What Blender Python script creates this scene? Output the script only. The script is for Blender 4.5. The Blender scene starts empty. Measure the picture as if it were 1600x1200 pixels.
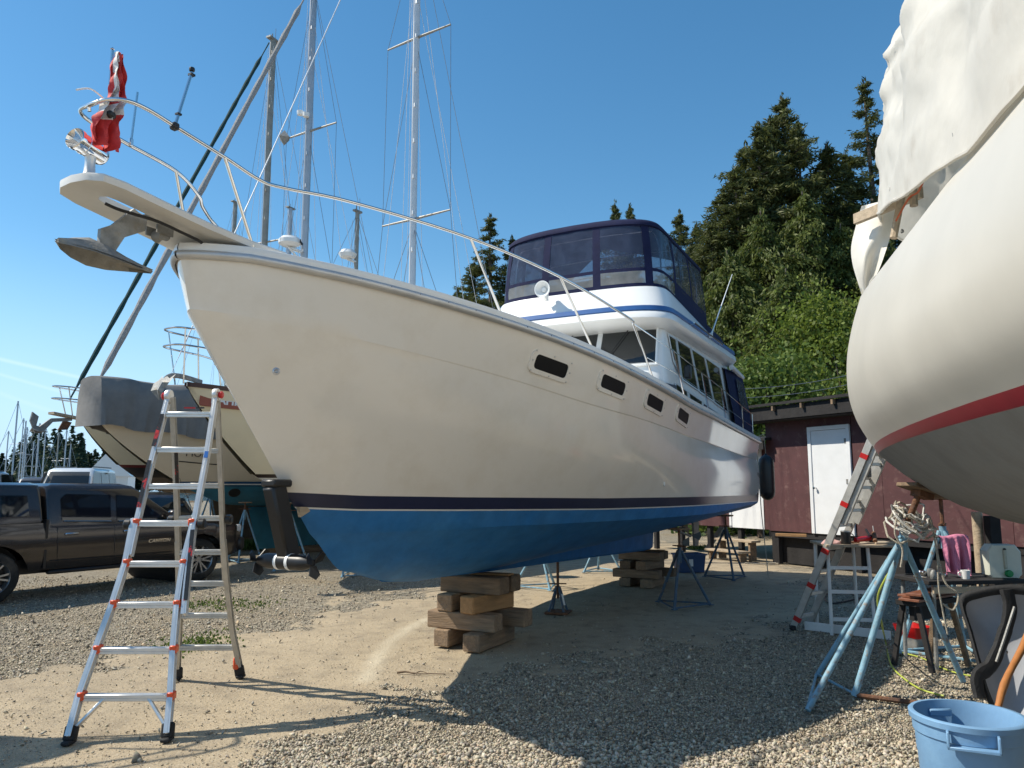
import bpy, bmesh, math, random
import numpy as np
from mathutils import Vector, Matrix, noise as mnoise

scene = bpy.context.scene
# ------------------------------------------------------------------ camera
PITCH = math.atan(160 / 1200.0)
CAMH = 1.75
cd = bpy.data.cameras.new("camera")
cd.sensor_width = 36.0
cd.lens = 27.0
cd.clip_end = 3000.0
cam = bpy.data.objects.new("camera", cd)
scene.collection.objects.link(cam)
cam.location = (0, 0, CAMH)
cam.rotation_euler = (math.pi / 2 + PITCH, 0, 0)
scene.camera = cam
# ------------------------------------------------------------------ sky, sun
SUNV = Vector((0.88, -0.03, -1.0)).normalized()          # the way the light travels
world = bpy.data.worlds.new("World")
scene.world = world
world.use_nodes = True
wn = world.node_tree.nodes
wl = world.node_tree.links
bg = wn["Background"]
sky = wn.new("ShaderNodeTexSky")
sky.sky_type = 'NISHITA'
sky.sun_disc = False
sky.sun_elevation = math.asin(-SUNV.z)
sky.sun_rotation = math.atan2(-SUNV.x, -SUNV.y)
sky.altitude = 0
sky.air_density = 1.0
sky.dust_density = 0.15
sky.ozone_density = 1.6
bg.inputs["Strength"].default_value = 0.122
hsv = wn.new("ShaderNodeHueSaturation")
hsv.inputs["Saturation"].default_value = 1.27
hsv.inputs["Hue"].default_value = 0.490
wl.new(sky.outputs[0], hsv.inputs["Color"])
# pale haze towards the horizon, the same all round
wtc = wn.new("ShaderNodeTexCoord"); wsp = wn.new("ShaderNodeSeparateXYZ"); wl.new(wtc.outputs["Generated"], wsp.inputs[0])
wmr = wn.new("ShaderNodeMapRange"); wmr.interpolation_type = 'SMOOTHSTEP'
wmr.inputs[1].default_value = -.02; wmr.inputs[2].default_value = .30; wmr.inputs[3].default_value = .92; wmr.inputs[4].default_value = 0.0
wl.new(wsp.outputs["Z"], wmr.inputs[0])
wmx = wn.new("ShaderNodeMix"); wmx.data_type = 'RGBA'; wmx.inputs[7].default_value = (3.3, 5.1, 7.2, 1)
wl.new(wmr.outputs[0], wmx.inputs[0]); wl.new(hsv.outputs[0], wmx.inputs[6])
# two thin old vapour trails
wno = wn.new("ShaderNodeTexNoise"); wno.inputs["Scale"].default_value = 3.0; wno.inputs["Detail"].default_value = 6; wl.new(wtc.outputs["Generated"], wno.inputs["Vector"])
trail = None
for nrm, wd, am in (((.16, .085, .98), .0035, .30), ((.21, .14, .965), .003, .18), ((.26, .20, .94), .004, .10)):
    dp = wn.new("ShaderNodeVectorMath"); dp.operation = 'DOT_PRODUCT'; dp.inputs[1].default_value = nrm; wl.new(wtc.outputs["Generated"], dp.inputs[0])
    ab = wn.new("ShaderNodeMath"); ab.operation = 'ABSOLUTE'; sb = wn.new("ShaderNodeMath"); sb.operation = 'SUBTRACT'; sb.inputs[1].default_value = .115
    wl.new(dp.outputs["Value"], sb.inputs[0]); wl.new(sb.outputs[0], ab.inputs[0])
    mp = wn.new("ShaderNodeMapRange"); mp.interpolation_type = 'SMOOTHSTEP'; mp.inputs[1].default_value = 0; mp.inputs[2].default_value = wd; mp.inputs[3].default_value = am; mp.inputs[4].default_value = 0
    wl.new(ab.outputs[0], mp.inputs[0])
    ml = wn.new("ShaderNodeMath"); ml.operation = 'MULTIPLY'; wl.new(mp.outputs[0], ml.inputs[0]); wl.new(wno.outputs["Fac"], ml.inputs[1])
    if trail is None: trail = ml.outputs[0]
    else:
        ad = wn.new("ShaderNodeMath"); ad.operation = 'ADD'; wl.new(trail, ad.inputs[0]); wl.new(ml.outputs[0], ad.inputs[1]); trail = ad.outputs[0]
# only over the low western sky
wfd = wn.new("ShaderNodeMapRange"); wfd.inputs[1].default_value = -.25; wfd.inputs[2].default_value = -.55; wl.new(wsp.outputs["X"], wfd.inputs[0])
wml = wn.new("ShaderNodeMath"); wml.operation = 'MULTIPLY'; wl.new(trail, wml.inputs[0]); wl.new(wfd.outputs[0], wml.inputs[1])
wm2 = wn.new("ShaderNodeMix"); wm2.data_type = 'RGBA'; wm2.inputs[7].default_value = (8.0, 8.4, 8.8, 1)
wl.new(wml.outputs[0], wm2.inputs[0]); wl.new(wmx.outputs[2], wm2.inputs[6])
wl.new(wm2.outputs[2], bg.inputs["Color"])
sd = bpy.data.lights.new("sun", 'SUN')
sd.energy = 4.4
sd.angle = math.radians(0.53)
sd.color = (1.0, 0.93, 0.80)
sun = bpy.data.objects.new("sun", sd)
scene.collection.objects.link(sun)
sun.rotation_euler = SUNV.to_track_quat('-Z', 'Y').to_euler()
sun.location = (-30, 0, 40)
scene.view_settings.view_transform = 'Standard'
scene.view_settings.look = 'None'
scene.view_settings.exposure = 0.42
scene.view_settings.gamma = 1.0
scene.cycles.max_bounces = 8
scene.cycles.transparent_max_bounces = 12

# ------------------------------------------------------------------ pixel -> place helpers (pixels of the 1600 x 1200 photograph)
_R = Vector((1, 0, 0)); _F = Vector((0, math.cos(PITCH), math.sin(PITCH))); _U = Vector((0, -math.sin(PITCH), math.cos(PITCH)))
_C = Vector((0, 0, CAMH))
def ray(u, v): return _F + _R * ((u - 800) / 1200.0) + _U * ((600 - v) / 1200.0)
def G(u, v, z=0.0):
    d = ray(u, v); return _C + d * ((z - CAMH) / d.z)
def AY(u, v, y):
    d = ray(u, v); return _C + d * (y / d.y)
def APL(u, v, p, n):
    d = ray(u, v); return _C + d * ((p - _C).dot(n) / d.dot(n))

# ------------------------------------------------------------------ mesh helpers
COL = scene.collection
def _rot(r):
    if r is None: return Matrix.Identity(3)
    if isinstance(r, Matrix): return r.to_3x3()
    from mathutils import Euler
    return Euler(r).to_matrix()
class MB:
    def __init__(self): self.v = []; self.f = []; self.m = []
    def add(self, vs, fs, m=0):
        b = len(self.v)
        self.v.extend([tuple(x) for x in vs])
        for f in fs:
            self.f.append(tuple(b + i for i in f)); self.m.append(m)
        return self
    def box(self, c, s, r=None, ch=0.0, m=0):
        R = _rot(r); c = Vector(c); hx, hy, hz = s[0] / 2, s[1] / 2, s[2] / 2
        S = (-1, 1)
        if ch <= 0:
            vs = [c + R @ Vector((a * hx, b * hy, d * hz)) for a in S for b in S for d in S]
            fs = [(0, 1, 3, 2), (4, 6, 7, 5), (0, 4, 5, 1), (2, 3, 7, 6), (0, 2, 6, 4), (1, 5, 7, 3)]
            return self.add(vs, fs, m)
        ch = min(ch, hx * .9, hy * .9, hz * .9)
        vs = []; ix = {}
        for a in S:
            for b in S:
                for d in S:
                    for k in range(3):
                        q = [a * (hx - ch), b * (hy - ch), d * (hz - ch)]
                        q[k] = (a * hx, b * hy, d * hz)[k]
                        ix[(a, b, d, k)] = len(vs); vs.append(c + R @ Vector(q))
        fs = []
        for a in S:
            fs.append([ix[(a, -1, -1, 0)], ix[(a, 1, -1, 0)], ix[(a, 1, 1, 0)], ix[(a, -1, 1, 0)]])
            fs.append([ix[(-1, a, -1, 1)], ix[(1, a, -1, 1)], ix[(1, a, 1, 1)], ix[(-1, a, 1, 1)]])
            fs.append([ix[(-1, -1, a, 2)], ix[(1, -1, a, 2)], ix[(1, 1, a, 2)], ix[(-1, 1, a, 2)]])
            for b in S:
                fs.append([ix[(a, b, -1, 0)], ix[(a, b, 1, 0)], ix[(a, b, 1, 1)], ix[(a, b, -1, 1)]])
                fs.append([ix[(a, -1, b, 0)], ix[(a, 1, b, 0)], ix[(a, 1, b, 2)], ix[(a, -1, b, 2)]])
                fs.append([ix[(-1, a, b, 1)], ix[(1, a, b, 1)], ix[(1, a, b, 2)], ix[(-1, a, b, 2)]])
                for d in S:
                    fs.append([ix[(a, b, d, 0)], ix[(a, b, d, 1)], ix[(a, b, d, 2)]])
        return self.add(vs, fs, m)
    def tube(self, path, r, n=8, caps=True, closed=False, m=0, flat=1.0, twist=0.0):
        P = [Vector(p) for p in path]; N = len(P)
        rs = r if isinstance(r, (list, tuple)) else [r] * N
        up = None; rings = []
        for i in range(N):
            if closed: t = P[(i + 1) % N] - P[(i - 1) % N]
            else: t = P[min(i + 1, N - 1)] - P[max(i - 1, 0)]
            if t.length < 1e-9: t = Vector((0, 0, 1))
            t.normalize()
            if up is None:
                a = Vector((0, 0, 1)) if abs(t.z) < .9 else Vector((1, 0, 0))
                up = (a - t * a.dot(t)).normalized()
            else:
                up = up - t * up.dot(t)
                if up.length < 1e-6: up = t.orthogonal()
                up.normalize()
            sd_ = t.cross(up)
            rings.append([P[i] + (up * math.cos(2 * math.pi * k / n + twist) + sd_ * math.sin(2 * math.pi * k / n + twist) * flat) * rs[i] for k in range(n)])
        vs = [p for g in rings for p in g]; fs = []
        for i in range(N if closed else N - 1):
            a = i * n; b = ((i + 1) % N) * n
            for k in range(n):
                fs.append((a + k, a + (k + 1) % n, b + (k + 1) % n, b + k))
        if caps and not closed:
            fs.append(tuple(range(n))); fs.append(tuple((N - 1) * n + k for k in range(n)))
        return self.add(vs, fs, m)
    def lathe(self, prof, n=20, M=None, m=0, cap=True):
        M = M or Matrix.Identity(4); vs = []; fs = []
        for (r, z) in prof:
            for k in range(n):
                a = 2 * math.pi * k / n; vs.append(M @ Vector((r * math.cos(a), r * math.sin(a), z)))
        for i in range(len(prof) - 1):
            for k in range(n):
                fs.append((i * n + k, i * n + (k + 1) % n, (i + 1) * n + (k + 1) % n, (i + 1) * n + k))
        if cap:
            fs.append(tuple(range(n))); fs.append(tuple((len(prof) - 1) * n + k for k in range(n)))
        return self.add(vs, fs, m)
    def grid(self, rows, m=0, closeu=False, flip=False):
        n = len(rows[0]); vs = [p for r in rows for p in r]; fs = []
        for i in range(len(rows) - 1):
            for k in range(n if closeu else n - 1):
                q = (i * n + k, i * n + (k + 1) % n, (i + 1) * n + (k + 1) % n, (i + 1) * n + k)
                fs.append(q[::-1] if flip else q)
        return self.add(vs, fs, m)
    def prism(self, poly, ext, m=0):
        P = [Vector(p) for p in poly]; e = Vector(ext); n = len(P)
        vs = P + [p + e for p in P]
        fs = [tuple(range(n)), tuple(range(n, 2 * n))] + [(k, (k + 1) % n, n + (k + 1) % n, n + k) for k in range(n)]
        return self.add(vs, fs, m)
    def build(self, name, mat, parent=None, smooth=True, ang=38, org=None, recalc=True, mesh_only=False):
        me = bpy.data.meshes.new(name)
        v = self.v
        if org is not None: v = [(a[0] - org[0], a[1] - org[1], a[2] - org[2]) for a in v]
        me.from_pydata(v, [], self.f)
        mats = mat if isinstance(mat, (list, tuple)) else [mat]
        for x in mats: me.materials.append(x)
        if len(mats) > 1: me.polygons.foreach_set("material_index", self.m)
        if recalc:
            bm = bmesh.new(); bm.from_mesh(me)
            bmesh.ops.remove_doubles(bm, verts=bm.verts, dist=1e-5)
            bmesh.ops.recalc_face_normals(bm, faces=bm.faces)
            bm.to_mesh(me); bm.free()
        if smooth:
            me.polygons.foreach_set("use_smooth", [True] * len(me.polygons))
            me.set_sharp_from_angle(angle=math.radians(ang))
        me.update()
        if mesh_only: return me
        o = bpy.data.objects.new(name, me); COL.objects.link(o)
        if parent is not None: o.parent = parent
        return o
def empty(name, loc=(0, 0, 0), rz=0.0):
    o = bpy.data.objects.new(name, None); COL.objects.link(o)
    o.location = loc; o.rotation_euler = (0, 0, rz); o.empty_display_size = .2
    return o
def tag(o, label=None, cat=None, group=None, kind=None):
    if label: o["label"] = label
    if cat: o["category"] = cat
    if group: o["group"] = group
    if kind: o["kind"] = kind
    return o
def thing(name, label, cat, loc=(0, 0, 0), rz=0.0, group=None):
    return tag(empty(name, loc, rz), label, cat, group)
CHILD = {}
def dup(root, loc=None, rz=None, label=None, scale=None):
    r = root.copy(); COL.objects.link(r)
    if loc is not None: r.location = loc
    if rz is not None: r.rotation_euler = (0, 0, rz)
    if scale is not None: r.scale = scale
    if label: r["label"] = label
    for ch in [o for o in COL.objects if o.parent == root]:
        c = ch.copy(); COL.objects.link(c); c.parent = r
        for g in [o for o in COL.objects if o.parent == ch]:
            d = g.copy(); COL.objects.link(d); d.parent = c
    return r
def text_mesh(body, size, name, mat, parent, M, ext=.002, font_shear=0.0, align='CENTER', bold=0.0):
    cu = bpy.data.curves.new(name, 'FONT'); cu.body = body; cu.size = size; cu.extrude = ext
    cu.align_x = align; cu.align_y = 'CENTER'; cu.shear = font_shear; cu.offset = bold; cu.resolution_u = 3
    t = bpy.data.objects.new(name + "_c", cu); COL.objects.link(t)
    dg = bpy.context.evaluated_depsgraph_get(); dg.update()
    me = bpy.data.meshes.new_from_object(t.evaluated_get(dg))
    bpy.data.objects.remove(t); bpy.data.curves.remove(cu)
    me.name = name; me.transform(M); me.materials.clear(); me.materials.append(mat)
    o = bpy.data.objects.new(name, me); COL.objects.link(o); o.parent = parent
    return o
def frame(o, x, y):
    "matrix with origin o, x axis x and y axis close to y"
    x = Vector(x).normalized(); z = x.cross(Vector(y)).normalized(); y = z.cross(x)
    M = Matrix((x, y, z)).transposed().to_4x4(); M.translation = Vector(o); return M
def interp(x, pts):
    if x <= pts[0][0]: return pts[0][1]
    for (a, b), (c, d) in zip(pts, pts[1:]):
        if x <= c: return b + (d - b) * (x - a) / (c - a)
    return pts[-1][1]
def catmull(pts, n=8, closed=False):
    P = [Vector(p) for p in pts]; out = []; N = len(P)
    rng = range(N) if closed else range(N - 1)
    for i in rng:
        if closed: a, b, c, d = P[i - 1], P[i], P[(i + 1) % N], P[(i + 2) % N]
        else: a, b, c, d = P[max(i - 1, 0)], P[i], P[i + 1], P[min(i + 2, N - 1)]
        for k in range(n):
            t = k / n
            out.append(.5 * ((2 * b) + (c - a) * t + (2 * a - 5 * b + 4 * c - d) * t * t + (3 * b - a - 3 * c + d) * t ** 3))
    if not closed: out.append(P[-1])
    return out
rnd = random.Random(7)

# ------------------------------------------------------------------ materials
def PM(name, col, rough=.5, metal=0.0, var=.12, vs=6.0, bump=0.0, bs=40.0, coat=0.0, spec=.5, col2=None, c2amt=.5, c2scale=3.0, c2sharp=.15, rvar=.0, stretch=None, trans=0.0, objvar=0.0):
    m = bpy.data.materials.new(name); m.use_nodes = True
    nt = m.node_tree; N = nt.nodes; L = nt.links; b = N["Principled BSDF"]
    b.inputs["Roughness"].default_value = rough; b.inputs["Metallic"].default_value = metal
    b.inputs["Specular IOR Level"].default_value = spec
    if coat: b.inputs["Coat Weight"].default_value = coat; b.inputs["Coat Roughness"].default_value = .08
    tc = N.new("ShaderNodeTexCoord"); co = tc.outputs["Object"]
    if stretch:
        mp = N.new("ShaderNodeMapping"); mp.inputs["Scale"].default_value = stretch; L.new(co, mp.inputs["Vector"]); co = mp.outputs[0]
    n1 = N.new("ShaderNodeTexNoise"); n1.inputs["Scale"].default_value = vs; n1.inputs["Detail"].default_value = 6; n1.inputs["Roughness"].default_value = .6
    L.new(co, n1.inputs["Vector"])
    r1 = N.new("ShaderNodeMapRange"); r1.inputs[1].default_value = .3; r1.inputs[2].default_value = .7
    r1.inputs[3].default_value = 1 - var; r1.inputs[4].default_value = 1 + var; L.new(n1.outputs["Fac"], r1.inputs[0])
    base = None
    if col2:
        n2 = N.new("ShaderNodeTexNoise"); n2.inputs["Scale"].default_value = c2scale; n2.inputs["Detail"].default_value = 8; n2.inputs["Roughness"].default_value = .65
        L.new(co, n2.inputs["Vector"])
        r2 = N.new("ShaderNodeMapRange"); r2.inputs[1].default_value = 1 - c2amt - c2sharp * .5 + .0; r2.inputs[2].default_value = 1 - c2amt + c2sharp * .5; L.new(n2.outputs["Fac"], r2.inputs[0])
        mx = N.new("ShaderNodeMix"); mx.data_type = 'RGBA'; mx.inputs[6].default_value = (*col, 1); mx.inputs[7].default_value = (*col2, 1)
        L.new(r2.outputs[0], mx.inputs[0]); base = mx.outputs[2]
    mul = N.new("ShaderNodeMix"); mul.data_type = 'RGBA'; mul.blend_type = 'MULTIPLY'; mul.inputs[0].default_value = 1
    if base: L.new(base, mul.inputs[6])
    else: mul.inputs[6].default_value = (*col, 1)
    L.new(r1.outputs[0], mul.inputs[7]); out = mul.outputs[2]
    if objvar:
        oi = N.new("ShaderNodeObjectInfo"); r3 = N.new("ShaderNodeMapRange"); r3.inputs[3].default_value = 1 - objvar; r3.inputs[4].default_value = 1 + objvar
        L.new(oi.outputs["Random"], r3.inputs[0])
        m3 = N.new("ShaderNodeMix"); m3.data_type = 'RGBA'; m3.blend_type = 'MULTIPLY'; m3.inputs[0].default_value = 1
        L.new(out, m3.inputs[6]); L.new(r3.outputs[0], m3.inputs[7]); out = m3.outputs[2]
    L.new(out, b.inputs["Base Color"])
    if rvar:
        r4 = N.new("ShaderNodeMapRange"); r4.inputs[1].default_value = .3; r4.inputs[2].default_value = .7; r4.inputs[3].default_value = max(.02, rough - rvar); r4.inputs[4].default_value = min(1, rough + rvar)
        L.new(n1.outputs["Fac"], r4.inputs[0]); L.new(r4.outputs[0], b.inputs["Roughness"])
    if bump:
        n3 = N.new("ShaderNodeTexNoise"); n3.inputs["Scale"].default_value = bs; n3.inputs["Detail"].default_value = 5; L.new(co, n3.inputs["Vector"])
        bp_ = N.new("ShaderNodeBump"); bp_.inputs["Strength"].default_value = min(1, bump); bp_.inputs["Distance"].default_value = .02; L.new(n3.outputs["Fac"], bp_.inputs["Height"])
        L.new(bp_.outputs[0], b.inputs["Normal"])
    if trans: b.inputs["Transmission Weight"].default_value = trans
    return m
def glass_mat(name, tint=(.02, .025, .03), rough=.03, alpha=.75):
    "dark glazing: see-through part and a mirror-like surface"
    m = bpy.data.materials.new(name); m.use_nodes = True
    b = m.node_tree.nodes["Principled BSDF"]
    b.inputs["Base Color"].default_value = (*tint, 1); b.inputs["Roughness"].default_value = rough
    b.inputs["Alpha"].default_value = alpha; b.inputs["Specular IOR Level"].default_value = .7
    return m
def leaf_mat(name, c1, c2, trans=.35):
    m = bpy.data.materials.new(name); m.use_nodes = True
    nt = m.node_tree; N = nt.nodes; L = nt.links
    for n in list(N): N.remove(n)
    out = N.new("ShaderNodeOutputMaterial")
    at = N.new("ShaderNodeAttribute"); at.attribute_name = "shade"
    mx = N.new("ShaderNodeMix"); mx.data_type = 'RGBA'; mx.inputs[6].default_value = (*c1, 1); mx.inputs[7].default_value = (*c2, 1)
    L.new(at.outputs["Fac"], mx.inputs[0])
    d = N.new("ShaderNodeBsdfPrincipled"); d.inputs["Roughness"].default_value = .55; d.inputs["Specular IOR Level"].default_value = .3
    t = N.new("ShaderNodeBsdfTranslucent"); ms = N.new("ShaderNodeMixShader"); ms.inputs[0].default_value = trans
    L.new(mx.outputs[2], d.inputs["Base Color"]); L.new(mx.outputs[2], t.inputs["Color"])
    L.new(d.outputs[0], ms.inputs[1]); L.new(t.outputs[0], ms.inputs[2]); L.new(ms.outputs[0], out.inputs["Surface"])
    return m
M_ = {}
M_['gel'] = PM("gelcoat_cream", (.83, .78, .705), rough=.11, var=.03, vs=1.1, coat=.3, rvar=.05, bump=.05, bs=1.3, col2=(.72, .66, .57), c2amt=.36, c2scale=2.2, c2sharp=.35)
M_['gelw'] = PM("gelcoat_white", (.78, .78, .76), rough=.25, var=.03, vs=2)
M_['deckw'] = PM("deck_white", (.70, .69, .66), rough=.5, var=.06, vs=4, col2=(.52, .49, .44), c2amt=.33)
M_['navy'] = PM("boot_navy", (.022, .026, .062), rough=.28, var=.15, vs=4)
M_['pin'] = PM("pin_white", (.7, .7, .68), rough=.4, var=.05)
M_['anti'] = PM("antifoul_blue", (.018, .15, .40), rough=.6, var=.16, vs=5.0, bump=.15, bs=14, col2=(.055, .21, .43), c2amt=.47, c2scale=1.4, c2sharp=.5, spec=.3)
M_['steel'] = PM("stainless", (.72, .72, .71), rough=.14, metal=1, var=.06, vs=8)
M_['chrome'] = PM("chrome", (.85, .85, .85), rough=.06, metal=1, var=.02)
M_['alu'] = PM("aluminium", (.66, .66, .65), rough=.42, metal=.72, var=.08, vs=9)
M_['aludull'] = PM("aluminium_dull", (.50, .49, .46), rough=.5, metal=.75, var=.15, vs=9)
M_['alud'] = PM("rub_rail_metal", (.55, .55, .55), rough=.38, metal=.5, var=.1, vs=6)
M_['galv'] = PM("galvanised", (.27, .27, .26), rough=.62, metal=.4, var=.25, vs=14, bump=.2, bs=60, col2=(.30, .27, .22), c2amt=.4, c2scale=9)
M_['black'] = PM("black_plastic", (.012, .012, .013), rough=.42, var=.2, vs=8)
M_['rubber'] = PM("rubber", (.018, .018, .019), rough=.8, var=.2, vs=12, bump=.2, bs=60)
M_['canvas'] = PM("navy_canvas", (.011, .014, .048), rough=.8, var=.2, vs=5, bump=.25, bs=14, spec=.2)
M_['dark'] = glass_mat("dark_glass", (.012, .015, .016), .03, .93)
M_['blackglass'] = PM("black_glass", (.006, .006, .007), rough=.45, var=.1, spec=.2)
M_['wood'] = PM("timber", (.26, .175, .105), rough=.85, var=.3, vs=5, bump=.5, bs=18, col2=(.14, .10, .07), c2amt=.45, c2scale=3.2, c2sharp=.3, stretch=(.5, 4, 4), objvar=.28)
M_['woodnew'] = PM("timber_fresh", (.36, .20, .085), rough=.8, var=.2, vs=5, bump=.3, bs=18, stretch=(.5, 4, 4))
M_['woodpale'] = PM("timber_pale", (.42, .33, .23), rough=.8, var=.2, vs=5, bump=.3, bs=18, stretch=(.6, 4, 4), col2=(.28, .22, .16), c2amt=.4)
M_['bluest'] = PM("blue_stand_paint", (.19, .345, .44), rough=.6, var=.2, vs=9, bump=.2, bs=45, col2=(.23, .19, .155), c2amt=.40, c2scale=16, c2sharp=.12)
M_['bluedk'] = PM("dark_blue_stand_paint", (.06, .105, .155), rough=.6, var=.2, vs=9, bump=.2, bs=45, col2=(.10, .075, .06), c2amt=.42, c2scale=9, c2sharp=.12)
M_['rust'] = PM("rusty_steel", (.17, .075, .035), rough=.8, var=.3, vs=14, bump=.4, bs=60, col2=(.09, .05, .035), c2amt=.45, c2scale=9)
M_['rope'] = PM("rope", (.42, .37, .29), rough=.9, var=.25, vs=60, bump=.6, bs=140)
M_['ropew'] = PM("rope_white", (.6, .58, .53), rough=.9, var=.2, vs=60, bump=.5, bs=140)
M_['orange'] = PM("orange_plastic", (.72, .085, .02), rough=.4, var=.08)
M_['red'] = PM("red_plastic", (.45, .012, .012), rough=.35, var=.1)
M_['label'] = PM("sticker_dark", (.02, .02, .02), rough=.4, var=.5, vs=30, col2=(.5, .03, .03), c2amt=.42, c2scale=9, c2sharp=.02)
# ================================================================== ground
def _poly(px): return np.array([[G(u, v).x, G(u, v).y] for (u, v) in px])
def pip(px, py, poly):
    inside = np.zeros(px.shape, bool); n = len(poly); j = n - 1
    for i in range(n):
        xi, yi = poly[i]; xj, yj = poly[j]
        c = ((yi > py) != (yj > py)) & (px < (xj - xi) * (py - yi) / (yj - yi + 1e-12) + xi)
        inside ^= c; j = i
    return inside
EDGE_NEAR = [(440, 1230), (450, 1165), (520, 1128), (610, 1108), (690, 1088), (760, 1062), (860, 1035), (960, 1015), (1080, 988), (1200, 985), (1250, 960), (1300, 900), (1240, 872), (1600, 862)]
_n = [tuple(p) for p in _poly(EDGE_NEAR)]
POLY_NEAR = np.array(_n + [(60, 19), (60, -30), (_n[0][0] - .3, -30)])
EDGE_FAR = [(-300, 1105), (0, 1062), (150, 1036), (330, 1005), (480, 963), (600, 935), (700, 906), (800, 882), (1000, 848), (1300, 838)]
_f = [tuple(p) for p in _poly(EDGE_FAR)]
POLY_FAR = np.array([(-400, _f[0][1])] + _f + [(400, 30), (400, 900), (-400, 900)])
def vnoise(x, y, sc, seed=0):
    r = np.random.RandomState(seed); T = r.rand(256, 256)
    xs = x / sc + 1000; ys = y / sc + 1000
    xi = np.floor(xs).astype(int); yi = np.floor(ys).astype(int); fx = xs - xi; fy = ys - yi
    fx = fx * fx * (3 - 2 * fx); fy = fy * fy * (3 - 2 * fy)
    g = lambda a, b: T[a % 256, b % 256]
    return (g(xi, yi) * (1 - fx) + g(xi + 1, yi) * fx) * (1 - fy) + (g(xi, yi + 1) * (1 - fx) + g(xi + 1, yi + 1) * fx) * fy
def gravel_mask(x, y):
    k = .22 + .02 * np.clip(y, 0, 20)
    a = x + (vnoise(x, y, .55, 1) - .5) * 3 * k + (vnoise(x, y, .14, 2) - .5) * 1.6 * k
    b = y + (vnoise(x, y, .55, 3) - .5) * 3 * k + (vnoise(x, y, .14, 4) - .5) * 1.6 * k
    return (pip(a, b, POLY_NEAR) | pip(a, b, POLY_FAR))
def gz(x, y):
    d = np.hypot(x, y); w = np.clip((40 - d) / 20, 0, 1)
    return -w * (.016 * vnoise(x, y, .8, 9) + .007 * vnoise(x, y, .21, 10))
def axis(lo, hi, fine_lo, fine_hi, step):
    a = list(np.arange(fine_lo, fine_hi, step)); s = step; x = a[-1]
    while x < hi: s *= 1.22; x += s; a.append(x)
    s = step; x = a[0]
    while x > lo: s *= 1.22; x -= s; a.insert(0, x)
    return np.array(a)
xs = axis(-900, 900, -10, 9, .075); ys = axis(-120, 1500, 2.5, 21, .075)
XX, YY = np.meshgrid(xs, ys)
ZZ = gz(XX, YY); GM = gravel_mask(XX, YY).astype(float)
nx, ny = len(xs), len(ys)
me = bpy.data.meshes.new("ground")
me.vertices.add(nx * ny); me.vertices.foreach_set("co", np.stack([XX, YY, ZZ], -1).ravel())
ii = np.arange(ny - 1)[:, None] * nx + np.arange(nx - 1)[None, :]
quads = np.stack([ii, ii + 1, ii + nx + 1, ii + nx], -1).reshape(-1, 4)
me.loops.add(quads.size); me.loops.foreach_set("vertex_index", quads.ravel())
me.polygons.add(len(quads)); me.polygons.foreach_set("loop_start", np.arange(len(quads)) * 4)
me.polygons.foreach_set("use_smooth", np.ones(len(quads), bool))
at = me.attributes.new("gravel", 'FLOAT', 'POINT'); at.data.foreach_set("value", GM.ravel())
_rp = _poly([(572, 1062), (588, 1030), (606, 1005), (636, 982), (676, 962), (720, 946)])       # pale ridge of sand pushed up by a wheel
_dm = np.full(XX.shape, 9.0)
for (xa, ya), (xb, yb) in zip(_rp, _rp[1:]):
    t_ = np.clip(((XX - xa) * (xb - xa) + (YY - ya) * (yb - ya)) / ((xb - xa) ** 2 + (yb - ya) ** 2), 0, 1); _dm = np.minimum(_dm, np.hypot(XX - xa - t_ * (xb - xa), YY - ya - t_ * (yb - ya)))
PAL = np.clip(1 - _dm / .13, 0, 1) * (.4 + .6 * vnoise(XX, YY, .3, 14)); ZZ = ZZ + PAL * .012
me.vertices.foreach_set("co", np.stack([XX, YY, ZZ], -1).ravel())
at = me.attributes.new("pale", 'FLOAT', 'POINT'); at.data.foreach_set("value", PAL.ravel())
me.update(); me.validate()
m = bpy.data.materials.new("ground_sand_gravel"); m.use_nodes = True
N = m.node_tree.nodes; L = m.node_tree.links; b = N["Principled BSDF"]; b.inputs["Roughness"].default_value = .95; b.inputs["Specular IOR Level"].default_value = .15
ge = N.new("ShaderNodeNewGeometry"); pos = ge.outputs["Position"]
def nz(sc, det=6, rough=.6):
    n = N.new("ShaderNodeTexNoise"); n.inputs["Scale"].default_value = sc; n.inputs["Detail"].default_value = det; n.inputs["Roughness"].default_value = rough; L.new(pos, n.inputs["Vector"]); return n.outputs["Fac"]
def mr(s, a, b_, c, d):
    n = N.new("ShaderNodeMapRange"); L.new(s, n.inputs[0])
    for i, q in enumerate((a, b_, c, d)): n.inputs[i + 1].default_value = q
    return n.outputs[0]
def mixc(f, a, b_, mode='MIX'):
    n = N.new("ShaderNodeMix"); n.data_type = 'RGBA'; n.blend_type = mode
    if isinstance(f, float): n.inputs[0].default_value = f
    else: L.new(f, n.inputs[0])
    for i, q in ((6, a), (7, b_)):
        if isinstance(q, tuple): n.inputs[i].default_value = (*q, 1)
        else: L.new(q, n.inputs[i])
    return n.outputs[2]
sand = mixc(mr(nz(.9), .35, .65, 0, 1), (.49, .395, .265), (.40, .32, .215))
sand = mixc(mr(nz(3.5), .50, .68, 0, .85), sand, (.25, .20, .14))
sand = mixc(mr(nz(.35), .52, .68, 0, .6), sand, (.29, .235, .165))
sand = mixc(mr(nz(14, 8, .7), .55, .68, 0, .6), sand, (.56, .48, .36))
sand = mixc(mr(nz(70, 3), .56, .66, 0, .7), sand, (.26, .225, .18))
sand = mixc(mr(nz(110, 2), .60, .68, 0, .8), sand, (.60, .54, .44))
pa = N.new("ShaderNodeAttribute"); pa.attribute_name = "pale"; sand = mixc(mr(pa.outputs["Fac"], 0, .7, 0, .85), sand, (.62, .54, .40))
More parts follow.
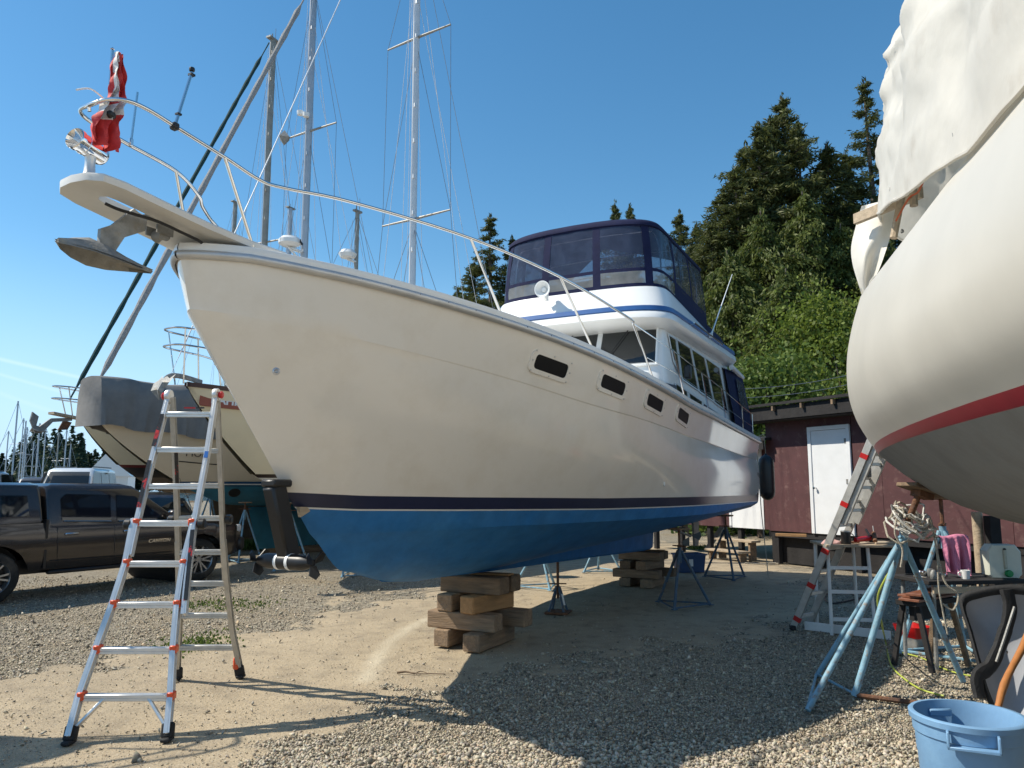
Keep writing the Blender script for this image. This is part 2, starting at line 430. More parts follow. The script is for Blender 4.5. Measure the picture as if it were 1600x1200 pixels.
sand = mixc(mr(nz(160, 3), .40, .62, 0, .5), sand, (.24, .20, .15))
vo = N.new("ShaderNodeTexVoronoi"); vo.inputs["Scale"].default_value = 34; L.new(pos, vo.inputs["Vector"])
vo2 = N.new("ShaderNodeTexVoronoi"); vo2.feature = 'DISTANCE_TO_EDGE'; vo2.inputs["Scale"].default_value = 34; L.new(pos, vo2.inputs["Vector"])
sx = N.new("ShaderNodeSeparateColor"); L.new(vo.outputs["Color"], sx.inputs[0])
grv = mixc(mr(sx.outputs[0], 0, 1, 0, 1), (.29, .25, .19), (.55, .48, .365))
grv = mixc(mr(vo2.outputs["Distance"], 0, .12, .8, 0), grv, (.13, .11, .085))
grv = mixc(mr(nz(.6), .50, .66, 0, .45), grv, (.34, .25, .14))
ga = N.new("ShaderNodeAttribute"); ga.attribute_name = "gravel"
L.new(mixc(ga.outputs["Fac"], sand, grv), b.inputs["Base Color"])
hs = N.new("ShaderNodeMath"); hs.operation = 'MULTIPLY_ADD'; L.new(nz(45, 5), hs.inputs[0]); hs.inputs[1].default_value = .9; L.new(nz(7, 4), hs.inputs[2])
hg = mr(vo2.outputs["Distance"], 0, .25, 0, 1.3)
hm = N.new("ShaderNodeMix"); hm.data_type = 'FLOAT'; L.new(ga.outputs["Fac"], hm.inputs[0]); L.new(hs.outputs[0], hm.inputs[2]); L.new(hg, hm.inputs[3])
bu = N.new("ShaderNodeBump"); bu.inputs["Strength"].default_value = .75; bu.inputs["Distance"].default_value = .02; L.new(hm.outputs[0], bu.inputs["Height"]); L.new(bu.outputs[0], b.inputs["Normal"])
me.materials.append(m)
o = bpy.data.objects.new("ground", me); COL.objects.link(o); tag(o, kind="structure", label="sandy boatyard ground with gravel patches")
# harbour water far behind the parked cars
wm = PM("harbour_water", (.05, .09, .11), rough=.12, var=.2, vs=.5, bump=.3, bs=1.2)
mb = MB(); mb.add([(-600, 95, .02), (-18, 95, .02), (-30, 600, .02), (-800, 600, .02)], [(0, 1, 2, 3)])
tag(mb.build("water", wm, smooth=False), kind="structure", label="harbour water beyond the boatyard")

# ------------------------------------------------------------------ loose stones
def stone_cloud(name, P, S, tone, mat, seed=1, coarse=5.6):
    r = np.random.RandomState(seed); n = len(P)
    far = (P[:, 1] > coarse)
    t = (1 + 5 ** .5) / 2
    V = np.array([(-1, t, 0), (1, t, 0), (-1, -t, 0), (1, -t, 0), (0, -1, t), (0, 1, t), (0, -1, -t), (0, 1, -t), (t, 0, -1), (t, 0, 1), (-t, 0, -1), (-t, 0, 1)], float)
    V /= np.linalg.norm(V[0])
    Fc = np.array([(0, 11, 5), (0, 5, 1), (0, 1, 7), (0, 7, 10), (0, 10, 11), (1, 5, 9), (5, 11, 4), (11, 10, 2), (10, 7, 6), (7, 1, 8), (3, 9, 4), (3, 4, 2), (3, 2, 6), (3, 6, 8), (3, 8, 9), (4, 9, 5), (2, 4, 11), (6, 2, 10), (8, 6, 7), (9, 8, 1)])
    W = V[None] * (1 + r.uniform(-.46, .30, (n, 12, 1)))
    q = r.randn(n, 4); q /= np.linalg.norm(q, axis=1)[:, None]; w, x, y, z = q.T
    Rm = np.stack([1 - 2 * (y * y + z * z), 2 * (x * y - z * w), 2 * (x * z + y * w), 2 * (x * y + z * w), 1 - 2 * (x * x + z * z), 2 * (y * z - x * w), 2 * (x * z - y * w), 2 * (y * z + x * w), 1 - 2 * (x * x + y * y)], -1).reshape(n, 3, 3)
    W = W * (S[:, None, None] * np.stack([r.uniform(.8, 1.35, n), r.uniform(.65, 1.0, n), r.uniform(.5, .8, n)], -1)[:, None, :])
    tilt = r.rand(n) < .55                                    # most lie flat, turned only about z
    a = r.rand(n) * 6.283; Rz = np.zeros((n, 3, 3)); Rz[:, 0, 0] = np.cos(a); Rz[:, 0, 1] = -np.sin(a); Rz[:, 1, 0] = np.sin(a); Rz[:, 1, 1] = np.cos(a); Rz[:, 2, 2] = 1
    Rm[tilt] = Rz[tilt]
    W = np.einsum('nij,nkj->nki', Rm, W)
    W[:, :, 2] -= W[:, :, 2].min(axis=1)[:, None] + S[:, None] * .22
    W = W + P[:, None, :]
    near_i = np.where(~far)[0]; far_i = np.where(far)[0]
    F8 = np.array([(0, 5, 9), (0, 9, 8), (0, 8, 10), (0, 10, 5), (2, 9, 5), (2, 8, 9), (2, 10, 8), (2, 5, 10)])   # a coarser stone farther off
    F3 = np.concatenate([(Fc[None] + (near_i * 12)[:, None, None]).reshape(-1, 3), (F8[None] + (far_i * 12)[:, None, None]).reshape(-1, 3)])
    me = bpy.data.meshes.new(name); me.vertices.add(n * 12); me.vertices.foreach_set("co", W.ravel())
    me.loops.add(F3.size); me.loops.foreach_set("vertex_index", F3.ravel()); me.polygons.add(len(F3)); me.polygons.foreach_set("loop_start", np.arange(len(F3)) * 3)
    at = me.attributes.new("shade", 'FLOAT', 'POINT'); at.data.foreach_set("value", np.repeat(tone, 12))
    me.update(); me.materials.append(mat)
    o = bpy.data.objects.new(name, me); COL.objects.link(o); return o
sm = bpy.data.materials.new("gravel_stone"); sm.use_nodes = True
N = sm.node_tree.nodes; L = sm.node_tree.links; b = N["Principled BSDF"]; b.inputs["Roughness"].default_value = .9; b.inputs["Specular IOR Level"].default_value = .2
a_ = N.new("ShaderNodeAttribute"); a_.attribute_name = "shade"
cr = N.new("ShaderNodeValToRGB"); L.new(a_.outputs["Fac"], cr.inputs[0])
els = cr.color_ramp.elements; els[0].position = 0; els[0].color = (.13, .115, .095, 1); els[1].position = 1; els[1].color = (.62, .56, .455, 1)
for p_, c_ in ((.15, (.21, .185, .145, 1)), (.4, (.44, .375, .275, 1)), (.62, (.52, .455, .345, 1)), (.8, (.34, .315, .27, 1)), (.9, (.45, .34, .22, 1))):
    e = els.new(p_); e.color = c_
ge = N.new("ShaderNodeNewGeometry"); n1 = N.new("ShaderNodeTexNoise"); n1.inputs["Scale"].default_value = 90; L.new(ge.outputs["Position"], n1.inputs["Vector"])
mm = N.new("ShaderNodeMix"); mm.data_type = 'RGBA'; mm.blend_type = 'MULTIPLY'; mm.inputs[0].default_value = .5; L.new(cr.outputs[0], mm.inputs[6]); L.new(n1.outputs["Color"], mm.inputs[7])
mg = N.new("ShaderNodeMix"); mg.data_type = 'RGBA'; mg.blend_type = 'ADD'; mg.inputs[0].default_value = .3; L.new(mm.outputs[2], mg.inputs[6]); L.new(cr.outputs[0], mg.inputs[7])
L.new(mg.outputs[2], b.inputs["Base Color"])
def scatter(n, dlo, dhi, amax, seed, power=1.0):
    "places spread about evenly over the view: denser near by"
    r = np.random.RandomState(seed); u = r.rand(n)
    d = 1 / (1 / dlo + (1 / dhi - 1 / dlo) * u) if power == 1 else dlo * (dhi / dlo) ** u
    a = r.uniform(-amax, amax, n)
    return d * a, d, r
x, y, r = scatter(225000, 3.6, 15.5, .75, 11)
k = gravel_mask(x, y); x = x[k]; y = y[k]; n = len(x)
S = np.clip(np.where(r.rand(n) < .80, r.lognormal(math.log(.0070), .30, n), r.lognormal(math.log(.0115), .30, n)), .004, .032) * (1 + .035 * y)
x2, y2, r2 = scatter(26000, 3.6, 13, .78, 31)                  # thinning out over the sand
k2 = gravel_mask(x2 + r2.randn(len(x2)) * .30, y2 + r2.randn(len(x2)) * .30) & ~gravel_mask(x2, y2)
x = np.concatenate([x, x2[k2]]); y = np.concatenate([y, y2[k2]]); S = np.concatenate([S, np.clip(r2.lognormal(math.log(.0085), .4, k2.sum()), .003, .03) * (1 + .035 * y2[k2])])
tone = np.concatenate([r.rand(n), r2.rand(k2.sum())]); n = len(x)
stone_cloud("gravel", np.stack([x, y, gz(x, y)], -1), S, tone, sm, 3)
tag(COL.objects["gravel"], "loose crushed grey and beige gravel over the yard", "gravel", kind="stuff")
x, y, r = scatter(62000, 3.6, 16, .80, 12)
k = ~gravel_mask(x, y); x = x[k]; y = y[k]; n = len(x)
S = np.clip(np.where(r.rand(n) < .90, r.lognormal(math.log(.0034), .35, n), r.lognormal(math.log(.0065), .5, n)), .0015, .026) * (1 + .03 * y)
stone_cloud("pebbles", np.stack([x, y, gz(x, y) + S * .05], -1), S, r.rand(n), sm, 4, 0.0)
tag(COL.objects["pebbles"], "scattered small pebbles on the sandy track", "pebbles", kind="stuff")
for (u, v, s, lab) in ((213, 1187, .045, "fist-sized dark grey stone lying alone near the ladder's front foot"),):
    p = G(u, v); o = stone_cloud("stone", np.array([[0, 0, 0.]]), np.array([s]), np.array([.1]), sm, 5); o.location = (p.x, p.y, -.005)
    tag(o, lab, "stone")
# twig on the sand
p = G(640, 1052)
mb = MB(); mb.tube(catmull([(-.12, 0, .012), (-.04, .01, .02), (.05, -.02, .012), (.1, .03, .02), (.17, .0, .008)], 4), [.012 - .0006 * i for i in range(17)], 6)
mb.tube(catmull([(.02, 0, .015), (.12, -.05, .015), (.22, -.02, .01), (.34, -.03, .008)], 4), .0045, 5)
o = mb.build("twig", M_['wood']); o.location = (p.x, p.y, -.008); tag(o, "dry forked twig lying on the sand before the timber blocks", "twig")
# ================================================================== the motor yacht on blocks
PSI = math.radians(28)
AX = Vector((math.sin(PSI), math.cos(PSI), 0)); PT = Vector((math.cos(PSI), -math.sin(PSI), 0))
_S1 = G(757, 1000); B0 = APL(280, 405, _S1, PT); B0.z = 0
yacht = thing("motor_yacht", "cream flybridge motor yacht with blue bottom paint propped on timber blocks and stands", "motor yacht", B0, math.atan2(-AX.y, -AX.x))
def Y(s, p, z): return Vector((-s, p, z))                      # s metres aft of the bow, p to port, z above ground
def YP(u, v, p):                                              # pixel on the fore-and-aft plane p
    q = APL(u, v, B0 + PT * p, PT) - B0; return Y(q.dot(AX), p, q.z)
def y2w(q): return B0 - AX * q[0] + PT * q[1] + Vector((0, 0, q[2]))
LOA = 12.0
def shp(s, Lm=6., n=2, m=1.4, Bm=1.95):
    s = max(s, 0); x = min(s / Lm, 1); r = Bm * (1 - (1 - x) ** n) ** (1 / m)
    return r - (max(s - 7.5, 0) / 4.1 * .15)
ZS = [(0, 3.395), (.3, 3.395), (.5, 3.375), (1.16, 3.315), (1.7, 3.26), (2.3, 3.205), (3, 3.14), (3.6, 3.075), (4.8, 2.935), (6.35, 2.80), (9.1, 2.705), (12, 2.62)]
ZK = [(0, 3.03), (.3, 2.99), (.62, 2.945), (1.0, 2.90), (1.5, 2.845), (2.45, 2.74), (3.8, 2.565), (6.4, 2.405), (10.4, 2.29), (12, 2.265)]
ZW = [(1.1, 1.705), (1.7, 1.67), (2.6, 1.65), (4.5, 1.62), (12, 1.59)]
STEM = [(3.395, .0), (3.25, .0), (2.94, .14), (2.72, .33), (2.36, .62), (1.83, 1.02), (1.62, 1.22), (1.35, 1.43), (1.2, 1.6), (1.02, 1.89), (.9, 2.3), (.86, 2.45)][::-1]
def smz(s, T):                                                # smoothed table
    return sum(interp(s + d, T) for d in (-.5, -.25, 0, .25, .5)) / 5 if s > .6 else interp(s, T)
def stem_s(z): return interp(z, STEM)
def wlp(s, s0): return shp(s - s0, 6.5, 2, 1.05, 1.85)
ZC = [(2.4, .86), (3, .80), (4.35, .80), (7, .94), (10, 1.07), (12, 1.14)]      # hull bottom on the centreline
def level(j, t):
    "point of longitudinal j at t along it"
    def mk(s0, zf, pf):
        s = s0 + t * (LOA - s0 - .0); return (s, pf(s), zf(s))
    if j == 0: return mk(0, lambda s: smz(s, ZS), shp)
    if j == 1: return mk(.11, lambda s: smz(s, ZK) + .004, lambda s: shp(s - .11) * (.955 - .13 * max(0, 1 - s / 4.5)) + .005 * min(1, s - .11))
    if j == 2: return mk(.11, lambda s: smz(s, ZK) - .004, lambda s: max(0, shp(s - .11) * (.955 - .13 * max(0, 1 - s / 4.5)) - .003 * min(1, s)))
    if j == 3: return mk(.60, lambda s: interp(s, ZK) * .5 + interp(s, ZW) * .5 + .03, lambda s: (shp(s - .60, 6.1, 2, 1.25, 1.93) * .60 + wlp(s, .60) * .40))
    zt = 0.0
    if j == 4: return mk(1.12, lambda s: interp(s, ZW), lambda s: wlp(s, 1.12))
    if j == 5: return mk(1.23, lambda s: interp(s, ZW) - .113, lambda s: wlp(s, 1.23) * .99)
    if j == 6: return mk(1.25, lambda s: interp(s, ZW) - .127, lambda s: wlp(s, 1.25) * .988)
    if j == 7: return mk(1.42, lambda s: 1.36 + .07 * max(0, (s - 8) / 4), lambda s: wlp(s, 1.42) * .975)
    if j == 8: return mk(1.52, lambda s: 1.28 + .07 * max(0, (s - 8) / 4), lambda s: wlp(s, 1.52) * .90)
    if j == 9: return mk(1.80, lambda s: interp(s, ZC) * .58 + (1.26 + .05 * max(0, (s - 8) / 4)) * .42, lambda s: wlp(s, 1.8) * .58)
    if j == 10: return mk(2.1, lambda s: max(interp(s, ZC), .8 + .5 * max(0, 2.4 - s)) * .9 + .1 * 1.24, lambda s: wlp(s, 2.1) * .22 + .02 * min(1, (s - 2.1)))
    if j == 11: return mk(2.42, lambda s: interp(s, ZC), lambda s: 0.0)
TT = [(k / 70) ** 1.7 for k in range(71)]
LV = [[level(j, t) for t in TT] for j in range(12)]
# below the knuckle the stem itself closes the fore end
def strip(j0, j1, sub=1):
    mb = MB()
    for sgn in (1, -1):
        rows = []
        for j in range(j0, j1):
            for q in range(sub):
                f = q / sub
                rows.append([Y(a[0] * (1 - f) + b_[0] * f, sgn * (a[1] * (1 - f) + b_[1] * f), a[2] * (1 - f) + b_[2] * f) for a, b_ in zip(LV[j], LV[j + 1])])
        rows.append([Y(a[0], sgn * a[1], a[2]) for a in LV[j1]])
        mb.grid(rows)
    return mb
def smooth_strip(js, n):
    "catmull through several longitudinals, n steps each"
    mb = MB()
    for sgn in (1, -1):
        cols = []
        for k in range(len(TT)):
            pts = [Y(LV[j][k][0], sgn * LV[j][k][1], LV[j][k][2]) for j in js]
            cols.append(catmull(pts, n))
        rows = [[cols[k][i] for k in range(len(TT))] for i in range(len(cols[0]))]
        mb.grid(rows)
    return mb
hull = MB()
for part in (smooth_strip([0, 1], 4), strip(1, 2)):
    hull.add(part.v, part.f)
p_ = smooth_strip([2, 3, 4], 6); hull.add(p_.v, p_.f)
# transom above the stripe
tr = [Y(LV[j][-1][0], LV[j][-1][1], LV[j][-1][2]) for j in (0, 1, 2, 3, 4)]
hull.add(tr + [Y(-q.x, -q.y, q.z) for q in tr], [(i, i + 1, 6 + i, 5 + i) for i in range(4)])
yh = hull.build("hull", M_['gel'], yacht, ang=20)
strip(4, 5).build("boot_stripe", M_['navy'], yacht, ang=30)
strip(5, 6).build("pinstripe", M_['pin'], yacht, ang=30)
bt = smooth_strip([6, 7], 2); p_ = smooth_strip([7, 8], 3); bt.add(p_.v, p_.f); p_ = smooth_strip([8, 9, 10, 11], 4); bt.add(p_.v, p_.f)
tr = [Y(LV[j][-1][0], LV[j][-1][1], LV[j][-1][2]) for j in (4, 5, 6, 7, 8, 9, 10, 11)]
bt.add(tr + [Y(-q.x, -q.y, q.z) for q in tr], [(i, i + 1, 9 + i, 8 + i) for i in range(7)])
bt.build("bottom", M_['anti'], yacht, ang=24)
# keel under the hull
mb = MB(); kz = [(3.6, .80), (4.35, .775), (7.0, .70), (10.2, .60), (10.35, .62)]
rows = []
for sgn in (1, -1):
    pass
st = [3.0, 3.6, 4.35, 5.5, 7.0, 8.5, 9.8, 10.2, 10.35]
for s in st:
    zb = interp(s, kz) + (.02 if s < 3.3 else 0); zt_ = interp(s, ZC) + .08; w = .07 + .05 * min(1, (s - 3) / 2)
    rows.append([Y(s, w * 1.6, zt_), Y(s, w, (zt_ + zb) / 2), Y(s, w * .85, zb + .03), Y(s, w * .6, zb), Y(s, -w * .6, zb), Y(s, -w * .85, zb + .03), Y(s, -w, (zt_ + zb) / 2), Y(s, -w * 1.6, zt_)])
mb.grid(rows); mb.add(rows[-1], [tuple(range(8))]); mb.build("keel", M_['anti'], yacht, ang=30)
for p in (.62, -.62):                                          # rudders and shafts
    mb = MB(); mb.prism([Y(11.2, p - .02, 1.12), Y(11.62, p - .02, 1.12), Y(11.55, p - .02, .62), Y(11.28, p - .02, .62)], (0, .04, 0)); mb.tube([Y(9.6, p, 1.05), Y(11.05, p, .82)], .022, 8)
    for k in range(3):
        a = k * 2.094; c = Y(11.0, p, .83)
        mb.prism([c + Vector((0, .02 * math.cos(a), .02 * math.sin(a))), c + Vector((.03, .2 * math.cos(a - .4), .2 * math.sin(a - .4))), c + Vector((-.02, .22 * math.cos(a), .22 * math.sin(a))), c + Vector((-.05, .2 * math.cos(a + .4), .2 * math.sin(a + .4)))], (.008, 0, 0))
    mb.build("rudder", M_['galv'], yacht)
# deck, cap and rub rail
rows = []
for k in range(0, 71, 2):
    s, p, z = LV[0][k]; p = max(p - .02, 0.001)
    rows.append([Y(s, p * q, z + .025 + .06 * (1 - q * q)) for q in (1, .6, .2, -.2, -.6, -1)])
MB().grid(rows).build("deck", M_['deckw'], yacht)
def sweep(off0, prof, ks=range(71), port=(1, -1)):
    mb = MB()
    for sgn in port:
        rows = []
        for k in ks:
            s, p, z = LV[0][k]; a = LV[0][max(k - 1, 0)]; c = LV[0][min(k + 1, 70)]
            t = Vector((c[0] - a[0], c[1] - a[1], 0)).normalized(); n_ = Vector((-t.y, t.x))   # (ds,dp) outward
            rows.append([Y(s + n_.x * o_, sgn * (p + n_.y * o_), z + h_) for (o_, h_) in prof])
        mb.grid(rows)
    return mb
sweep(0, [(-.16, .03), (-.13, .075), (-.03, .085), (.012, .07), (.02, .035), (.012, .002)]).build("toe_rail", M_['gelw'], yacht, ang=50)
sweep(0, [(.002, .02), (.026, .014), (.036, -.005), (.034, -.025), (.02, -.042), (.0, -.046)]).build("rub_rail", M_['alud'], yacht, ang=60)
mb = MB()
for k in range(6, 71, 2):
    s, p, z = LV[0][k]
    mb.lathe([(.0, 0), (.007, 0), (.006, .004), (0, .004)], 6, Matrix.Translation(Y(s, p + .034, z - .005)) @ Matrix.Rotation(-math.pi / 2, 4, 'X'))
mb.build("rub_rail_screws", M_['black'], yacht); COL.objects["rub_rail_screws"]["kind"] = "stuff"
# portlights in the topsides
def hull_pt(s, z):
    "port side point and outward direction at station s and height z"
    pts = []
    for j in (0, 1, 2, 3, 4):
        T = LV[j]
        for a, c in zip(T, T[1:]):
            if a[0] <= s <= c[0]:
                f = (s - a[0]) / (c[0] - a[0] + 1e-9); pts.append((a[1] + (c[1] - a[1]) * f, a[2] + (c[2] - a[2]) * f)); break
    for (p0, z0), (p1, z1) in zip(pts, pts[1:]):
        if z1 <= z <= z0 + 1e-6:
            f = (z0 - z) / (z0 - z1 + 1e-9); return p0 + (p1 - p0) * f
    return pts[0][0]
def rrect(w, h, r, n=4):
    out = []
    for cx, cy, a0 in ((w / 2 - r, h / 2 - r, 0), (-w / 2 + r, h / 2 - r, 90), (-w / 2 + r, -h / 2 + r, 180), (w / 2 - r, -h / 2 + r, 270)):
        for k in range(n + 1):
            a = math.radians(a0 + 90 * k / n); out.append((cx + r * math.cos(a), cy + r * math.sin(a)))
    return out
def ring(mb, M, w, h, r, w2, h2, r2, z0, z1):
    A = [M @ Vector((x, y, z1)) for x, y in rrect(w, h, r)]; Bq = [M @ Vector((x, y, z1)) for x, y in rrect(w2, h2, r2)]
    A0 = [M @ Vector((x, y, z0)) for x, y in rrect(w, h, r)]; B1 = [M @ Vector((x, y, z0)) for x, y in rrect(w2, h2, r2)]
    mb.grid([A0, A, Bq, B1], closeu=True)
for s, z in ((3.0, 2.885), (4.02, 2.81), (5.04, 2.71), (6.08, 2.64)):
    p = hull_pt(s, z); tx = Y(s + .2, hull_pt(s + .2, z - .025), z - .025) - Y(s - .2, hull_pt(s - .2, z + .025), z + .025)
    ty = Y(s, hull_pt(s, z + .08), z + .08) - Y(s, hull_pt(s, z - .08), z - .08)
    M = frame(Y(s, p, z), tx, ty)                             # z axis points outboard
    pl = MB(); ring(pl, M, .60, .225, .07, .475, .14, .04, -.01, .012); f = pl.build("portlight", M_['gel'], yacht, ang=30)
    g = MB(); g.add([M @ Vector((x, y, .006)) for x, y in rrect(.48, .145, .042)], [tuple(range(20))]); g.build("pane", M_['blackglass'], f, smooth=False)
    sc = MB()
    for x, y in ((-.26, .095), (0, .098), (.26, .095), (-.26, -.095), (0, -.098), (.26, -.095), (-.275, 0), (.275, 0)):
        sc.lathe([(.009, .014), (.008, .018), (0, .019)], 6, M @ Matrix.Translation((x, y, 0)), cap=False)
    sc.build("screws", M_['alud'], f)["kind"] = "stuff"
# drain fitting near the stem
p = hull_pt(.52, 2.57); mb = MB(); mb.lathe([(.028, 0), (.028, .012), (.016, .02), (.012, .012), (0, .0)], 14, frame(Y(.47, hull_pt(.47, 2.57), 2.57), (-1, .9, 0), (0, 0, 1)), cap=False); mb.build("drain_fitting", M_['alud'], yacht)
mb = MB(); mb.lathe([(.03, 0), (.03, .015), (.012, .02), (0, .01)], 12, frame(Y(5.7, hull_pt(5.7, 1.78), 1.78), (-1, 0, 0), (0, 0, 1)), cap=False); mb.build("drain_fitting", M_['gelw'], yacht)
# ------------------------------------------------------------------ bow pulpit, anchor, rails
mb = MB(); U_ = []; 
plan = [(.62, .40), (.34, .33), (0, .285), (-.35, .265), (-.62, .255), (-.745, .22), (-.80, .13), (-.815, 0)]
full = [(s, p) for s, p in plan] + [(s, -p) for s, p in plan[-2::-1]]
def pz(s): return 3.575 - .12 * s if s < .2 else 3.55 - .15 * (s - .2) * .6
slot = [(-.26, .06), (-.40, .065), (-.54, .062), (-.60, .045), (-.62, 0), (-.60, -.045), (-.54, -.062), (-.40, -.065), (-.26, -.06)]
def flat_with_slot(mb, dz):
    outer = [Y(s, p, pz(s) + dz) for s, p in full]; inner = [Y(s, p, pz(s) + dz) for s, p in slot]
    no, ni = len(outer), len(inner)
    vs = outer + inner
    # split along the centreline: port half and starboard half
    oc = plan.__len__() - 1; ic = ni // 2
    fs = [tuple(list(range(0, oc + 1)) + [no + k for k in range(ic, -1, -1)]), tuple(list(range(oc, no)) + [no + k for k in range(ni - 1, ic - 1, -1)]), (0, no + 0, no + ni - 1, no - 1)]
    mb.add(vs, fs)
flat_with_slot(mb, 0); flat_with_slot(mb, -.05)
o1 = [Y(s, p, pz(s)) for s, p in full]; o2 = [Y(s, p, pz(s) - .05) for s, p in full]
mb.grid([o1, [q + Vector((0, 0, -.012)) + Vector((0 , (.008 if q.y > 0 else -.008 if q.y < 0 else 0), 0)) for q in o1], o2]); i1 = [Y(s, p, pz(s)) for s, p in slot]; i2 = [Y(s, p, pz(s) - .05) for s, p in slot]; mb.grid([i1, i2])
mb.build("bow_pulpit", M_['deckw'], yacht, ang=30)
hose = catmull([Y(-.62, .06, 3.555), Y(-.55, .09, 3.535), Y(-.45, .125, 3.525), Y(-.30, .15, 3.52), Y(-.12, .155, 3.50), Y(.05, .15, 3.48), Y(.12, .07, 3.475), Y(.20, .06, 3.475), Y(.30, .10, 3.46)], 5)
mb = MB(); mb.tube([q + Vector((0, 0, -.012)) for q in hose], .011, 8); mb.build("cable", M_['black'], yacht)
mb = MB()
for sgn in (1, -1): mb.box(Y(-.17, sgn * .055, 3.50), (.13, .012, .06))
mb.lathe([(.02, -.05), (.045, -.045), (.028, 0), (.045, .045), (.02, .05)], 14, Matrix.Translation(Y(-.16, 0, 3.475)) @ Matrix.Rotation(math.pi / 2, 4, 'X'))
mb.build("anchor_roller", M_['galv'], yacht)
# plough anchor under the pulpit
anchor = MB()
sh = [YP(232, 352, 0), YP(214, 345, 0), YP(190, 362, 0), YP(165, 388, 0), YP(160, 420, 0)]
mbp = [(205, 327), (226, 345), (222, 362), (190, 372), (178, 390), (172, 402), (150, 392), (153, 358), (172, 352)]
anchor.prism([YP(u, v, -.016) for u, v in mbp], (0, .032, 0))
tipA = YP(88, 375, 0); tipB = YP(236, 424, 0)
ridge = [YP(88, 374, 0), YP(115, 371, 0), YP(140, 371, 0), YP(160, 380, 0), YP(182, 398, 0), YP(207, 413, 0), YP(236, 424, 0)]
lowp = [(88, 376), (105, 384), (130, 395), (158, 407), (185, 415), (212, 420), (236, 425)]
wing = [.0, .07, .13, .155, .13, .07, 0]
for sgn in (1, -1):
    rows = []
    for i in range(7):
        a = ridge[i]; l_ = YP(*lowp[i], 0); b_ = Vector((l_.x, sgn * wing[i], l_.z)); md = (a + b_) / 2 + Vector((0, sgn * .02, .012))
        rows.append([a, md, b_])
    anchor.grid(rows); anchor.grid([[q + Vector((0, 0, -.012)) for q in r_] for r_ in rows])
anchor.build("anchor", M_['galv'], yacht, ang=30)
# search light on the pulpit tip
c = Y(-.715, .0, 3.89); ax = (Y(-.90, .05, 3.905) - Y(-.60, -.02, 3.865)).normalized(); M = frame(c, Vector((0, 0, 1)).cross(ax), ax.cross(Vector((0, 0, 1)).cross(ax)))
sl = MB(); sl.lathe([(.0, -.125), (.045, -.123), (.058, -.112), (.064, -.09), (.064, .03), (.067, .032), (.067, .045), (.064, .047), (.066, .085), (.071, .09), (.071, .115), (.066, .12), (.060, .105), (.03, .05), (.0, .04)], 28, M, cap=False)
so = sl.build("searchlight", M_['chrome'], yacht, ang=35)
sl = MB(); sl.lathe([(.0, .098), (.062, .104)], 28, M, cap=False); sl.lathe([(.012, .05), (.012, .095), (0, .1)], 8, M, cap=False); sl.build("lens", glass_mat("lamp_glass", (.7, .75, .8), .02, .25), so)
sl = MB(); sl.lathe([(.07, 0), (.06, .03), (.035, .08), (.03, .15), (.035, .19)], 14, Matrix.Translation(Y(-.70, .0, 3.645)), cap=False); sl.build("bracket", M_['alu'], so)
# rails
def YR(u, v, p): return YP(u, v, p)
def railp(s): return max(.25, shp(s) - .10)
def onrail(u, v, sgn=1, lo=-1.2, hi=13):
    d = ray(u, v); best = None; prev = None; s = lo
    while s < hi:
        w = y2w(Y(s, sgn * railp(s), 0)); e = w.x / w.y - d.x / d.y
        if prev is not None and prev * e <= 0:
            return Y(s, sgn * railp(s), CAMH + d.z * w.y / d.y)
        prev = e; s += .01
    return Y(4, sgn * railp(4), 3.5)
top = [Y(-.74, -.0, 4.165), Y(-.71, .13, 4.185), Y(-.63, .22, 4.195), Y(-.5, .255, 4.185), Y(-.28, .26, 4.155), Y(.13, .26, 4.105), Y(.40, .33, 4.02), Y(.55, .45, 3.985), Y(.98, .73, 3.97), Y(2.02, 1.19, 3.91), Y(3.17, 1.53, 3.80), Y(4.45, 1.755, 3.63), Y(4.62, 1.775, 3.58)]
stb = [Y(-q.x, -q.y, q.z) for q in top]
mb = MB(); cu = catmull([Vector((q.x, -q.y, q.z)) for q in top[::-1]] + top[1:], 6); mb.tube(cu, .0145, 10)
mb.tube(catmull([Y(-.74, 0, 4.165), Y(-.73, 0, 4.13)], 2), .012, 8)
rl = mb.build("bow_rail", M_['steel'], yacht)
def stanchion(a, b_, r=.0125, nm="stanchion"):
    m_ = MB(); m_.tube([a, b_], r, 8); m_.lathe([(.032, 0), (.032, .006), (.016, .02)], 10, Matrix.Translation(Vector(b_) - Vector((0, 0, .01))))
    return m_.build(nm, M_['steel'], yacht)
def mir(q): return Vector((q.x, -q.y, q.z))
for a, b_ in ((Y(.13, .26, 4.10), Y(.37, .33, 3.48)), (Y(2.02, 1.19, 3.91), Y(2.40, 1.30, 3.27)), (Y(3.17, 1.53, 3.80), Y(3.76, 1.64, 3.13)), (Y(4.62, 1.775, 3.58), Y(5.19, 1.82, 2.99))):
    stanchion(a, b_); stanchion(mir(a), mir(b_))
mb = MB(); lowr = [mir(Y(-.7, .0, 3.95))]
for sgn in (1,):
    pass
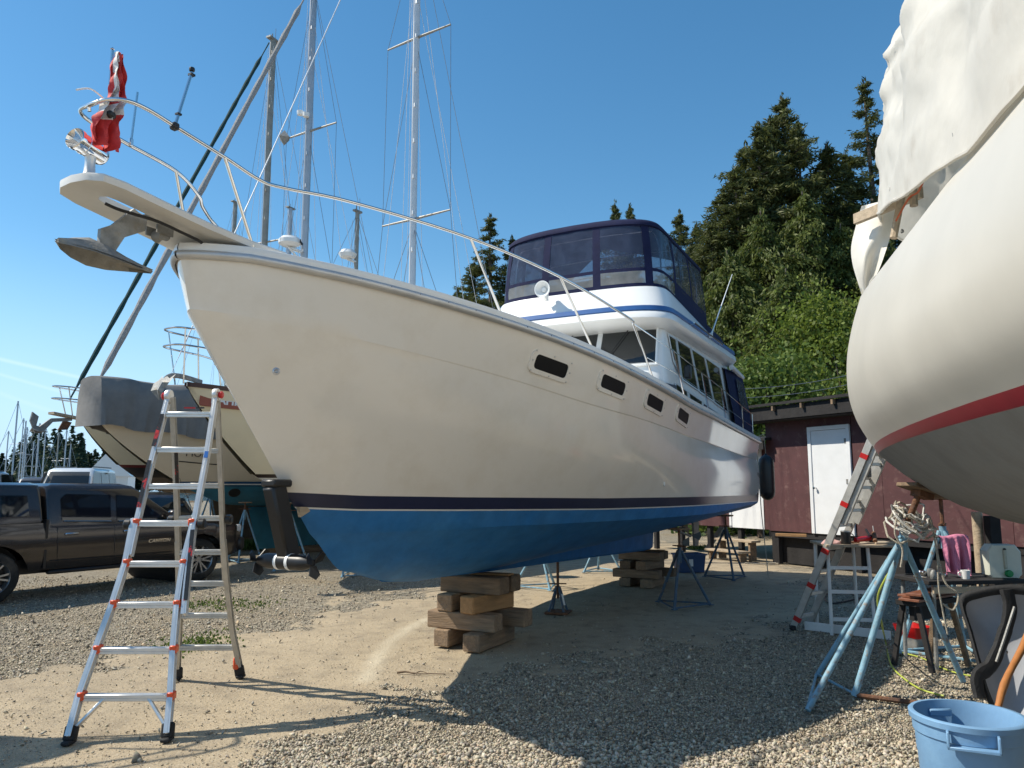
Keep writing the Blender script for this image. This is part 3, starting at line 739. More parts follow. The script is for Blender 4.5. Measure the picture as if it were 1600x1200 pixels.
# rod with ball on the port rail, plain rod on the starboard rail
q0 = Y(-.30, .26, 4.155); q1 = Y(-.19, .26, 4.60)
mb = MB(); mb.tube([q0, q1], .011, 8); so = mb.build("antenna_rod", M_['steel'], yacht)
mb = MB(); mb.box(q0, (.05, .055, .05), ch=.01); mb.lathe([(.0, -.02), (.018, -.012), (.02, 0), (.018, .012), (0, .02)], 10, Matrix.Translation(q1 + Vector((0, 0, .02)))); mb.box(q1 - Vector((0, 0, .02)), (.035, .035, .014)); mb.box(q0 + (q1 - q0) * .22, (.032, .032, .012)); mb.build("clamp", M_['black'], so)
mb = MB(); mb.tube([Y(-.26, -.25, 4.16), Y(-.235, -.25, 4.56)], .009, 8); mb.box(Y(-.26, -.25, 4.17), (.03, .03, .06), ch=.006); mb.build("rod", M_['steel'], yacht)
# flag on its staff
mb = MB(); mb.tube([Y(-.62, .02, 4.17), Y(-.62, .02, 4.60)], .011, 8); mb.lathe([(0, -.01), (.014, 0), (0, .016)], 8, Matrix.Translation(Y(-.62, .02, 4.61)), cap=False); stf = mb.build("flag_staff", M_['steel'], yacht)
mb = MB(); mb.tube(catmull([Y(-.66, .02, 4.25), Y(-.76, .04, 4.26), Y(-.86, .06, 4.20)], 4), .006, 6); mb.build("tie", M_['gelw'], stf)
rows = []; mi = []
for i in range(34):
    t = i / 33
    row = []
    wdt = interp(t, [(0, .02), (.12, .035), (.45, .075), (.62, .095), (.72, .085), (.8, .105), (1, .115)])
    cx = interp(t, [(0, -.60), (.4, -.60), (.62, -.645), (.8, -.67), (1, -.66)])
    for k in range(22):
        f = k / 21 * 2 - 1
        fold = .045 * math.sin(f * 8 + t * 3.0) * min(1, t * 2.2) + .02 * math.sin(f * 15 - t * 7)
        row.append(Y(cx + wdt * f * (.85 + .12 * math.sin(t * 9)) + .008 * math.sin(t * 31 + k), .055 + fold + .03 * t, 4.585 - .70 * t - .03 * abs(f) * math.sin(t * 5)))
    rows.append(row)
mb = MB(); mb.grid(rows)
for i in range(33):
    for k in range(21):
        t = i / 33; f = k / 21
        lim = .42 if t < .42 else .0
        white = (t < .46 and .08 + .1 * t < f < .52 - .10 * t) or (.48 < t - .05 * math.sin(f * 5) < .67)
        mb.m[i * 21 + k] = 1 if white else 0
mb.build("flag", [PM("flag_red", (.58, .045, .045), rough=.75, var=.15, vs=20, bump=.1), PM("flag_white", (.75, .72, .70), rough=.8, var=.08, vs=20)], yacht, recalc=False, ang=80)
mb = MB(); mb.box(Y(-.66, .12, 4.11), (.06, .04, .05), ch=.015); mb.build("clamp", M_['black'], stf)
# starboard rail low run seen under the port one
# lifelines along the side decks
sp = [(5.94, 3.47, 6.42, 2.90), (7.38, 3.37, 7.75, 2.82), (8.78, 3.31, 9.1, 2.76), (10.7, 3.20, 10.75, 2.70), (11.85, 3.15, 11.85, 2.66)]
for sgn in (1, -1):
    pr = lambda s: sgn * railp(s)
    for s0, z0, s1, z1 in sp: stanchion(Y(s0, pr(s0), z0), Y(s1, pr(s1), z1), .0115)
    mb = MB(); P_ = [Y(4.62, pr(4.6), 3.58)] + [Y(s0, pr(s0), z0) for s0, z0, _, _ in sp]; mb.tube(P_, .0075, 6)
    P2 = [Y(5.0, pr(5.0), 3.24)] + [Y((s0 + s1) / 2, pr(s0), (z0 + z1) / 2) for s0, z0, s1, z1 in sp]; mb.tube(P2, .004, 6); mb.build("lifeline", M_['steel'], yacht)
# windlass and bow line
mb = MB(); mb.box(Y(.75, 0, 3.50), (.3, .2, .16), ch=.03); mb.lathe([(.06, 0), (.07, .05), (.045, .1), (.07, .14)], 14, Matrix.Translation(Y(.95, 0, 3.45))); mb.build("windlass", M_['galv'], yacht)
mb = MB(); mb.lathe([(.22, 0), (.22, .03), (.12, .06), (0, .07)], 18, Matrix.Translation(Y(1.5, .25, 3.40))); mb.build("hatch", M_['gelw'], yacht)
# bow thruster hung on the stem
arm = MB(); c0 = YP(428, 757, .03); c1 = YP(452, 872, .03)
d_ = (c1 - c0).normalized()
Mx = frame((c0 + c1) / 2, d_, (0, 1, 0)); arm.box((c0 + c1) / 2, ((c1 - c0).length, .13, .16), Mx, ch=.02); arm.box(c0 + Vector((-.03, 0, .01)), (.2, .16, .06), ch=.015)
bt_ = arm.build("bow_thruster", M_['black'], yacht)
cy = MB(); c = Y(1.12, .03, 1.155); Mx = Matrix.Translation(c) @ Matrix.Rotation(math.pi / 2, 4, 'X')
cy.lathe([(.0, -.30), (.03, -.29), (.045, -.25), (.06, -.2), (.062, -.16), (.062, .16), (.06, .2), (.045, .25), (.03, .29), (0, .30)], 18, Mx, cap=False); cy.build("motor_tube", M_['black'], bt_)
cy = MB()
for q in (-.06, .06): cy.lathe([(.064, q - .015), (.066, q - .014), (.066, q + .014), (.064, q + .015)], 18, Mx, cap=False)
cy.build("band", M_['gelw'], bt_)
for sy in (-.30, .30):
    pr_ = MB()
    for k in range(3):
        a = k * 2.094 + .5
        for (w0) in (0,):
            e1 = Vector((math.cos(a), 0, math.sin(a))); e2 = Vector((-math.sin(a), 0, math.cos(a)))
            pr_.prism([c + Vector((0, sy, 0)) + e1 * .02 - e2 * .02, c + Vector((0, sy + .02, 0)) + e1 * .09 - e2 * .045, c + Vector((0, sy + .02, 0)) + e1 * .125, c + Vector((0, sy - .01, 0)) + e1 * .09 + e2 * .045, c + Vector((0, sy - .02, 0)) + e1 * .02 + e2 * .02], (0, .008, 0))
    pr_.build("propeller", M_['black'], bt_)
mb = MB(); mb.prism([YP(463, 792, .03), YP(484, 792, .03), YP(480, 799, .03), YP(466, 808, .03)], Vector((0, .03, 0))); mb.build("stem_bracket", M_['woodpale'], yacht)

# ------------------------------------------------------------------ deckhouse and flybridge
def outline(w, sf, d, sb, n=3.2, k=26):
    pts = [Y(sb, -w, 0)]
    pts.append(Y((sb + sf + d) / 2, -w, 0))
    for i in range(k + 1):
        a = -math.pi / 2 + math.pi * i / k
        pp = math.copysign(abs(math.sin(a)) ** (2 / n), math.sin(a)) * w; ss = sf + d * (1 - abs(math.cos(a)) ** (2 / n))
        pts.append(Y(ss, pp, 0))
    pts.append(Y((sb + sf + d) / 2, w, 0)); pts.append(Y(sb, w, 0))
    return pts
def lift(o_, z, tilt=0.0): return [Vector((q.x, q.y, z + tilt * (-q.x - 7))) for q in o_]
# trunk in front of the windscreen, cabin sides
tk = MB(); tk.grid([lift(outline(1.42, 4.3, 1.2, 7.2), 2.95, -.05), lift(outline(1.36, 4.5, 1.2, 7.2), 3.22, .04), lift(outline(1.25, 4.8, 1.2, 7.2), 3.36, .075)])
tp = lift(outline(1.25, 4.8, 1.2, 7.2), 3.36, .075); tk.add(tp, [tuple(range(len(tp)))])
tk.build("trunk_cabin", M_['gelw'], yacht, ang=40)
cab = MB(); cab.grid([lift(outline(1.50, 6.70, .45, 11.3, 9), 2.7), lift(outline(1.423, 6.76, .45, 11.3, 9), 3.44), lift(outline(1.36, 7.08, .42, 11.3, 9), 4.05)])
cab.build("cabin", M_['gelw'], yacht, ang=30)
def wallpt(s, z, out=.012): 
    p = 1.50 - .14 * (z - 2.7) / 1.35
    return Y(s, p + out, z)
def sidepane(quad, name="side_window"):
    for sgn in (1, -1):
        q = [Vector((a.x, a.y * sgn, a.z)) for a in (wallpt(s, z) for s, z in quad)]
        c = sum(q, Vector()) / len(q); m1 = MB()
        outer = [c + (x - c) * 1.0 + Vector((0, 0, 0)) for x in q]; nrm = Vector((0, sgn, .15)).normalized()
        inner = []
        for x in q:
            v_ = (c - x); inner.append(x + v_.normalized() * .035)
        m1.grid([outer + [outer[0]], [x + nrm * .012 for x in outer] + [outer[0] + nrm * .012], [x + nrm * .012 for x in inner] + [inner[0] + nrm * .012], inner + [inner[0]]])
        f = m1.build(name, M_['alu'], yacht, smooth=False)
        g = MB(); g.add([x + nrm * .004 for x in inner], [tuple(range(len(inner)))]); g.build("pane", M_['dark'], f, smooth=False)
for qd in ([(7.32, 3.98), (7.42, 3.56), (7.72, 3.36), (7.72, 3.98)], [(7.76, 3.98), (7.76, 3.34), (8.7, 3.27), (8.55, 3.97)], [(8.59, 3.97), (8.74, 3.26), (9.65, 3.19), (9.45, 3.95)], [(9.49, 3.95), (9.69, 3.18), (10.75, 3.08), (10.5, 3.92)]): sidepane(qd)
for qd in ([(7.35, 3.25), (7.35, 3.0), (8.0, 2.94), (8.0, 3.19)], [(8.05, 3.185), (8.05, 2.93), (8.85, 2.87), (8.85, 3.12)]): sidepane(qd)
for sgn in (1, -1):
    mb = MB(); mb.prism([Y(4.6, sgn * 1.445, 3.0), Y(7.3, sgn * 1.485, 3.12), Y(7.3, sgn * 1.485, 3.2), Y(4.9, sgn * 1.42, 3.1)], (0, sgn * .012, 0)); mb.build("side_stripe", M_['navy'], yacht, smooth=False); mb = MB(); mb.prism([Y(8.9, sgn * 1.484, 2.98), Y(10.9, sgn * 1.484, 2.83), Y(10.9, sgn * 1.484, 2.92), Y(8.9, sgn * 1.484, 3.08)], (0, sgn * .012, 0)); mb.build("side_stripe", M_['navy'], yacht, smooth=False); mb = MB()
# windscreen: three raked panes with posts
def wspt(p, t):
    "front of the cabin at breadth p, t from sill to head"
    w0, w1 = 1.423, 1.36
    f0 = 6.76 + .45 * (1 - max(0, 1 - abs(p / w0) ** 9) ** (1 / 9)); f1 = 7.08 + .42 * (1 - max(0, 1 - abs(p / w0) ** 9) ** (1 / 9))
    pp = p * (1 - t * .044)
    return Y(f0 + (f1 - f0) * t - .02, pp, 3.44 + .61 * t)
for a, c in ((-1.36, -.48), (-.44, .44), (.48, 1.36)):
    g = MB(); n_ = 8
    rows = [[wspt(a + (c - a) * i / n_, t) for i in range(n_ + 1)] for t in (.08, .5, .93)]
    f = MB(); e = [wspt(a + (c - a) * i / n_, .02) for i in range(n_ + 1)]; e2 = [wspt(a + (c - a) * i / n_, .98) for i in range(n_ + 1)]
    f.tube(e, .02, 6); f.tube(e2, .02, 6); f.tube([wspt(a, .0), wspt(a, 1)], .022, 6); f.tube([wspt(c, .0), wspt(c, 1)], .022, 6)
    fo = f.build("windscreen_frame", M_['gelw'], yacht); g.grid(rows); g.build("pane", M_['dark'], fo)
    wp = MB(); mid = (a + c) / 2; q = wspt(mid, .97) + Vector((.03, 0, 0)); wp.tube([q, wspt(mid - .25, .35) + Vector((.03, 0, 0))], .008, 5); wp.tube([wspt(mid - .38, .55) + Vector((.035, 0, 0)), wspt(mid - .12, .15) + Vector((.035, 0, 0))], .007, 5); wp.build("wiper", M_['black'], fo)
mb = MB(); mb.box(Y(7.55, 1.60, 3.42), (.12, .1, .2), ch=.02); mb.build("side_mirror", M_['black'], yacht)
mb = MB(); mb.lathe([(.0, -.02), (.13, -.01), (.14, 0), (.06, .03), (0, .035)], 14, frame(wspt(-.25, .55) + Vector((.02, 0, .0)), (0, 1, 0), (.4, 0, 1)), cap=False)
# flybridge: brow, coaming
BR = lambda w, sf: outline(w, sf, .75, 11.2, 3.4)
br = MB(); br.grid([lift(outline(1.38, 6.95, .6, 11.2, 3.6), 4.02), lift(BR(1.50, 6.62), 4.05), lift(BR(1.56, 6.52), 4.11), lift(BR(1.55, 6.55), 4.19), lift(BR(1.52, 6.62), 4.23)])
under = lift(outline(1.38, 6.95, .6, 11.2, 3.6), 4.02); br.add(under, [tuple(range(len(under)))])
br.build("brow", M_['gelw'], yacht, ang=45)
st_ = MB(); st_.grid([lift(BR(1.525, 6.612), 4.228), lift(BR(1.540, 6.595), 4.24), lift(BR(1.528, 6.61), 4.305), lift(BR(1.51, 6.64), 4.308)]); st_.build("brow_stripe", PM("stripe_blue", (.035, .11, .30), rough=.35, var=.08), yacht)
CO = lambda w, sf, sb=10.2: outline(w, sf, .62, sb, 3.6)
co = MB()
def slopez(o_, z, zb):      # coaming falls towards the stern
    return [Vector((q.x, q.y, z + (zb - z) * max(0, (-q.x - 7.5) / 2.9))) for q in o_]
co.grid([slopez(CO(1.50, 6.66, 10.4), 4.27, 4.27), slopez(CO(1.47, 6.72, 10.4), 4.36, 4.31), slopez(CO(1.40, 6.86, 10.4), 4.58, 4.36), slopez(CO(1.37, 6.90, 10.4), 4.655, 4.40), slopez(CO(1.33, 6.94, 10.4), 4.665, 4.41), slopez(CO(1.30, 6.97, 10.4), 4.60, 4.36), slopez(CO(1.30, 6.97, 10.4), 4.25, 4.25)])
co.build("flybridge_coaming", M_['gelw'], yacht, ang=45)
fl = lift(CO(1.45, 6.75, 11.2), 4.26); mb = MB(); mb.add(fl, [tuple(range(len(fl)))]); mb.add(lift(CO(1.38, 6.99, 11.3), 4.03), [tuple(range(len(fl)))]); mb.build("flybridge_floor", M_['gelw'], yacht)
for sgn in (1, -1):
    mb = MB(); mb.tube([Y(8.0, sgn * 1.60, 4.25), Y(9.9, sgn * 1.60, 4.22)], .014, 8)
    for s in (8.0, 8.95, 9.9): mb.tube([Y(s, sgn * 1.60, 4.235), Y(s, sgn * 1.51, 4.215)], .01, 6)
    mb.build("grab_rail", M_['steel'], yacht)
# canvas enclosure
BOT = slopez(CO(1.345, 6.93, 9.9), 4.66, 4.43)
TOPZ = lambda q: 5.66 + .06 * (1 - (q.y / 1.3) ** 2) - .05 * max(0, (-q.x - 7.6) / 2)
TOP = [Vector((q.x, q.y, TOPZ(q))) for q in CO(1.27, 7.02, 9.75)]
def arc(pl):
    L_ = [0]
    for a, c in zip(pl, pl[1:]): L_.append(L_[-1] + (c - a).length)
    return L_
LB = arc(BOT); 
def at_arc(pl, Lc, t):
    t = t * Lc[-1]
    for i in range(len(pl) - 1):
        if t <= Lc[i + 1] + 1e-9: return pl[i].lerp(pl[i + 1], (t - Lc[i]) / (Lc[i + 1] - Lc[i] + 1e-9))
    return pl[-1]
LT = arc(TOP)
def env(t, h, bulge=.02):
    a = at_arc(BOT, LB, t); c = at_arc(TOP, LT, t); q = a.lerp(c, h)
    o_ = Vector((q.x + 8.4, q.y, 0)).normalized() * bulge * math.sin(math.pi * h)
    return q + o_ + Vector((0, 0, .012 * math.sin(t * 60) * h * (1 - h)))
def p2t(p):   # arc parameter of a breadth on the front
    best = min(range(401), key=lambda i: abs(at_arc(BOT, LB, .25 + .5 * i / 400).y - p)); return .25 + .5 * best / 400
tt = [0.0, .135, .262, p2t(-1.28) , p2t(-1.12), p2t(-.44), p2t(-.10), p2t(.44), p2t(1.12), p2t(1.28), .738, .865, 1.0]
tt = sorted([0.0, .12, .24] + [p2t(-1.20), p2t(-.43), p2t(.43), p2t(1.20)] + [.76, .88, 1.0])
hh = [0, .055, .235, .285, .93, 1.0]
fr = MB(); n_ = 14; bw = .0075
def cell(mb, t0, t1, h0, h1, out=0.0, nt=10, nh=5, wr=0.0):
    rows = []
    for i in range(nh + 1):
        row = []
        for k in range(nt + 1):
            t = t0 + (t1 - t0) * k / nt; h = h0 + (h1 - h0) * i / nh; q = env(t, h)
            n2 = Vector((q.x + 8.4, q.y, 0)).normalized()
            w_ = wr * (mnoise.noise(Vector((t * 40, h * 3, 1))) + .6 * mnoise.noise(Vector((t * 15 + h * 5, h * 9, 4))))
            row.append(q + n2 * (out + w_))
        rows.append(row)
    mb.grid(rows)
for i, t in enumerate(tt):
    cell(fr, max(0, t - bw), min(1, t + bw), 0, 1, .004, 2, 6)
cell(fr, 0, 1, hh[0], hh[1], .003, 90, 1); cell(fr, 0, 1, hh[2], hh[3], .003, 90, 1); cell(fr, 0, 1, hh[4], 1, .003, 90, 1)
cn = fr.build("canvas_enclosure", M_['canvas'], yacht, recalc=False)
vin = bpy.data.materials.new("clear_vinyl"); vin.use_nodes = True
N = vin.node_tree.nodes; L = vin.node_tree.links
for q in list(N): N.remove(q)
ou = N.new("ShaderNodeOutputMaterial"); tr_ = N.new("ShaderNodeBsdfTransparent"); tr_.inputs[0].default_value = (.58, .60, .66, 1)
gl = N.new("ShaderNodeBsdfPrincipled"); gl.inputs["Base Color"].default_value = (.05, .055, .09, 1); gl.inputs["Roughness"].default_value = .12; gl.inputs["Specular IOR Level"].default_value = .8
tc = N.new("ShaderNodeTexCoord"); nn = N.new("ShaderNodeTexNoise"); nn.inputs["Scale"].default_value = 5; nn.inputs["Detail"].default_value = 6; L.new(tc.outputs["Object"], nn.inputs["Vector"])
bb = N.new("ShaderNodeBump"); bb.inputs["Strength"].default_value = .35; bb.inputs["Distance"].default_value = .05; L.new(nn.outputs["Fac"], bb.inputs["Height"]); L.new(bb.outputs[0], gl.inputs["Normal"])
mr_ = N.new("ShaderNodeMapRange"); mr_.inputs[1].default_value = .3; mr_.inputs[2].default_value = .75; mr_.inputs[3].default_value = .50; mr_.inputs[4].default_value = .78; L.new(nn.outputs["Fac"], mr_.inputs[0])
ms = N.new("ShaderNodeMixShader"); L.new(mr_.outputs[0], ms.inputs[0]); L.new(tr_.outputs[0], ms.inputs[1]); L.new(gl.outputs[0], ms.inputs[2]); L.new(ms.outputs[0], ou.inputs["Surface"])
vin2 = vin.copy(); vin2.name = 'hazy_vinyl'; [setattr(n_.inputs['Base Color'], 'default_value', (.26, .25, .23, 1)) for n_ in vin2.node_tree.nodes if n_.type == 'BSDF_PRINCIPLED']
for a, c in zip(tt, tt[1:]):
    for (h0, h1) in ((hh[1], hh[2]), (hh[3], hh[4])):
        if (a < .2 or a > .7) and h0 < .1:
            g = MB(); cell(g, a, c, h0, h1, .001, 8, 3, .004); g.build("canvas_panel", M_['canvas'], cn, recalc=False); continue
        g = MB(); cell(g, a + bw, c - bw, h0, h1, .0, 14, 8, .010); g.build("window_pane", vin2 if h0 < .1 else vin, cn, recalc=False)
rf = MB(); rows = []
for q in (1.0, .97, .75, .4, .0):
    rows.append([Vector((-8.4 + (a.x + 8.4) * q, a.y * q, TOPZ(Vector((-8.4 + (a.x + 8.4) * q, a.y * q, 0))) + (.0 if q == 1 else .045 + .03 * (1 - q)))) for a in CO(1.29, 6.99, 9.8)])
rf.grid(rows); rf.grid([[q + Vector((0, 0, -.05)) for q in rows[0]], rows[0]]); rf.build("bimini_top", M_['canvas'], cn, ang=60)
# inside the flybridge: console, seat, wheel, frame bows
mb = MB(); mb.box(Y(7.6, .1, 4.62), (.5, 1.6, .7), ch=.08); mb.build("helm_console", PM("console_grey", (.16, .16, .17), rough=.5, var=.1), yacht)
seat = PM("seat_vinyl", (.34, .31, .26), rough=.5, var=.08); 
mb = MB(); mb.box(Y(8.7, .55, 4.62), (.5, .7, .14), ch=.05); mb.box(Y(8.95, .55, 4.92), (.14, .7, .55), ch=.05); mb.box(Y(8.75, .55, 4.4), (.2, .2, .35)); mb.build("helm_seat", seat, yacht)
mb = MB(); mb.box(Y(8.0, 1.0, 4.78), (.5, .35, .34), ch=.1); mb.build("seat_cushion", PM("yellow_cover", (.55, .45, .10), rough=.6, var=.15), yacht)
mb = MB()
for s in (7.5, 8.6, 9.6): mb.tube(catmull([Y(s, -1.25, 4.5), Y(s, -1.2, 5.5), Y(s, -.8, 5.66), Y(s, .8, 5.66), Y(s, 1.2, 5.5), Y(s, 1.25, 4.5)], 5), .012, 6)
mb.build("bimini_bows", M_['steel'], yacht)
# loud hailer
c = Y(6.70, -.30, 4.66); d_ = (y2w(c) * -1).normalized()
mb = MB(); Mh = frame(c + Vector((.08, 0, .04)), (0, 1, 0), (-.25, 0, 1)); Mh = frame(c + Vector((.06, 0, .03)), (0, 1, .05), (.1, 0, 1))
mb.lathe([(.02, -.14), (.035, -.12), (.05, -.06), (.085, .04), (.125, .075), (.128, .085), (.115, .085), (.07, .03), (.04, .0), (.036, .03), (.03, .04), (0, .042)], 20, Mh, cap=False); mb.box(c + Vector((.0, 0, -.07)), (.07, .05, .12)); mb.build("loud_hailer", M_['gelw'], yacht)
# whip antenna, name script left unreadable, aft canvases
mb = MB(); a0 = Y(9.15, 1.58, 4.25); a1 = Y(10.95, 1.60, 5.75); mb.tube([a0, a0.lerp(a1, .05), a0.lerp(a1, .06), a1], [.02, .018, .013, .006], 8); mb.box(a0, (.06, .05, .08)); mb.build("whip_antenna", M_['gelw'], yacht)
af = MB()
rows = []
for s, zt_, w in ((9.5, 4.72, 1.30), (10.2, 4.80, 1.33), (11.1, 4.72, 1.33), (11.5, 4.62, 1.30)):
    rows.append([Y(s, -w - .06, 4.2)] + [Y(s, w * math.sin(a), 4.3 + (zt_ - 4.3) * max(0, math.cos(a)) ** .25) for a in [(-90 + 10 * k) * math.pi / 180 for k in range(19)]] + [Y(s, w + .06, 4.2)])
af.grid(rows); af.add(rows[-1], [tuple(range(len(rows[-1])))]); af.build("aft_cover", M_['canvas'], yacht, ang=50)
ck = MB(); rows = []
for s, w in ((10.8, 1.50), (11.3, 1.55), (11.9, 1.60)):
    rows.append([Y(s, w + .12, 2.66), Y(s, w + .02, 3.3), Y(s, w - .08, 3.92), Y(s, w - .2, 4.0), Y(s, -w + .2, 4.0), Y(s, -w + .08, 3.92), Y(s, -w - .02, 3.3), Y(s, -w - .12, 2.66)])
ck.grid(rows); ck.add(rows[-1], [tuple(range(8))]); ck.build("cockpit_canvas", M_['canvas'], yacht, ang=40)
mb = MB(); mb.tube([Y(10.9, 1.53, 3.96), Y(12.0, 1.50, 3.90)], .05, 8); mb.tube([Y(11.0, -1.53, 3.96), Y(12.0, -1.50, 3.90)], .05, 8); mb.build("awning_roll", M_['gelw'], yacht)
for sgn in (1, -1):
    mb = MB(); mb.add([Y(11.25, sgn * 1.598, 3.2), Y(11.8, sgn * 1.64, 3.15), Y(11.75, sgn * 1.565, 3.75), Y(11.3, sgn * 1.525, 3.8)], [(0, 1, 2, 3)]); mb.build("window_pane", vin, yacht, smooth=False)
# fender hanging off the quarter
fp = y2w(Y(12.25, 1.62, 0)); fp = AY(1198, 745, fp.y)
fd = thing("fender", "long black fender hanging on a rope off the motor yacht's stern corner", "fender", (fp.x, fp.y, fp.z - .46))
mb = MB(); mb.lathe([(0, 0), (.03, .0), (.09, .03), (.135, .09), (.15, .17), (.15, .72), (.135, .80), (.09, .86), (.03, .89), (.02, .92), (0, .92)], 18, cap=False); mb.build("body", M_['black'], fd)
mb = MB(); mb.tube([(0, 0, .9), (-.04, -.05, 1.3), y2w(Y(11.85, 1.66, 2.66)) - Vector(fd.location)], .007, 6); mb.build("lanyard", M_['rope'], fd)
mb = MB(); q = y2w(Y(12.02, 1.72, 2.6)); mb.tube([(q.x, q.y, q.z), (q.x + .03, q.y - .02, 1.3), (q.x + .12, q.y, .03)], .009, 6); o = mb.build("mooring_rope", M_['rope'], org=(q.x, q.y, 0)); o.location = (q.x, q.y, 0); tag(o, "thin slack rope hanging from the motor yacht's stern corner to the ground", "rope")
# ================================================================== folding ladder in front of the yacht
def bar(mb, a, b_, w, t, side, ch=0.0):
    a = Vector(a); b_ = Vector(b_); d = b_ - a
    M = frame((a + b_) / 2, d, side); mb.box((a + b_) / 2, (d.length, w, t), M, ch=ch)
FL, FR, RL, RR = G(107, 1163), G(261, 1158), G(277, 1062), G(376, 1059)
AL = AY(264, 619, 6.50); AR = AY(338, 617, 6.55); LO = (FL + FR + RL + RR) / 4; LO.z = 0
lad = thing("folding_ladder", "tall aluminium folding ladder with orange joints standing open on the sand", "ladder", LO)
def pln(a, b_, c): n_ = (b_ - a).cross(c - a).normalized(); return a, n_
P0, NF = pln((AL + AR) / 2, FL, FR); P1, NR = pln((AL + AR) / 2, RL, RR)
def LF(u, v, off=0): return APL(u, v, P0, NF) + NF * off * (1 if NF.y < 0 else -1)
def LR(u, v, off=0): return APL(u, v, P1, NR)
lx = (AR - AL).normalized()
def rail(pts, w, t, off, mat, nm):
    mb = MB(); P = [Vector(p) for p in pts]
    for a, b_ in zip(P, P[1:]):
        d = (b_ - a).normalized(); nrm = lx.cross(d).normalized()
        bar(mb, a - d * .004 + nrm * off, b_ + d * .004 + nrm * off, t, w, lx, .003)
        for s_ in (-1, 1): bar(mb, a + nrm * off + nrm * s_ * (w / 2 - .004) , b_ + nrm * off + nrm * s_ * (w / 2 - .004), t + .022, .006, lx)
    return mb.build(nm, mat, lad, org=LO)
rail([AL, LF(238, 720), LF(213, 822), LF(203, 868)], .066, .016, 0, M_['alu'], "rail")
rail([AR, LF(322, 720), LF(303, 822), LF(293, 905), LF(288, 960)], .066, .016, 0, M_['alu'], "rail")
rail([LF(210, 812), LF(197, 880), LF(176, 946), LF(150, 1016), LF(124, 1089), FL + Vector((0, 0, .05))], .07, .018, .0, M_['alu'], "rail")
rail([LF(304, 812), LF(287, 880), LF(277, 946), LF(271, 1016), LF(267, 1089), FR + Vector((0, 0, .05))], .07, .018, .0, M_['alu'], "rail")
rail([AL + Vector((.02, .02, -.01)), LR(275, 745), LR(279, 860)], .066, .016, 0, M_['aludull'], "rail")
rail([AR + Vector((.0, .02, -.01)), LR(345, 745), LR(349, 862), LR(352, 905)], .066, .016, 0, M_['aludull'], "rail")
rail([LR(278, 845), LR(281, 960), RL + Vector((0, 0, .05))], .07, .018, 0, M_['aludull'], "rail")
rail([LR(349, 845), LR(354, 905), LR(363, 985), RR + Vector((0, 0, .05))], .07, .018, 0, M_['aludull'], "rail")
def rung(a, b_, mat, caps=False):
    mb = MB(); d = (b_ - a).normalized(); bar(mb, a, b_, .058, .026, (0, 1, 0), .004); bar(mb, a + Vector((0, -.012, -.022)), b_ + Vector((0, -.012, -.022)), .03, .022, (0, 1, 0), .003)
    r_ = mb.build("rung", mat, lad, org=LO)
    if caps:
        for q, s_ in ((a, -1), (b_, 1)):
            m2 = MB(); m2.box(q + d * .008 * s_, (.05, .075, .058), frame(q, d, (0, 1, 0)), ch=.008); m2.build("joint", M_['orange'], r_, org=LO)
for y, xa, xb, cp in ((646, 259, 330, 0), (701, 246, 322, 0), (758, 234, 314, 0), (816, 216, 299, 1), (879, 201, 286, 1), (943, 181, 276, 1), (1014, 155, 270, 1), (1087, 130, 266, 1)):
    rung(LF(xa, y), LF(xb, y), M_['alu'], cp)
for y, xa, xb in ((703, 273, 343), (757, 275, 345), (808, 277, 347), (861, 280, 349), (910, 281, 352), (960, 282, 359), (1010, 282, 366)):
    rung(LR(xa, y), LR(xb, y), M_['aludull'])
for a, c in ((LF(165, 1090), LF(112, 1143)), (LF(232, 1090), LF(259, 1135))):
    mb = MB(); bar(mb, a, c, .04, .02, NF, .003); mb.build("brace", M_['alu'], lad, org=LO)
for q, up in ((FL, LF(124, 1089)), (FR, LF(267, 1089)), (RL, LR(281, 960)), (RR, LR(363, 985))):
    d = (up - q).normalized(); mb = MB(); bar(mb, q + Vector((0, 0, .0)) + d * .02, q + d * .12, .085, .05, lx, .01); mb.box(q + Vector((0, 0, .014)), (.065, .10, .028), ch=.008); mb.build("foot", M_['rubber'], lad, org=LO)
for a in (RL, RR):
    mb = MB(); mb.box(a + Vector((-.03, -.045, .14)), (.05, .05, .11), ch=.01); mb.build("foot_clip", M_['orange'], lad, org=LO)
for a, sgn in ((AL, -1), (AR, 1)):
    mb = MB(); Mx = frame(a, (0, 0, 1), (0, 1, 0) if sgn < 0 else (0, -1, 0)); Mx = Matrix.Translation(a) @ Matrix.Rotation(sgn * math.pi / 2, 4, 'Y')
    mb.lathe([(.052, -.02), (.056, -.012), (.056, .012), (.052, .02)], 18, Mx); hg_ = mb.build("hinge", M_['alu'], lad, org=LO)
    mb = MB(); mb.lathe([(.02, .02), (.03, .03), (.032, .05), (.02, .06)], 14, Mx); mb.build("knob", M_['red'], hg_, org=LO)
for q, sgn in ((LF(207, 819), -1), (LF(309, 819), 1), (LR(352, 812), 1), (LR(274, 812), -1)):
    mb = MB(); Mx = Matrix.Translation(q + lx * sgn * .03) @ Matrix.Rotation(math.pi / 2, 4, 'Y'); mb.lathe([(.03, -.03), (.042, -.02), (.042, .02), (.03, .03)], 16, Mx); mb.build("lock_knob", M_['black'], lad, org=LO)
for a, c in ((LF(256, 650, .040), LF(242, 700, .040)), (LF(236, 722, .040), LF(219, 795, .040)), (LF(303, 830, .040), LF(292, 940, .040))):
    mb = MB(); bar(mb, a + lx * .0 , c, .03, .004, lx); mb.build("sticker", M_['label'], lad, org=LO)
mb = MB(); bar(mb, LR(278, 700) + Vector((0, -.04, 0)), LR(280, 760) + Vector((0, -.04, 0)), .03, .004, lx); mb.build("sticker", M_['label'], lad, org=LO)
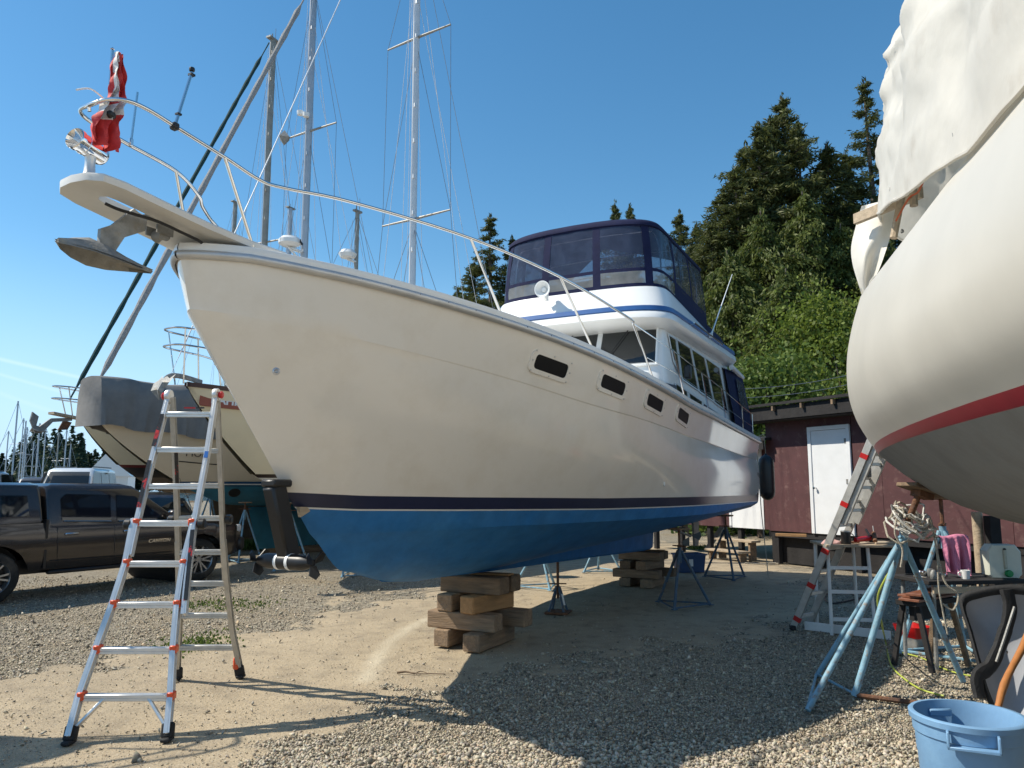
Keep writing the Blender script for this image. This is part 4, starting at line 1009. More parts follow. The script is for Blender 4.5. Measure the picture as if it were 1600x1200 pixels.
mb = MB(); bar(mb, LF(291, 640, .012) + Vector((0, -.034, .006)), LF(308, 640, .012) + Vector((0, -.034, .006)), .012, .012, (0, 1, 0)); mb.build("sticker", M_['red'], lad, org=LO)
mb = MB(); bar(mb, LF(310, 640, .012) + Vector((0, -.034, .006)), LF(322, 640, .012) + Vector((0, -.034, .006)), .012, .012, (0, 1, 0)); mb.build("sticker", M_['black'], lad, org=LO)
mb = MB(); bar(mb, LF(325, 708, .04), LF(323, 718, .04), .03, .004, lx); mb.build("sticker", PM("sticker_blue", (.03, .15, .5), rough=.4), lad, org=LO)

# ================================================================== timber cribbing under the keel
def timber(c, size, rz, mat, label, cat="timber block", grp=None, tilt=0.0):
    mb = MB(); mb.box((0, 0, 0), size, ch=.012)
    o = mb.build("timber", mat, ang=20); o.location = c; o.rotation_euler = (0, tilt, rz); tag(o, label, cat, grp); return o
aAX = math.atan2(AX.y, AX.x); aPT = math.atan2(PT.y, PT.x)
def crib(s, zk, which, seed):
    r = random.Random(seed); h = (zk - .028) / 4
    def at(ds, p, z): w = y2w(Y(s + ds, p, z)); return (w.x, w.y, w.z)
    grp = "timbers of the crib under the %s" % which
    j = lambda a: r.uniform(-a, a)
    L1 = "weathered %s timber at the foot of the crib under the %s"
    timber(at(-.05, -.22, h / 2), (.80, .20, h - .003), aAX + j(.04), M_['wood'], L1 % ('brown', which), grp=grp)
    timber(at(-.12, .20, h / 2), (.85, .21, h - .003), aAX + j(.04), M_['wood'], L1 % ('dark-ended grey', which), grp=grp)
    L2 = "thick %s timber laid crosswise low in the crib under the %s"
    timber(at(-.30, -.02, h * 1.5), (.86, .20, h - .003), aPT + j(.03), M_['wood'], L2 % ('long', which), grp=grp)
    timber(at(.16, .1, h * 1.5), (.90, .20, h - .003), aPT + j(.04), M_['wood'], L2 % ('half-hidden', which), grp=grp)
    timber(at(-.04, -.22, h * 2.5), (.74, .20, h - .003), aAX + j(.06), M_['wood'], "dark old timber with rounded end in the third layer under the %s" % which, grp=grp)
    timber(at(-.10, .16, h * 2.5), (.72, .20, h - .003), aAX - .18, M_['woodnew'] if seed == 1 else M_['wood'], "orange-brown newer timber set askew under the %s" % which if seed == 1 else "slightly askew timber in the third layer under the %s" % which, grp=grp)
    timber(at(-.12, 0, h * 3.5), (.78, .24, h - .003), aPT + j(.03), M_['wood'], "wide stained timber lying on top of the crib under the %s" % which, grp=grp)
    timber(at(.18, .02, h * 3.5), (.72, .22, h - .003), aPT + j(.03), M_['wood'], "stained timber behind the wide one on top of the crib under the %s" % which, grp=grp)
    timber(at(.02, .14, h * 4 + .013), (.5, .16, .022), aPT + .1, M_['woodnew'], "thin orange shim board between crib and keel under the %s" % which, grp=grp)
crib(4.25, .775, "keel's fore end", 1)
crib(10.1, .62, "keel's after end", 2)

# ================================================================== jack stands
def jackstand(loc, rz, hgt, topz, lean, mat, label, spread=.42, r=.022, grp="steel jack stands propping the motor yacht"):
    "three-legged stand: legs meet at height hgt, screw up to topz, pad leaning"
    t = thing("jack_stand", label, "boat stand", loc, rz, grp)
    for k in range(3):
        a = k * 2.0944; f = Vector((spread * math.cos(a), spread * math.sin(a), .008)); tp = Vector((.03 * math.cos(a), .03 * math.sin(a), hgt))
        mb = MB(); mb.tube([f, tp], r, 8); mb.box(f + Vector((0, 0, .006)), (.07, .07, .012)); mb.build("leg", mat, t)
        g = Vector((spread * math.cos(a + 2.0944), spread * math.sin(a + 2.0944), .03)); mb = MB(); mb.tube([f + Vector((0, 0, .022)), g], r * .6, 6); mb.build("brace", mat, t)
    mb = MB(); mb.tube([(0, 0, hgt - .18), (0, 0, hgt + .05)], r * 1.35, 10); mb.build("collar", mat, t)
    mb = MB(); mb.tube([(0, 0, hgt), (0, 0, topz)], r * .72, 8); mb.tube([(-.13, 0, hgt + .07), (.13, 0, hgt + .07)], .009, 6); mb.lathe([(.035, 0), (.035, .03)], 6, Matrix.Translation((0, 0, hgt + .055))); sc = mb.build("screw", M_['rust'], t)
    mb = MB(); mb.box((0, 0, topz + .012), (.26, .22, .03), (0, lean, 0), ch=.006); mb.build("pad", M_['wood'], t)
    return t
def hull_bottom_z(s, p):
    "height of the bottom at station s and breadth p"
    best = 9
    pts = []
    for j in (7, 8, 9, 10, 11):
        T = LV[j]
        for a, c in zip(T, T[1:]):
            if a[0] <= s <= c[0]:
                f = (s - a[0]) / (c[0] - a[0] + 1e-9); pts.append((a[1] + (c[1] - a[1]) * f, a[2] + (c[2] - a[2]) * f)); break
    for (p0, z0), (p1, z1) in zip(pts, pts[1:]):
        if p1 <= abs(p) <= p0: return z1 + (z0 - z1) * (abs(p) - p1) / (p0 - p1 + 1e-9)
    return 1.3
def ystand(s, p, h, label, mat=None, rz=.4, spread=.45):
    w = y2w(Y(s, p, 0)); z = hull_bottom_z(s, p) - .055
    return jackstand((w.x, w.y, 0), rz, min(h, z - .12), z, 0, mat or M_['bluedk'], label, spread)
def bcoord(u, v): q = G(u, v) - B0; return q.dot(AX), q.dot(PT)
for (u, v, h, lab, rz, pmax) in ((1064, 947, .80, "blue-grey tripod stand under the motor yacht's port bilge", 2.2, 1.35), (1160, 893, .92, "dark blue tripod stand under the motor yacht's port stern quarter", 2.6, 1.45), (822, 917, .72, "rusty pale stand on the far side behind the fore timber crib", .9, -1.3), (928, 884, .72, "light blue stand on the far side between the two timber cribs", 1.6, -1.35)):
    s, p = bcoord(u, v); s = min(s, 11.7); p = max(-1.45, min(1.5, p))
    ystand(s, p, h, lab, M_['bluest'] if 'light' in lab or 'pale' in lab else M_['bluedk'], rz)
# short screw post with a pyramid base
q = G(872, 958); s, p = bcoord(872, 958); zt = hull_bottom_z(s, p) - .02
t = thing("screw_post", "short screw jack with pyramid base under the motor yacht's bottom", "boat stand", (q.x, q.y, 0))
for k in range(4):
    a = k * math.pi / 2 + .5; f = Vector((.15 * math.cos(a), .15 * math.sin(a), .03)); mb = MB(); mb.tube([f, (.025 * math.cos(a), .025 * math.sin(a), .36)], .016, 6); mb.build("leg", M_['bluedk'], t)
mb = MB(); mb.box((0, 0, .016), (.32, .32, .032), (0, 0, .5 + math.pi / 4), ch=.006); mb.build("base_plate", M_['rust'], t)
mb = MB(); mb.tube([(0, 0, .2), (0, 0, zt - .03)], .019, 8); mb.tube([(-.12, 0, .40), (.12, 0, .40)], .009, 6); mb.build("screw", M_['rust'], t)
mb = MB(); mb.box((0, 0, zt - .012), (.30, .16, .03), ch=.006); mb.build("pad", M_['wood'], t)
mb = MB(); bar(mb, (.08, -.1, .12), (.05, -.06, .27), .035, .004, (1, 0, 0)); mb.build("tag", M_['gelw'], t)
# blue tub under the stern
q = G(1077, 893); t = thing("plastic_tub", "dark blue plastic tub under the motor yacht's stern by the timber crib", "tub", (q.x, q.y, 0), .2)
blue_tub = PM("tub_blue", (.03, .07, .17), rough=.5, var=.1)
mb = MB(); A_ = rrect(.52, .40, .06); B_ = rrect(.60, .46, .07)
mb.grid([[Vector((x, y, 0)) for x, y in A_], [Vector((x, y, .36)) for x, y in B_], [Vector((x * .95, y * .95, .36)) for x, y in B_], [Vector((x * .95, y * .95, .02)) for x, y in A_]], closeu=True); mb.add([Vector((x, y, .0)) for x, y in A_], [tuple(range(20))]); mb.build("body", blue_tub, t)
mb = MB(); mb.grid([[Vector((x * 1.0, y * 1.0, .335)) for x, y in B_], [Vector((x * 1.06, y * 1.07, .34)) for x, y in B_], [Vector((x * 1.06, y * 1.07, .37)) for x, y in B_], [Vector((x * .95, y * .95, .37)) for x, y in B_]], closeu=True); mb.build("rim", blue_tub, t)
mb = MB(); mb.box((-.06, -.235, .2), (.09, .008, .14)); mb.build("sticker", M_['gelw'], t)
# ================================================================== vehicles
def paint(name, col, rough=.3): return PM(name, col, rough=rough, metal=.35, var=.06, vs=3, coat=.8)
M_['tyre'] = PM("tyre", (.018, .018, .017), rough=.85, var=.3, vs=20, bump=.3, bs=60, col2=(.06, .052, .042), c2amt=.45)
M_['rim'] = PM("alloy_rim", (.48, .48, .48), rough=.32, metal=.9, var=.1)
M_['autoglass'] = glass_mat("car_glass", (.006, .008, .008), .03, .90)
def wheel(root, x, y, r, w=.24, spokes=6, far=False):
    sgn = -1 if y < 0 else 1
    M = Matrix.Translation((x, y, r)) @ Matrix.Rotation(math.pi / 2, 4, 'X')
    mb = MB(); mb.lathe([(r * .66, -w / 2), (r * .9, -w / 2), (r * .97, -w * .42), (r, -w * .3), (r, w * .3), (r * .97, w * .42), (r * .9, w / 2), (r * .66, w / 2)], 32, M, cap=False)
    t = mb.build("wheel", M_['tyre'], root)
    if far: return
    s = 1 if sgn < 0 else -1                                    # lathe +z points to -y
    mb = MB(); mb.lathe([(r * .665, s * w * .5), (r * .65, s * w * .46), (r * .62, s * w * .3), (r * .60, s * w * .05)], 32, M, cap=False)
    mb.lathe([(0, s * w * .38), (r * .13, s * w * .38), (r * .15, s * w * .3), (r * .15, s * w * .1)], 14, M, cap=False)
    for k in range(spokes):
        for dq in (-.13, .13):
            a = k * 2 * math.pi / spokes; d0 = Vector((math.cos(a + dq * .5), math.sin(a + dq * .5), 0)); d1 = Vector((math.cos(a + dq * 1.5), math.sin(a + dq * 1.5), 0)); e = Vector((-math.sin(a), math.cos(a), 0))
            z0 = s * w * .36; z1 = s * w * .40
            q = [d0 * r * .12 - e * r * .035, d1 * r * .63 - e * r * .035, d1 * r * .63 + e * r * .035, d0 * r * .12 + e * r * .035]
            mb.prism([M @ Vector((p.x, p.y, z1)) for p in q], M.to_3x3() @ Vector((0, 0, -s * w * .12)))
    mb.build("rim", M_['rim'], t)
    mb = MB(); mb.lathe([(r * .62, s * w * .0), (0, s * w * .0)], 24, M, cap=False); mb.build("brake", M_['black'], t)
def body_side(xs_, ztop, zbot, hw, axles, ra, rwheel):
    "both flanks with wheel arches plus the top deck"
    mb = MB(); rows = [0, .12, .3, .55, .8, .93, 1.0]
    cols = []
    for x in xs_:
        zb = zbot(x)
        for ax_ in axles:
            dx = abs(x - ax_)
            if dx < ra: zb = max(zb, rwheel + math.sqrt(ra * ra - dx * dx))
        zt = ztop(x); cols.append([(x, hw(zb + (zt - zb) * f, x), zb + (zt - zb) * f) for f in rows])
    for sgn in (1, -1): mb.grid([[Vector((x, sgn * y, z)) for x, y, z in c] for c in cols])
    top = [[Vector((c[-1][0], c[-1][1] * q, c[-1][2] + .03 * (1 - q * q))) for q in (1, .9, .5, 0, -.5, -.9, -1)] for c in cols]
    mb.grid(top)
    for c in (cols[0], cols[-1]): mb.add([Vector((x, y, z)) for x, y, z in c] + [Vector((x, -y, z)) for x, y, z in c], [(i, i + 1, 8 + i, 7 + i) for i in range(6)])
    return mb
def plan_rr(x0, x1, w, z, r, n=4): return [Vector(((x0 + x1) / 2 + a, b_, z)) for a, b_ in rrect(x1 - x0, 2 * w, r, n)]
def house(levels, n=4):
    mb = MB(); R_ = [plan_rr(*l, n) if len(l) == 5 else l for l in levels]; mb.grid(R_, closeu=True); mb.add(R_[-1], [tuple(range(len(R_[-1])))]); return mb
# ---------------------------------------------------------------- pickup
fc, rc = G(305, 907), G(-24, 946)
hd = (fc - rc); hd.z = 0; hd.normalize(); lf = Vector((-hd.y, hd.x, 0))
tloc = fc + lf * .82
tr = thing("pickup_truck", "dark brown crew cab pickup with canopy parked on the gravel behind the folding ladder", "pickup truck", tloc, math.atan2(hd.y, hd.x)); tr.scale = ((fc - rc).length / 3.26, 1.0, 1.005)
brown = paint("truck_brown", (.040, .031, .027), .26)
xs_ = sorted(set([round(-4.5 + i * .06, 3) for i in range(91)] + [-2.56, -2.53]))
def zt(x): return interp(x, [(-4.5, 1.12), (-4.4, 1.17), (-2.57, 1.17), (-2.5, 1.12), (-.4, 1.10), (-.2, 1.14), (.4, 1.10), (.75, 1.02), (.9, .86), (.95, .7)])
def zb(x): return interp(x, [(-4.5, .62), (-4.2, .50), (-3.3, .45), (0, .43), (.6, .40), (.95, .48)])
def hw(z, x):
    w = interp(z, [(.40, .86), (.52, .915), (.75, .945), (.9, .945), (1.02, .935), (1.12, .90), (1.2, .885)])
    for a in (-3.26, 0): w += .03 * max(0, 1 - (abs(x - a) - .0) / .62) if abs(x - a) < .62 else 0
    return w * interp(x, [(-4.5, .96), (-4.2, 1), (.3, 1), (.7, .95), (.95, .84)])
body_side(xs_, zt, zb, hw, (-3.26, 0), .475, .385).build("body", brown, tr, ang=35)
house([(-2.55, -.36, .885, 1.08, .06), (-2.55, -.42, .875, 1.16, .06), (-2.54, -1.05, .735, 1.66, .08), (-2.53, -1.15, .69, 1.745, .10), (-2.48, -1.3, .58, 1.79, .14)]).build("cab", brown, tr, ang=40)
house([(-4.46, -2.60, .885, 1.175, .05), (-4.44, -2.60, .875, 1.22, .05), (-4.28, -2.60, .745, 1.68, .07), (-4.2, -2.61, .70, 1.76, .09), (-4.0, -2.66, .58, 1.80, .12)]).build("canopy", brown, tr, ang=40)
def sidey(z, c=False): return interp(z, [(1.08, .885), (1.16, .875), (1.66, .735)])
for sgn in (-1, 1):
    for qd, nm in (([(-2.34, 1.20), (-1.60, 1.17), (-1.57, 1.60), (-2.26, 1.62), (-2.34, 1.55)], "rear_window"), ([(-1.50, 1.165), (-.66, 1.15), (-.78, 1.25), (-1.17, 1.57), (-1.48, 1.60)], "front_window")):
        g = MB(); g.add([Vector((x, sgn * (sidey(z) + .012), z)) for x, z in qd], [tuple(range(len(qd)))]); w_ = g.build(nm, M_['autoglass'], tr, smooth=False)
        t_ = MB(); t_.tube([Vector((qd[0][0] + .02, sgn * (sidey(qd[0][1]) + .016), qd[0][1] - .01)), Vector((qd[1][0], sgn * (sidey(qd[1][1]) + .016), qd[1][1] - .01))], .010, 6); t_.build("chrome_trim", M_['chrome'], w_)
    g = MB(); qd = [(-4.2, 1.30), (-2.8, 1.28), (-2.82, 1.60), (-4.1, 1.62)]; g.add([Vector((x, sgn * (interp(z, [(1.22, .875), (1.72, .76)]) + .01), z)) for x, z in qd], [(0, 1, 2, 3)]); g.build("canopy_window", M_['autoglass'], tr, smooth=False)
    for x0, x1 in ((-2.42, -2.40), (-1.56, -1.53), (-.42, -.44)):
        l_ = MB(); l_.tube([Vector((x0, sgn * (hw(1.08, x0) + .001), 1.10)), Vector((x0, sgn * (hw(.9, x0) + .001), .9)), Vector((x0 + .01, sgn * (hw(.75, x0) + .001), .75)), Vector((x0 + .03, sgn * (hw(.5, x0) + .001), .5))], .006, 4); l_.build("door_gap", M_['black'], tr)
    l_ = MB(); l_.box((-2.575, sgn * .88, .85), (.035, .12, .75)); l_.build("cab_gap", M_['black'], tr)
    for x in (-2.22, -1.32):
        h_ = MB(); h_.box((x, sgn * .955, .985), (.20, .03, .035), ch=.01); h_.build("door_handle", M_['chrome'], tr)
    mr2 = MB(); mr2.box((-.62, sgn * 1.02, 1.24), (.12, .22, .17), ch=.04); mr2.build("mirror", brown, tr)
    cr = MB(); cr.tube([Vector((-2.5, sgn * .94, .585)), Vector((-.55, sgn * .94, .575))], .006, 4); cr.build("body_crease", M_['black'], tr)
    hl = MB(); hl.box((.83, sgn * .72, .92), (.14, .28, .15), ch=.03); hl.build("headlight", glass_mat("headlamp", (.6, .62, .65), .05, .8), tr)
    ss = MB(); ss.box((-1.45, sgn * .86, .40), (2.1, .10, .06), ch=.02); ss.build("sill_step", M_['black'], tr)
    for x in (-3.26, 0): wheel(tr, x, sgn * .80, .385, far=(sgn > 0))
ws = MB(); ws.add([Vector((-.44, .74, 1.17)), Vector((-.44, -.74, 1.17)), Vector((-1.02, -.60, 1.63)), Vector((-1.02, .60, 1.63))], [(0, 1, 2, 3)]); o = ws.build("windscreen", M_['autoglass'], tr, smooth=False); o.location = (.018, 0, .018)
bm_ = MB(); bm_.box((.92, 0, .62), (.16, 1.72, .26), ch=.05); bm_.box((-4.55, 0, .62), (.14, 1.7, .2), ch=.04); bm_.build("bumper", M_['black'], tr)
ch_ = MB(); ch_.box((-1.8, 0, .50), (4.9, 1.5, .22)); ch_.build("underbody", M_['black'], tr)
for x in (-3.26, 0):
    l_ = MB(); l_.lathe([(.47, -.70), (.47, .70)], 20, Matrix.Translation((x, 0, .40)) @ Matrix.Rotation(math.pi / 2, 4, 'X')); l_.build("wheel_well", M_['rubber'], tr)
text_mesh("CANYON", .09, "lettering", M_['chrome'], tr, frame((-.80, -.952, .79), (1, 0, 0), (0, -.05, 1)), .003, .15)
an = MB(); an.tube([(.05, -.7, 1.1), (-.35, -.72, 1.9)], .004, 5); an.build("aerial", M_['black'], tr)

# ---------------------------------------------------------------- cars parked behind
def car(label, loc, rz, col, L_, W, H_, belt, hood, van=False):
    t = thing("parked_car", label, "car", loc, rz, "cars parked behind the pickup")
    pm = paint("paint_" + label[:6].strip(), col, .3); hl_ = L_ / 2; wr = .33; ax_ = (-L_ * .30, L_ * .31)
    X = [round(-hl_ + i * L_ / 60, 3) for i in range(61)]
    body_side(X, lambda x: interp(x, [(-hl_, belt * .8), (-hl_ * .95, belt), (hl_ * .3, belt), (hl_ * .9, hood), (hl_, hood * .75)]), lambda x: interp(x, [(-hl_, .4), (-hl_ * .8, .24), (hl_ * .8, .22), (hl_, .35)]), lambda z, x: W / 2 * interp(z, [(.2, .92), (.45, 1), (.8, 1), (1.2, .94)]) * interp(abs(x), [(0, 1), (hl_ * .75, 1), (hl_, .82)]), ax_, .40, wr).build("body", pm, t, ang=35)
    xr = -hl_ * (.93 if van else .6); xf = hl_ * (.42 if van else .38)
    house([(xr - .03, xf + .1, W / 2 * .93, belt - .04, .12), (xr, xf, W / 2 * .92, belt + .02, .12), (xr + .12, xf - .55, W / 2 * .78, H_ - .09, .16), (xr + .25, xf - .7, W / 2 * .66, H_, .2)]).build("roof", pm, t, ang=40)
    for sgn in (-1, 1):
        n_ = 3
        for k in range(n_):
            a = xr + .22 + (xf - .45 - xr) * k / n_; c = xr + .16 + (xf - .45 - xr) * (k + 1) / n_
            g = MB(); y0 = W / 2 * .92 + .008; y1 = W / 2 * .80 + .008; z0 = belt + .05; z1 = H_ - .14
            g.add([Vector((a, sgn * y0, z0)), Vector((c + (.25 if k == n_ - 1 else 0), sgn * y0, z0)), Vector((c - (.12 if k == n_ - 1 else 0), sgn * y1, z1)), Vector((a + (.1 if k == 0 else 0), sgn * y1, z1))], [(0, 1, 2, 3)]); g.build("side_window", M_['autoglass'], t, smooth=False)
        for x in ax_: wheel(t, x, sgn * (W / 2 - .13), wr, .2, 5)
        hl2 = MB(); hl2.box((hl_ - .09, sgn * W * .34, hood * .82), (.12, .3, .12), ch=.03); hl2.build("headlight", M_['gelw'], t)
    for xa, xb, nm in ((xf + .03, xf - .5, "windscreen"), (xr - .02, xr + .1, "rear_window")):
        g = MB(); y0 = W / 2 * .78; y1 = W / 2 * .66; d_ = .025 if xa > 0 else -.025
        g.add([Vector((xa + d_, y0, belt + .06)), Vector((xa + d_, -y0, belt + .06)), Vector((xb + d_, -y1, H_ - .13)), Vector((xb + d_, y1, H_ - .13))], [(0, 1, 2, 3)]); g.build(nm, M_['autoglass'], t, smooth=False)
    ub = MB(); ub.box((0, 0, .42), (L_ * .86, W * .8, .3)); ub.build("underbody", M_['black'], t)
    if van:
        rk = MB()
        for sgn in (-1, 1): rk.tube([(xr + .3, sgn * W * .32, H_ + .05), (xf - .8, sgn * W * .32, H_ + .05)], .02, 6)
        rk.build("roof_rack", M_['black'], t)
    return t
def at_px(u, d): return Vector(((u - 800) / 1200 * d, d, 0))
car("white van with roof rack parked beyond the pickup's roof", at_px(122, 27), math.radians(-78), (.75, .76, .75), 4.8, 1.9, 2.38, 1.35, 1.2, True)
car("dark blue hatchback parked just past the pickup's bonnet", at_px(238, 19.5), math.radians(-38), (.02, .025, .045), 4.3, 1.78, 1.60, .98, .92)
car("grey car with low roof seen over the pickup's canopy", at_px(70, 32), math.radians(-70), (.10, .10, .105), 4.6, 1.85, 2.12, 1.2, 1.1, True)
car("white small car parked farthest towards the marina masts", at_px(-6, 40), math.radians(75), (.7, .71, .72), 4.4, 1.8, 2.5, 1.4, 1.15, True)
# ================================================================== sailing boats behind
M_['creamA'] = PM("cream_hull", (.66, .59, .42), rough=.3, var=.05, vs=2)
M_['creamB'] = PM("tan_hull", (.60, .54, .44), rough=.32, var=.05, vs=2)
M_['creamC'] = PM("yellow_cream_hull", (.70, .63, .46), rough=.3, var=.05, vs=2)
M_['teal'] = PM("teal_antifoul", (.02, .15, .235), rough=.65, var=.2, vs=3, bump=.1)
M_['mast'] = PM("mast_alloy", (.46, .47, .49), rough=.45, metal=.6, var=.08, vs=4)
M_['mastw'] = PM("mast_white", (.66, .67, .68), rough=.4, metal=.2, var=.06, vs=4)
M_['masto'] = PM("mast_old", (.33, .31, .27), rough=.6, metal=.4, var=.2, vs=4)
M_['wire'] = PM("rigging_wire", (.30, .31, .33), rough=.4, metal=.7, var=.1)
M_['wirew'] = PM("halyard", (.62, .63, .65), rough=.7, var=.1)
M_['tarpg'] = PM("grey_tarp", (.175, .17, .165), rough=.85, var=.15, vs=3, bump=.35, bs=9)
M_['furlg'] = PM("furled_sail_grey", (.30, .29, .28), rough=.9, var=.2, vs=12, bump=.5, bs=20)
M_['furlgr'] = PM("furled_sail_green", (.01, .045, .045), rough=.9, var=.2, vs=10, bump=.4, bs=20)
def sail_hull(name, label, bow, psi, L_, B_, zs, zwl, over, zbot, mats, zst=None, boots=((.0, .10, 'navy'),), canoe=False, grp=None):
    "hull on land; bow=(x,y) ground point under the bow; returns thing and helpers"
    ax = Vector((math.sin(psi), math.cos(psi), 0)); t = thing(name, label, "sailboat", (bow[0], bow[1], 0), math.atan2(-ax.y, -ax.x), grp)
    def bp_(x): return (1 - (1 - min(x / .55, 1)) ** 2) ** .8 if x < .55 else 1 - (.55 if canoe else .32) * ((x - .55) / .45) ** 2.2
    zst = zst or zs - .45
    def sheer(s): x = s / L_; return zs + (zst - zs) * x - .22 * math.sin(math.pi * min(1, x))
    def mk(k):        # k 0 sheer .. 1 WL
        s0 = over * k ** 1.15
        def f(tq):
            s = s0 + tq * (L_ - s0 - .9 * k); x = (s - s0 * .95) / (L_ - s0 * .95)
            return (s, B_ / 2 * bp_(max(0, x)) * (1 - .10 * k * k - .10 * k * max(0, 1 - 2.2 * x)), sheer(s) + (zwl - sheer(s)) * k)
        return f
    def lowk(k):      # below WL
        s0 = over + (1.5) * k
        def f(tq):
            s = s0 + tq * (L_ - .9 - 1.6 * k - s0); x = (s - s0) / (L_ - s0)
            return (s, B_ / 2 * .90 * bp_(max(0, x)) * math.sqrt(max(0, 1 - k ** 2.2)), zwl + (zbot - zwl) * k * (1 - .25 * abs(x - .5) * 2 * k))
        return f
    T_ = [(i / 36) ** 1.4 for i in range(37)]
    def strip_(fs):
        mb = MB()
        for sgn in (1, -1): mb.grid([[Vector((-f(q)[0], sgn * f(q)[1], f(q)[2])) for q in T_] for f in fs])
        return mb
    hz = sheer(1) - zwl; kk = [i / 8 for i in range(9)]
    mb = strip_([mk(k) for k in kk]); tr_ = [mk(k)(1) for k in kk]
    if not canoe: mb.add([Vector((-a[0], a[1], a[2])) for a in tr_] + [Vector((-a[0], -a[1], a[2])) for a in tr_], [(i, i + 1, 10 + i, 9 + i) for i in range(8)])
    mb.build("hull", mats[0], t, ang=40)
    zc = 0
    ks = [0]
    for a, c, mt in boots:
        k0 = a / (zwl - zbot); k1 = c / (zwl - zbot); strip_([lowk(k0 + (k1 - k0) * i / 2) for i in range(3)]).build("boot_stripe", M_[mt] if isinstance(mt, str) else mt, t); ks.append(k1)
    kb = ks[-1]; strip_([lowk(kb + (1 - kb) * i / 8) for i in range(9)]).build("bottom", mats[1], t, ang=50)
    rows = []
    for q in T_[::2]:
        s, p, z = mk(0)(q); rows.append([Vector((-s, p * w, z - .02 + .09 * (1 - w * w))) for w in (1, .5, 0, -.5, -1)])
    MB().grid(rows).build("deck", M_['deckw'], t)
    rl_ = MB()
    for sgn in (1, -1):
        P = [Vector((-mk(0)(q)[0], sgn * mk(0)(q)[1], mk(0)(q)[2])) for q in T_]
        rl_.grid([[p + Vector((0, sgn * .02, -.03)) for p in P], [p + Vector((0, sgn * .025, .05)) for p in P], [p + Vector((0, -sgn * .06, .05)) for p in P], [p + Vector((0, -sgn * .06, -.02)) for p in P]])
    rl_.build("cap_rail", mats[2], t, ang=30)
    kl = MB(); ka, kc = L_ * .38, L_ * .68
    kl.grid([[Vector((-ka, 0, zbot + .12)), Vector((-(ka + kc) / 2, .16, zbot + .1)), Vector((-kc, 0, zbot + .12)), Vector((-(ka + kc) / 2, -.16, zbot + .1))], [Vector((-ka - .35, 0, .16)), Vector((-(ka + kc) / 2, .11, .16)), Vector((-kc + .1, 0, .16)), Vector((-(ka + kc) / 2, -.11, .16))]], closeu=True)
    kl.add([Vector((-ka - .35, 0, .16)), Vector((-(ka + kc) / 2, .11, .16)), Vector((-kc + .1, 0, .16)), Vector((-(ka + kc) / 2, -.11, .16))], [(0, 1, 2, 3)]); kl.build("keel", mats[1], t)
    def side(s, k):
        "port side point at s and fraction k from sheer to waterline"
        f = mk(k); lo, hi = 0., 1.
        for _ in range(30):
            m_ = (lo + hi) / 2
            if f(m_)[0] < s: lo = m_
            else: hi = m_
        a = f(lo); return Vector((-a[0], a[1], a[2]))
    t["L"] = L_
    return t, side, sheer, ax
def mast_on(t, s, z0, ztop, r, mat, spread=(), shroud=True, bow=(0, 0), L_=10, zdeck=3.0, furl=None, ra=None, beam=3.2, white=False, boom=True):
    "mast with spreaders and standing rigging; local coordinates of boat t"
    mb = MB(); mb.tube([(-s, 0, z0), (-s, 0, ztop)], r, 12, flat=.72); mb.build("mast", mat, t)
    hd_ = MB(); hd_.box((-s, 0, ztop + .02), (r * 4, r * 1.6, .06)); hd_.tube([(-s - .1, 0, ztop), (-s - .1, 0, ztop + .5)], .008, 5); hd_.tube([(-s + .05, 0, ztop), (-s + .05, 0, ztop + .22)], .02, 6); hd_.build("masthead", M_['galv'], t)
    for zz, w in spread:
        for sgn in (1, -1):
            mb = MB(); mb.tube([(-s, sgn * r * .5, zz), (-s - .08, sgn * w, zz + .05)], [.035, .022], 8); mb.build("spreader", M_['masto'], t)
    lines = []
    W = M_['wire']
    for sgn in (1, -1):
        pth = [(-s, 0, ztop - .1)] + [(-s - .08, sgn * w, zz + .05) for zz, w in sorted(spread, reverse=True)] + [(-s - .1, sgn * beam / 2 * .93, zdeck)]
        lines.append(pth)
        if spread:
            zz = sorted(spread)[0][0]; lines.append([(-s, 0, zz - .1), (-s + .6, sgn * beam / 2 * .9, zdeck)]); lines.append([(-s, 0, zz - .1), (-s - .7, sgn * beam / 2 * .9, zdeck)])
        if len(spread) > 1: zz = sorted(spread)[1][0]; lines.append([(-s, 0, zz - .1), (-s - .08, sgn * sorted(spread)[0][1], sorted(spread)[0][0] + .05)])
    lines.append([(-s, 0, ztop - .05), (-L_ + .2, 0, zdeck)])
    if furl is None: lines.append([(-s, 0, ztop - .05), (-.1, 0, zdeck + .3)])
    for q in lines:
        mb = MB(); mb.tube(q, .0075, 5); mb.build("stay", W, t)
    for k in range(7):                                          # halyards, topping lift, running backstays
        xa, ya = ((.25, -.2), (.32, .1), (.42, .3), (-1.6, .9), (-1.9, -1.1), (-3.6, .2), (1.9, .5))[k]; mb = MB(); mb.tube([(-s + .1, .04 * (k - 3), ztop - .3 - .9 * (k % 3)), (-s + xa, ya, zdeck + .1)], .0065, 5); mb.build("halyard", M_['wirew'], t)
    mb = MB()
    for k in range(14): mb.box((-s + r * .8, r * .55, z0 + (ztop - z0) * (k + .5) / 14), (.05, .03, .10))
    mb.build("mast_step", mat, t)["kind"] = "stuff"
    if furl:
        a, c, rr, mt = furl; a = Vector(a); c = Vector(c); n_ = 40; mb = MB()
        P = [a.lerp(c, i / n_) for i in range(n_ + 1)]
        mb.tube(P, [rr * (.35 if i < 2 or i > n_ - 3 else 1) * (1 + .12 * math.sin(i * 1.9) + .06 * math.sin(i * 4.1)) for i in range(n_ + 1)], 9); mb.build("furled_sail", mt, t)
    if boom:
        mb = MB(); mb.tube([(-s - .15, 0, zdeck + .9), (-s - 4.0, 0, zdeck + .95)], .07, 10); mb.build("boom", mat, t)
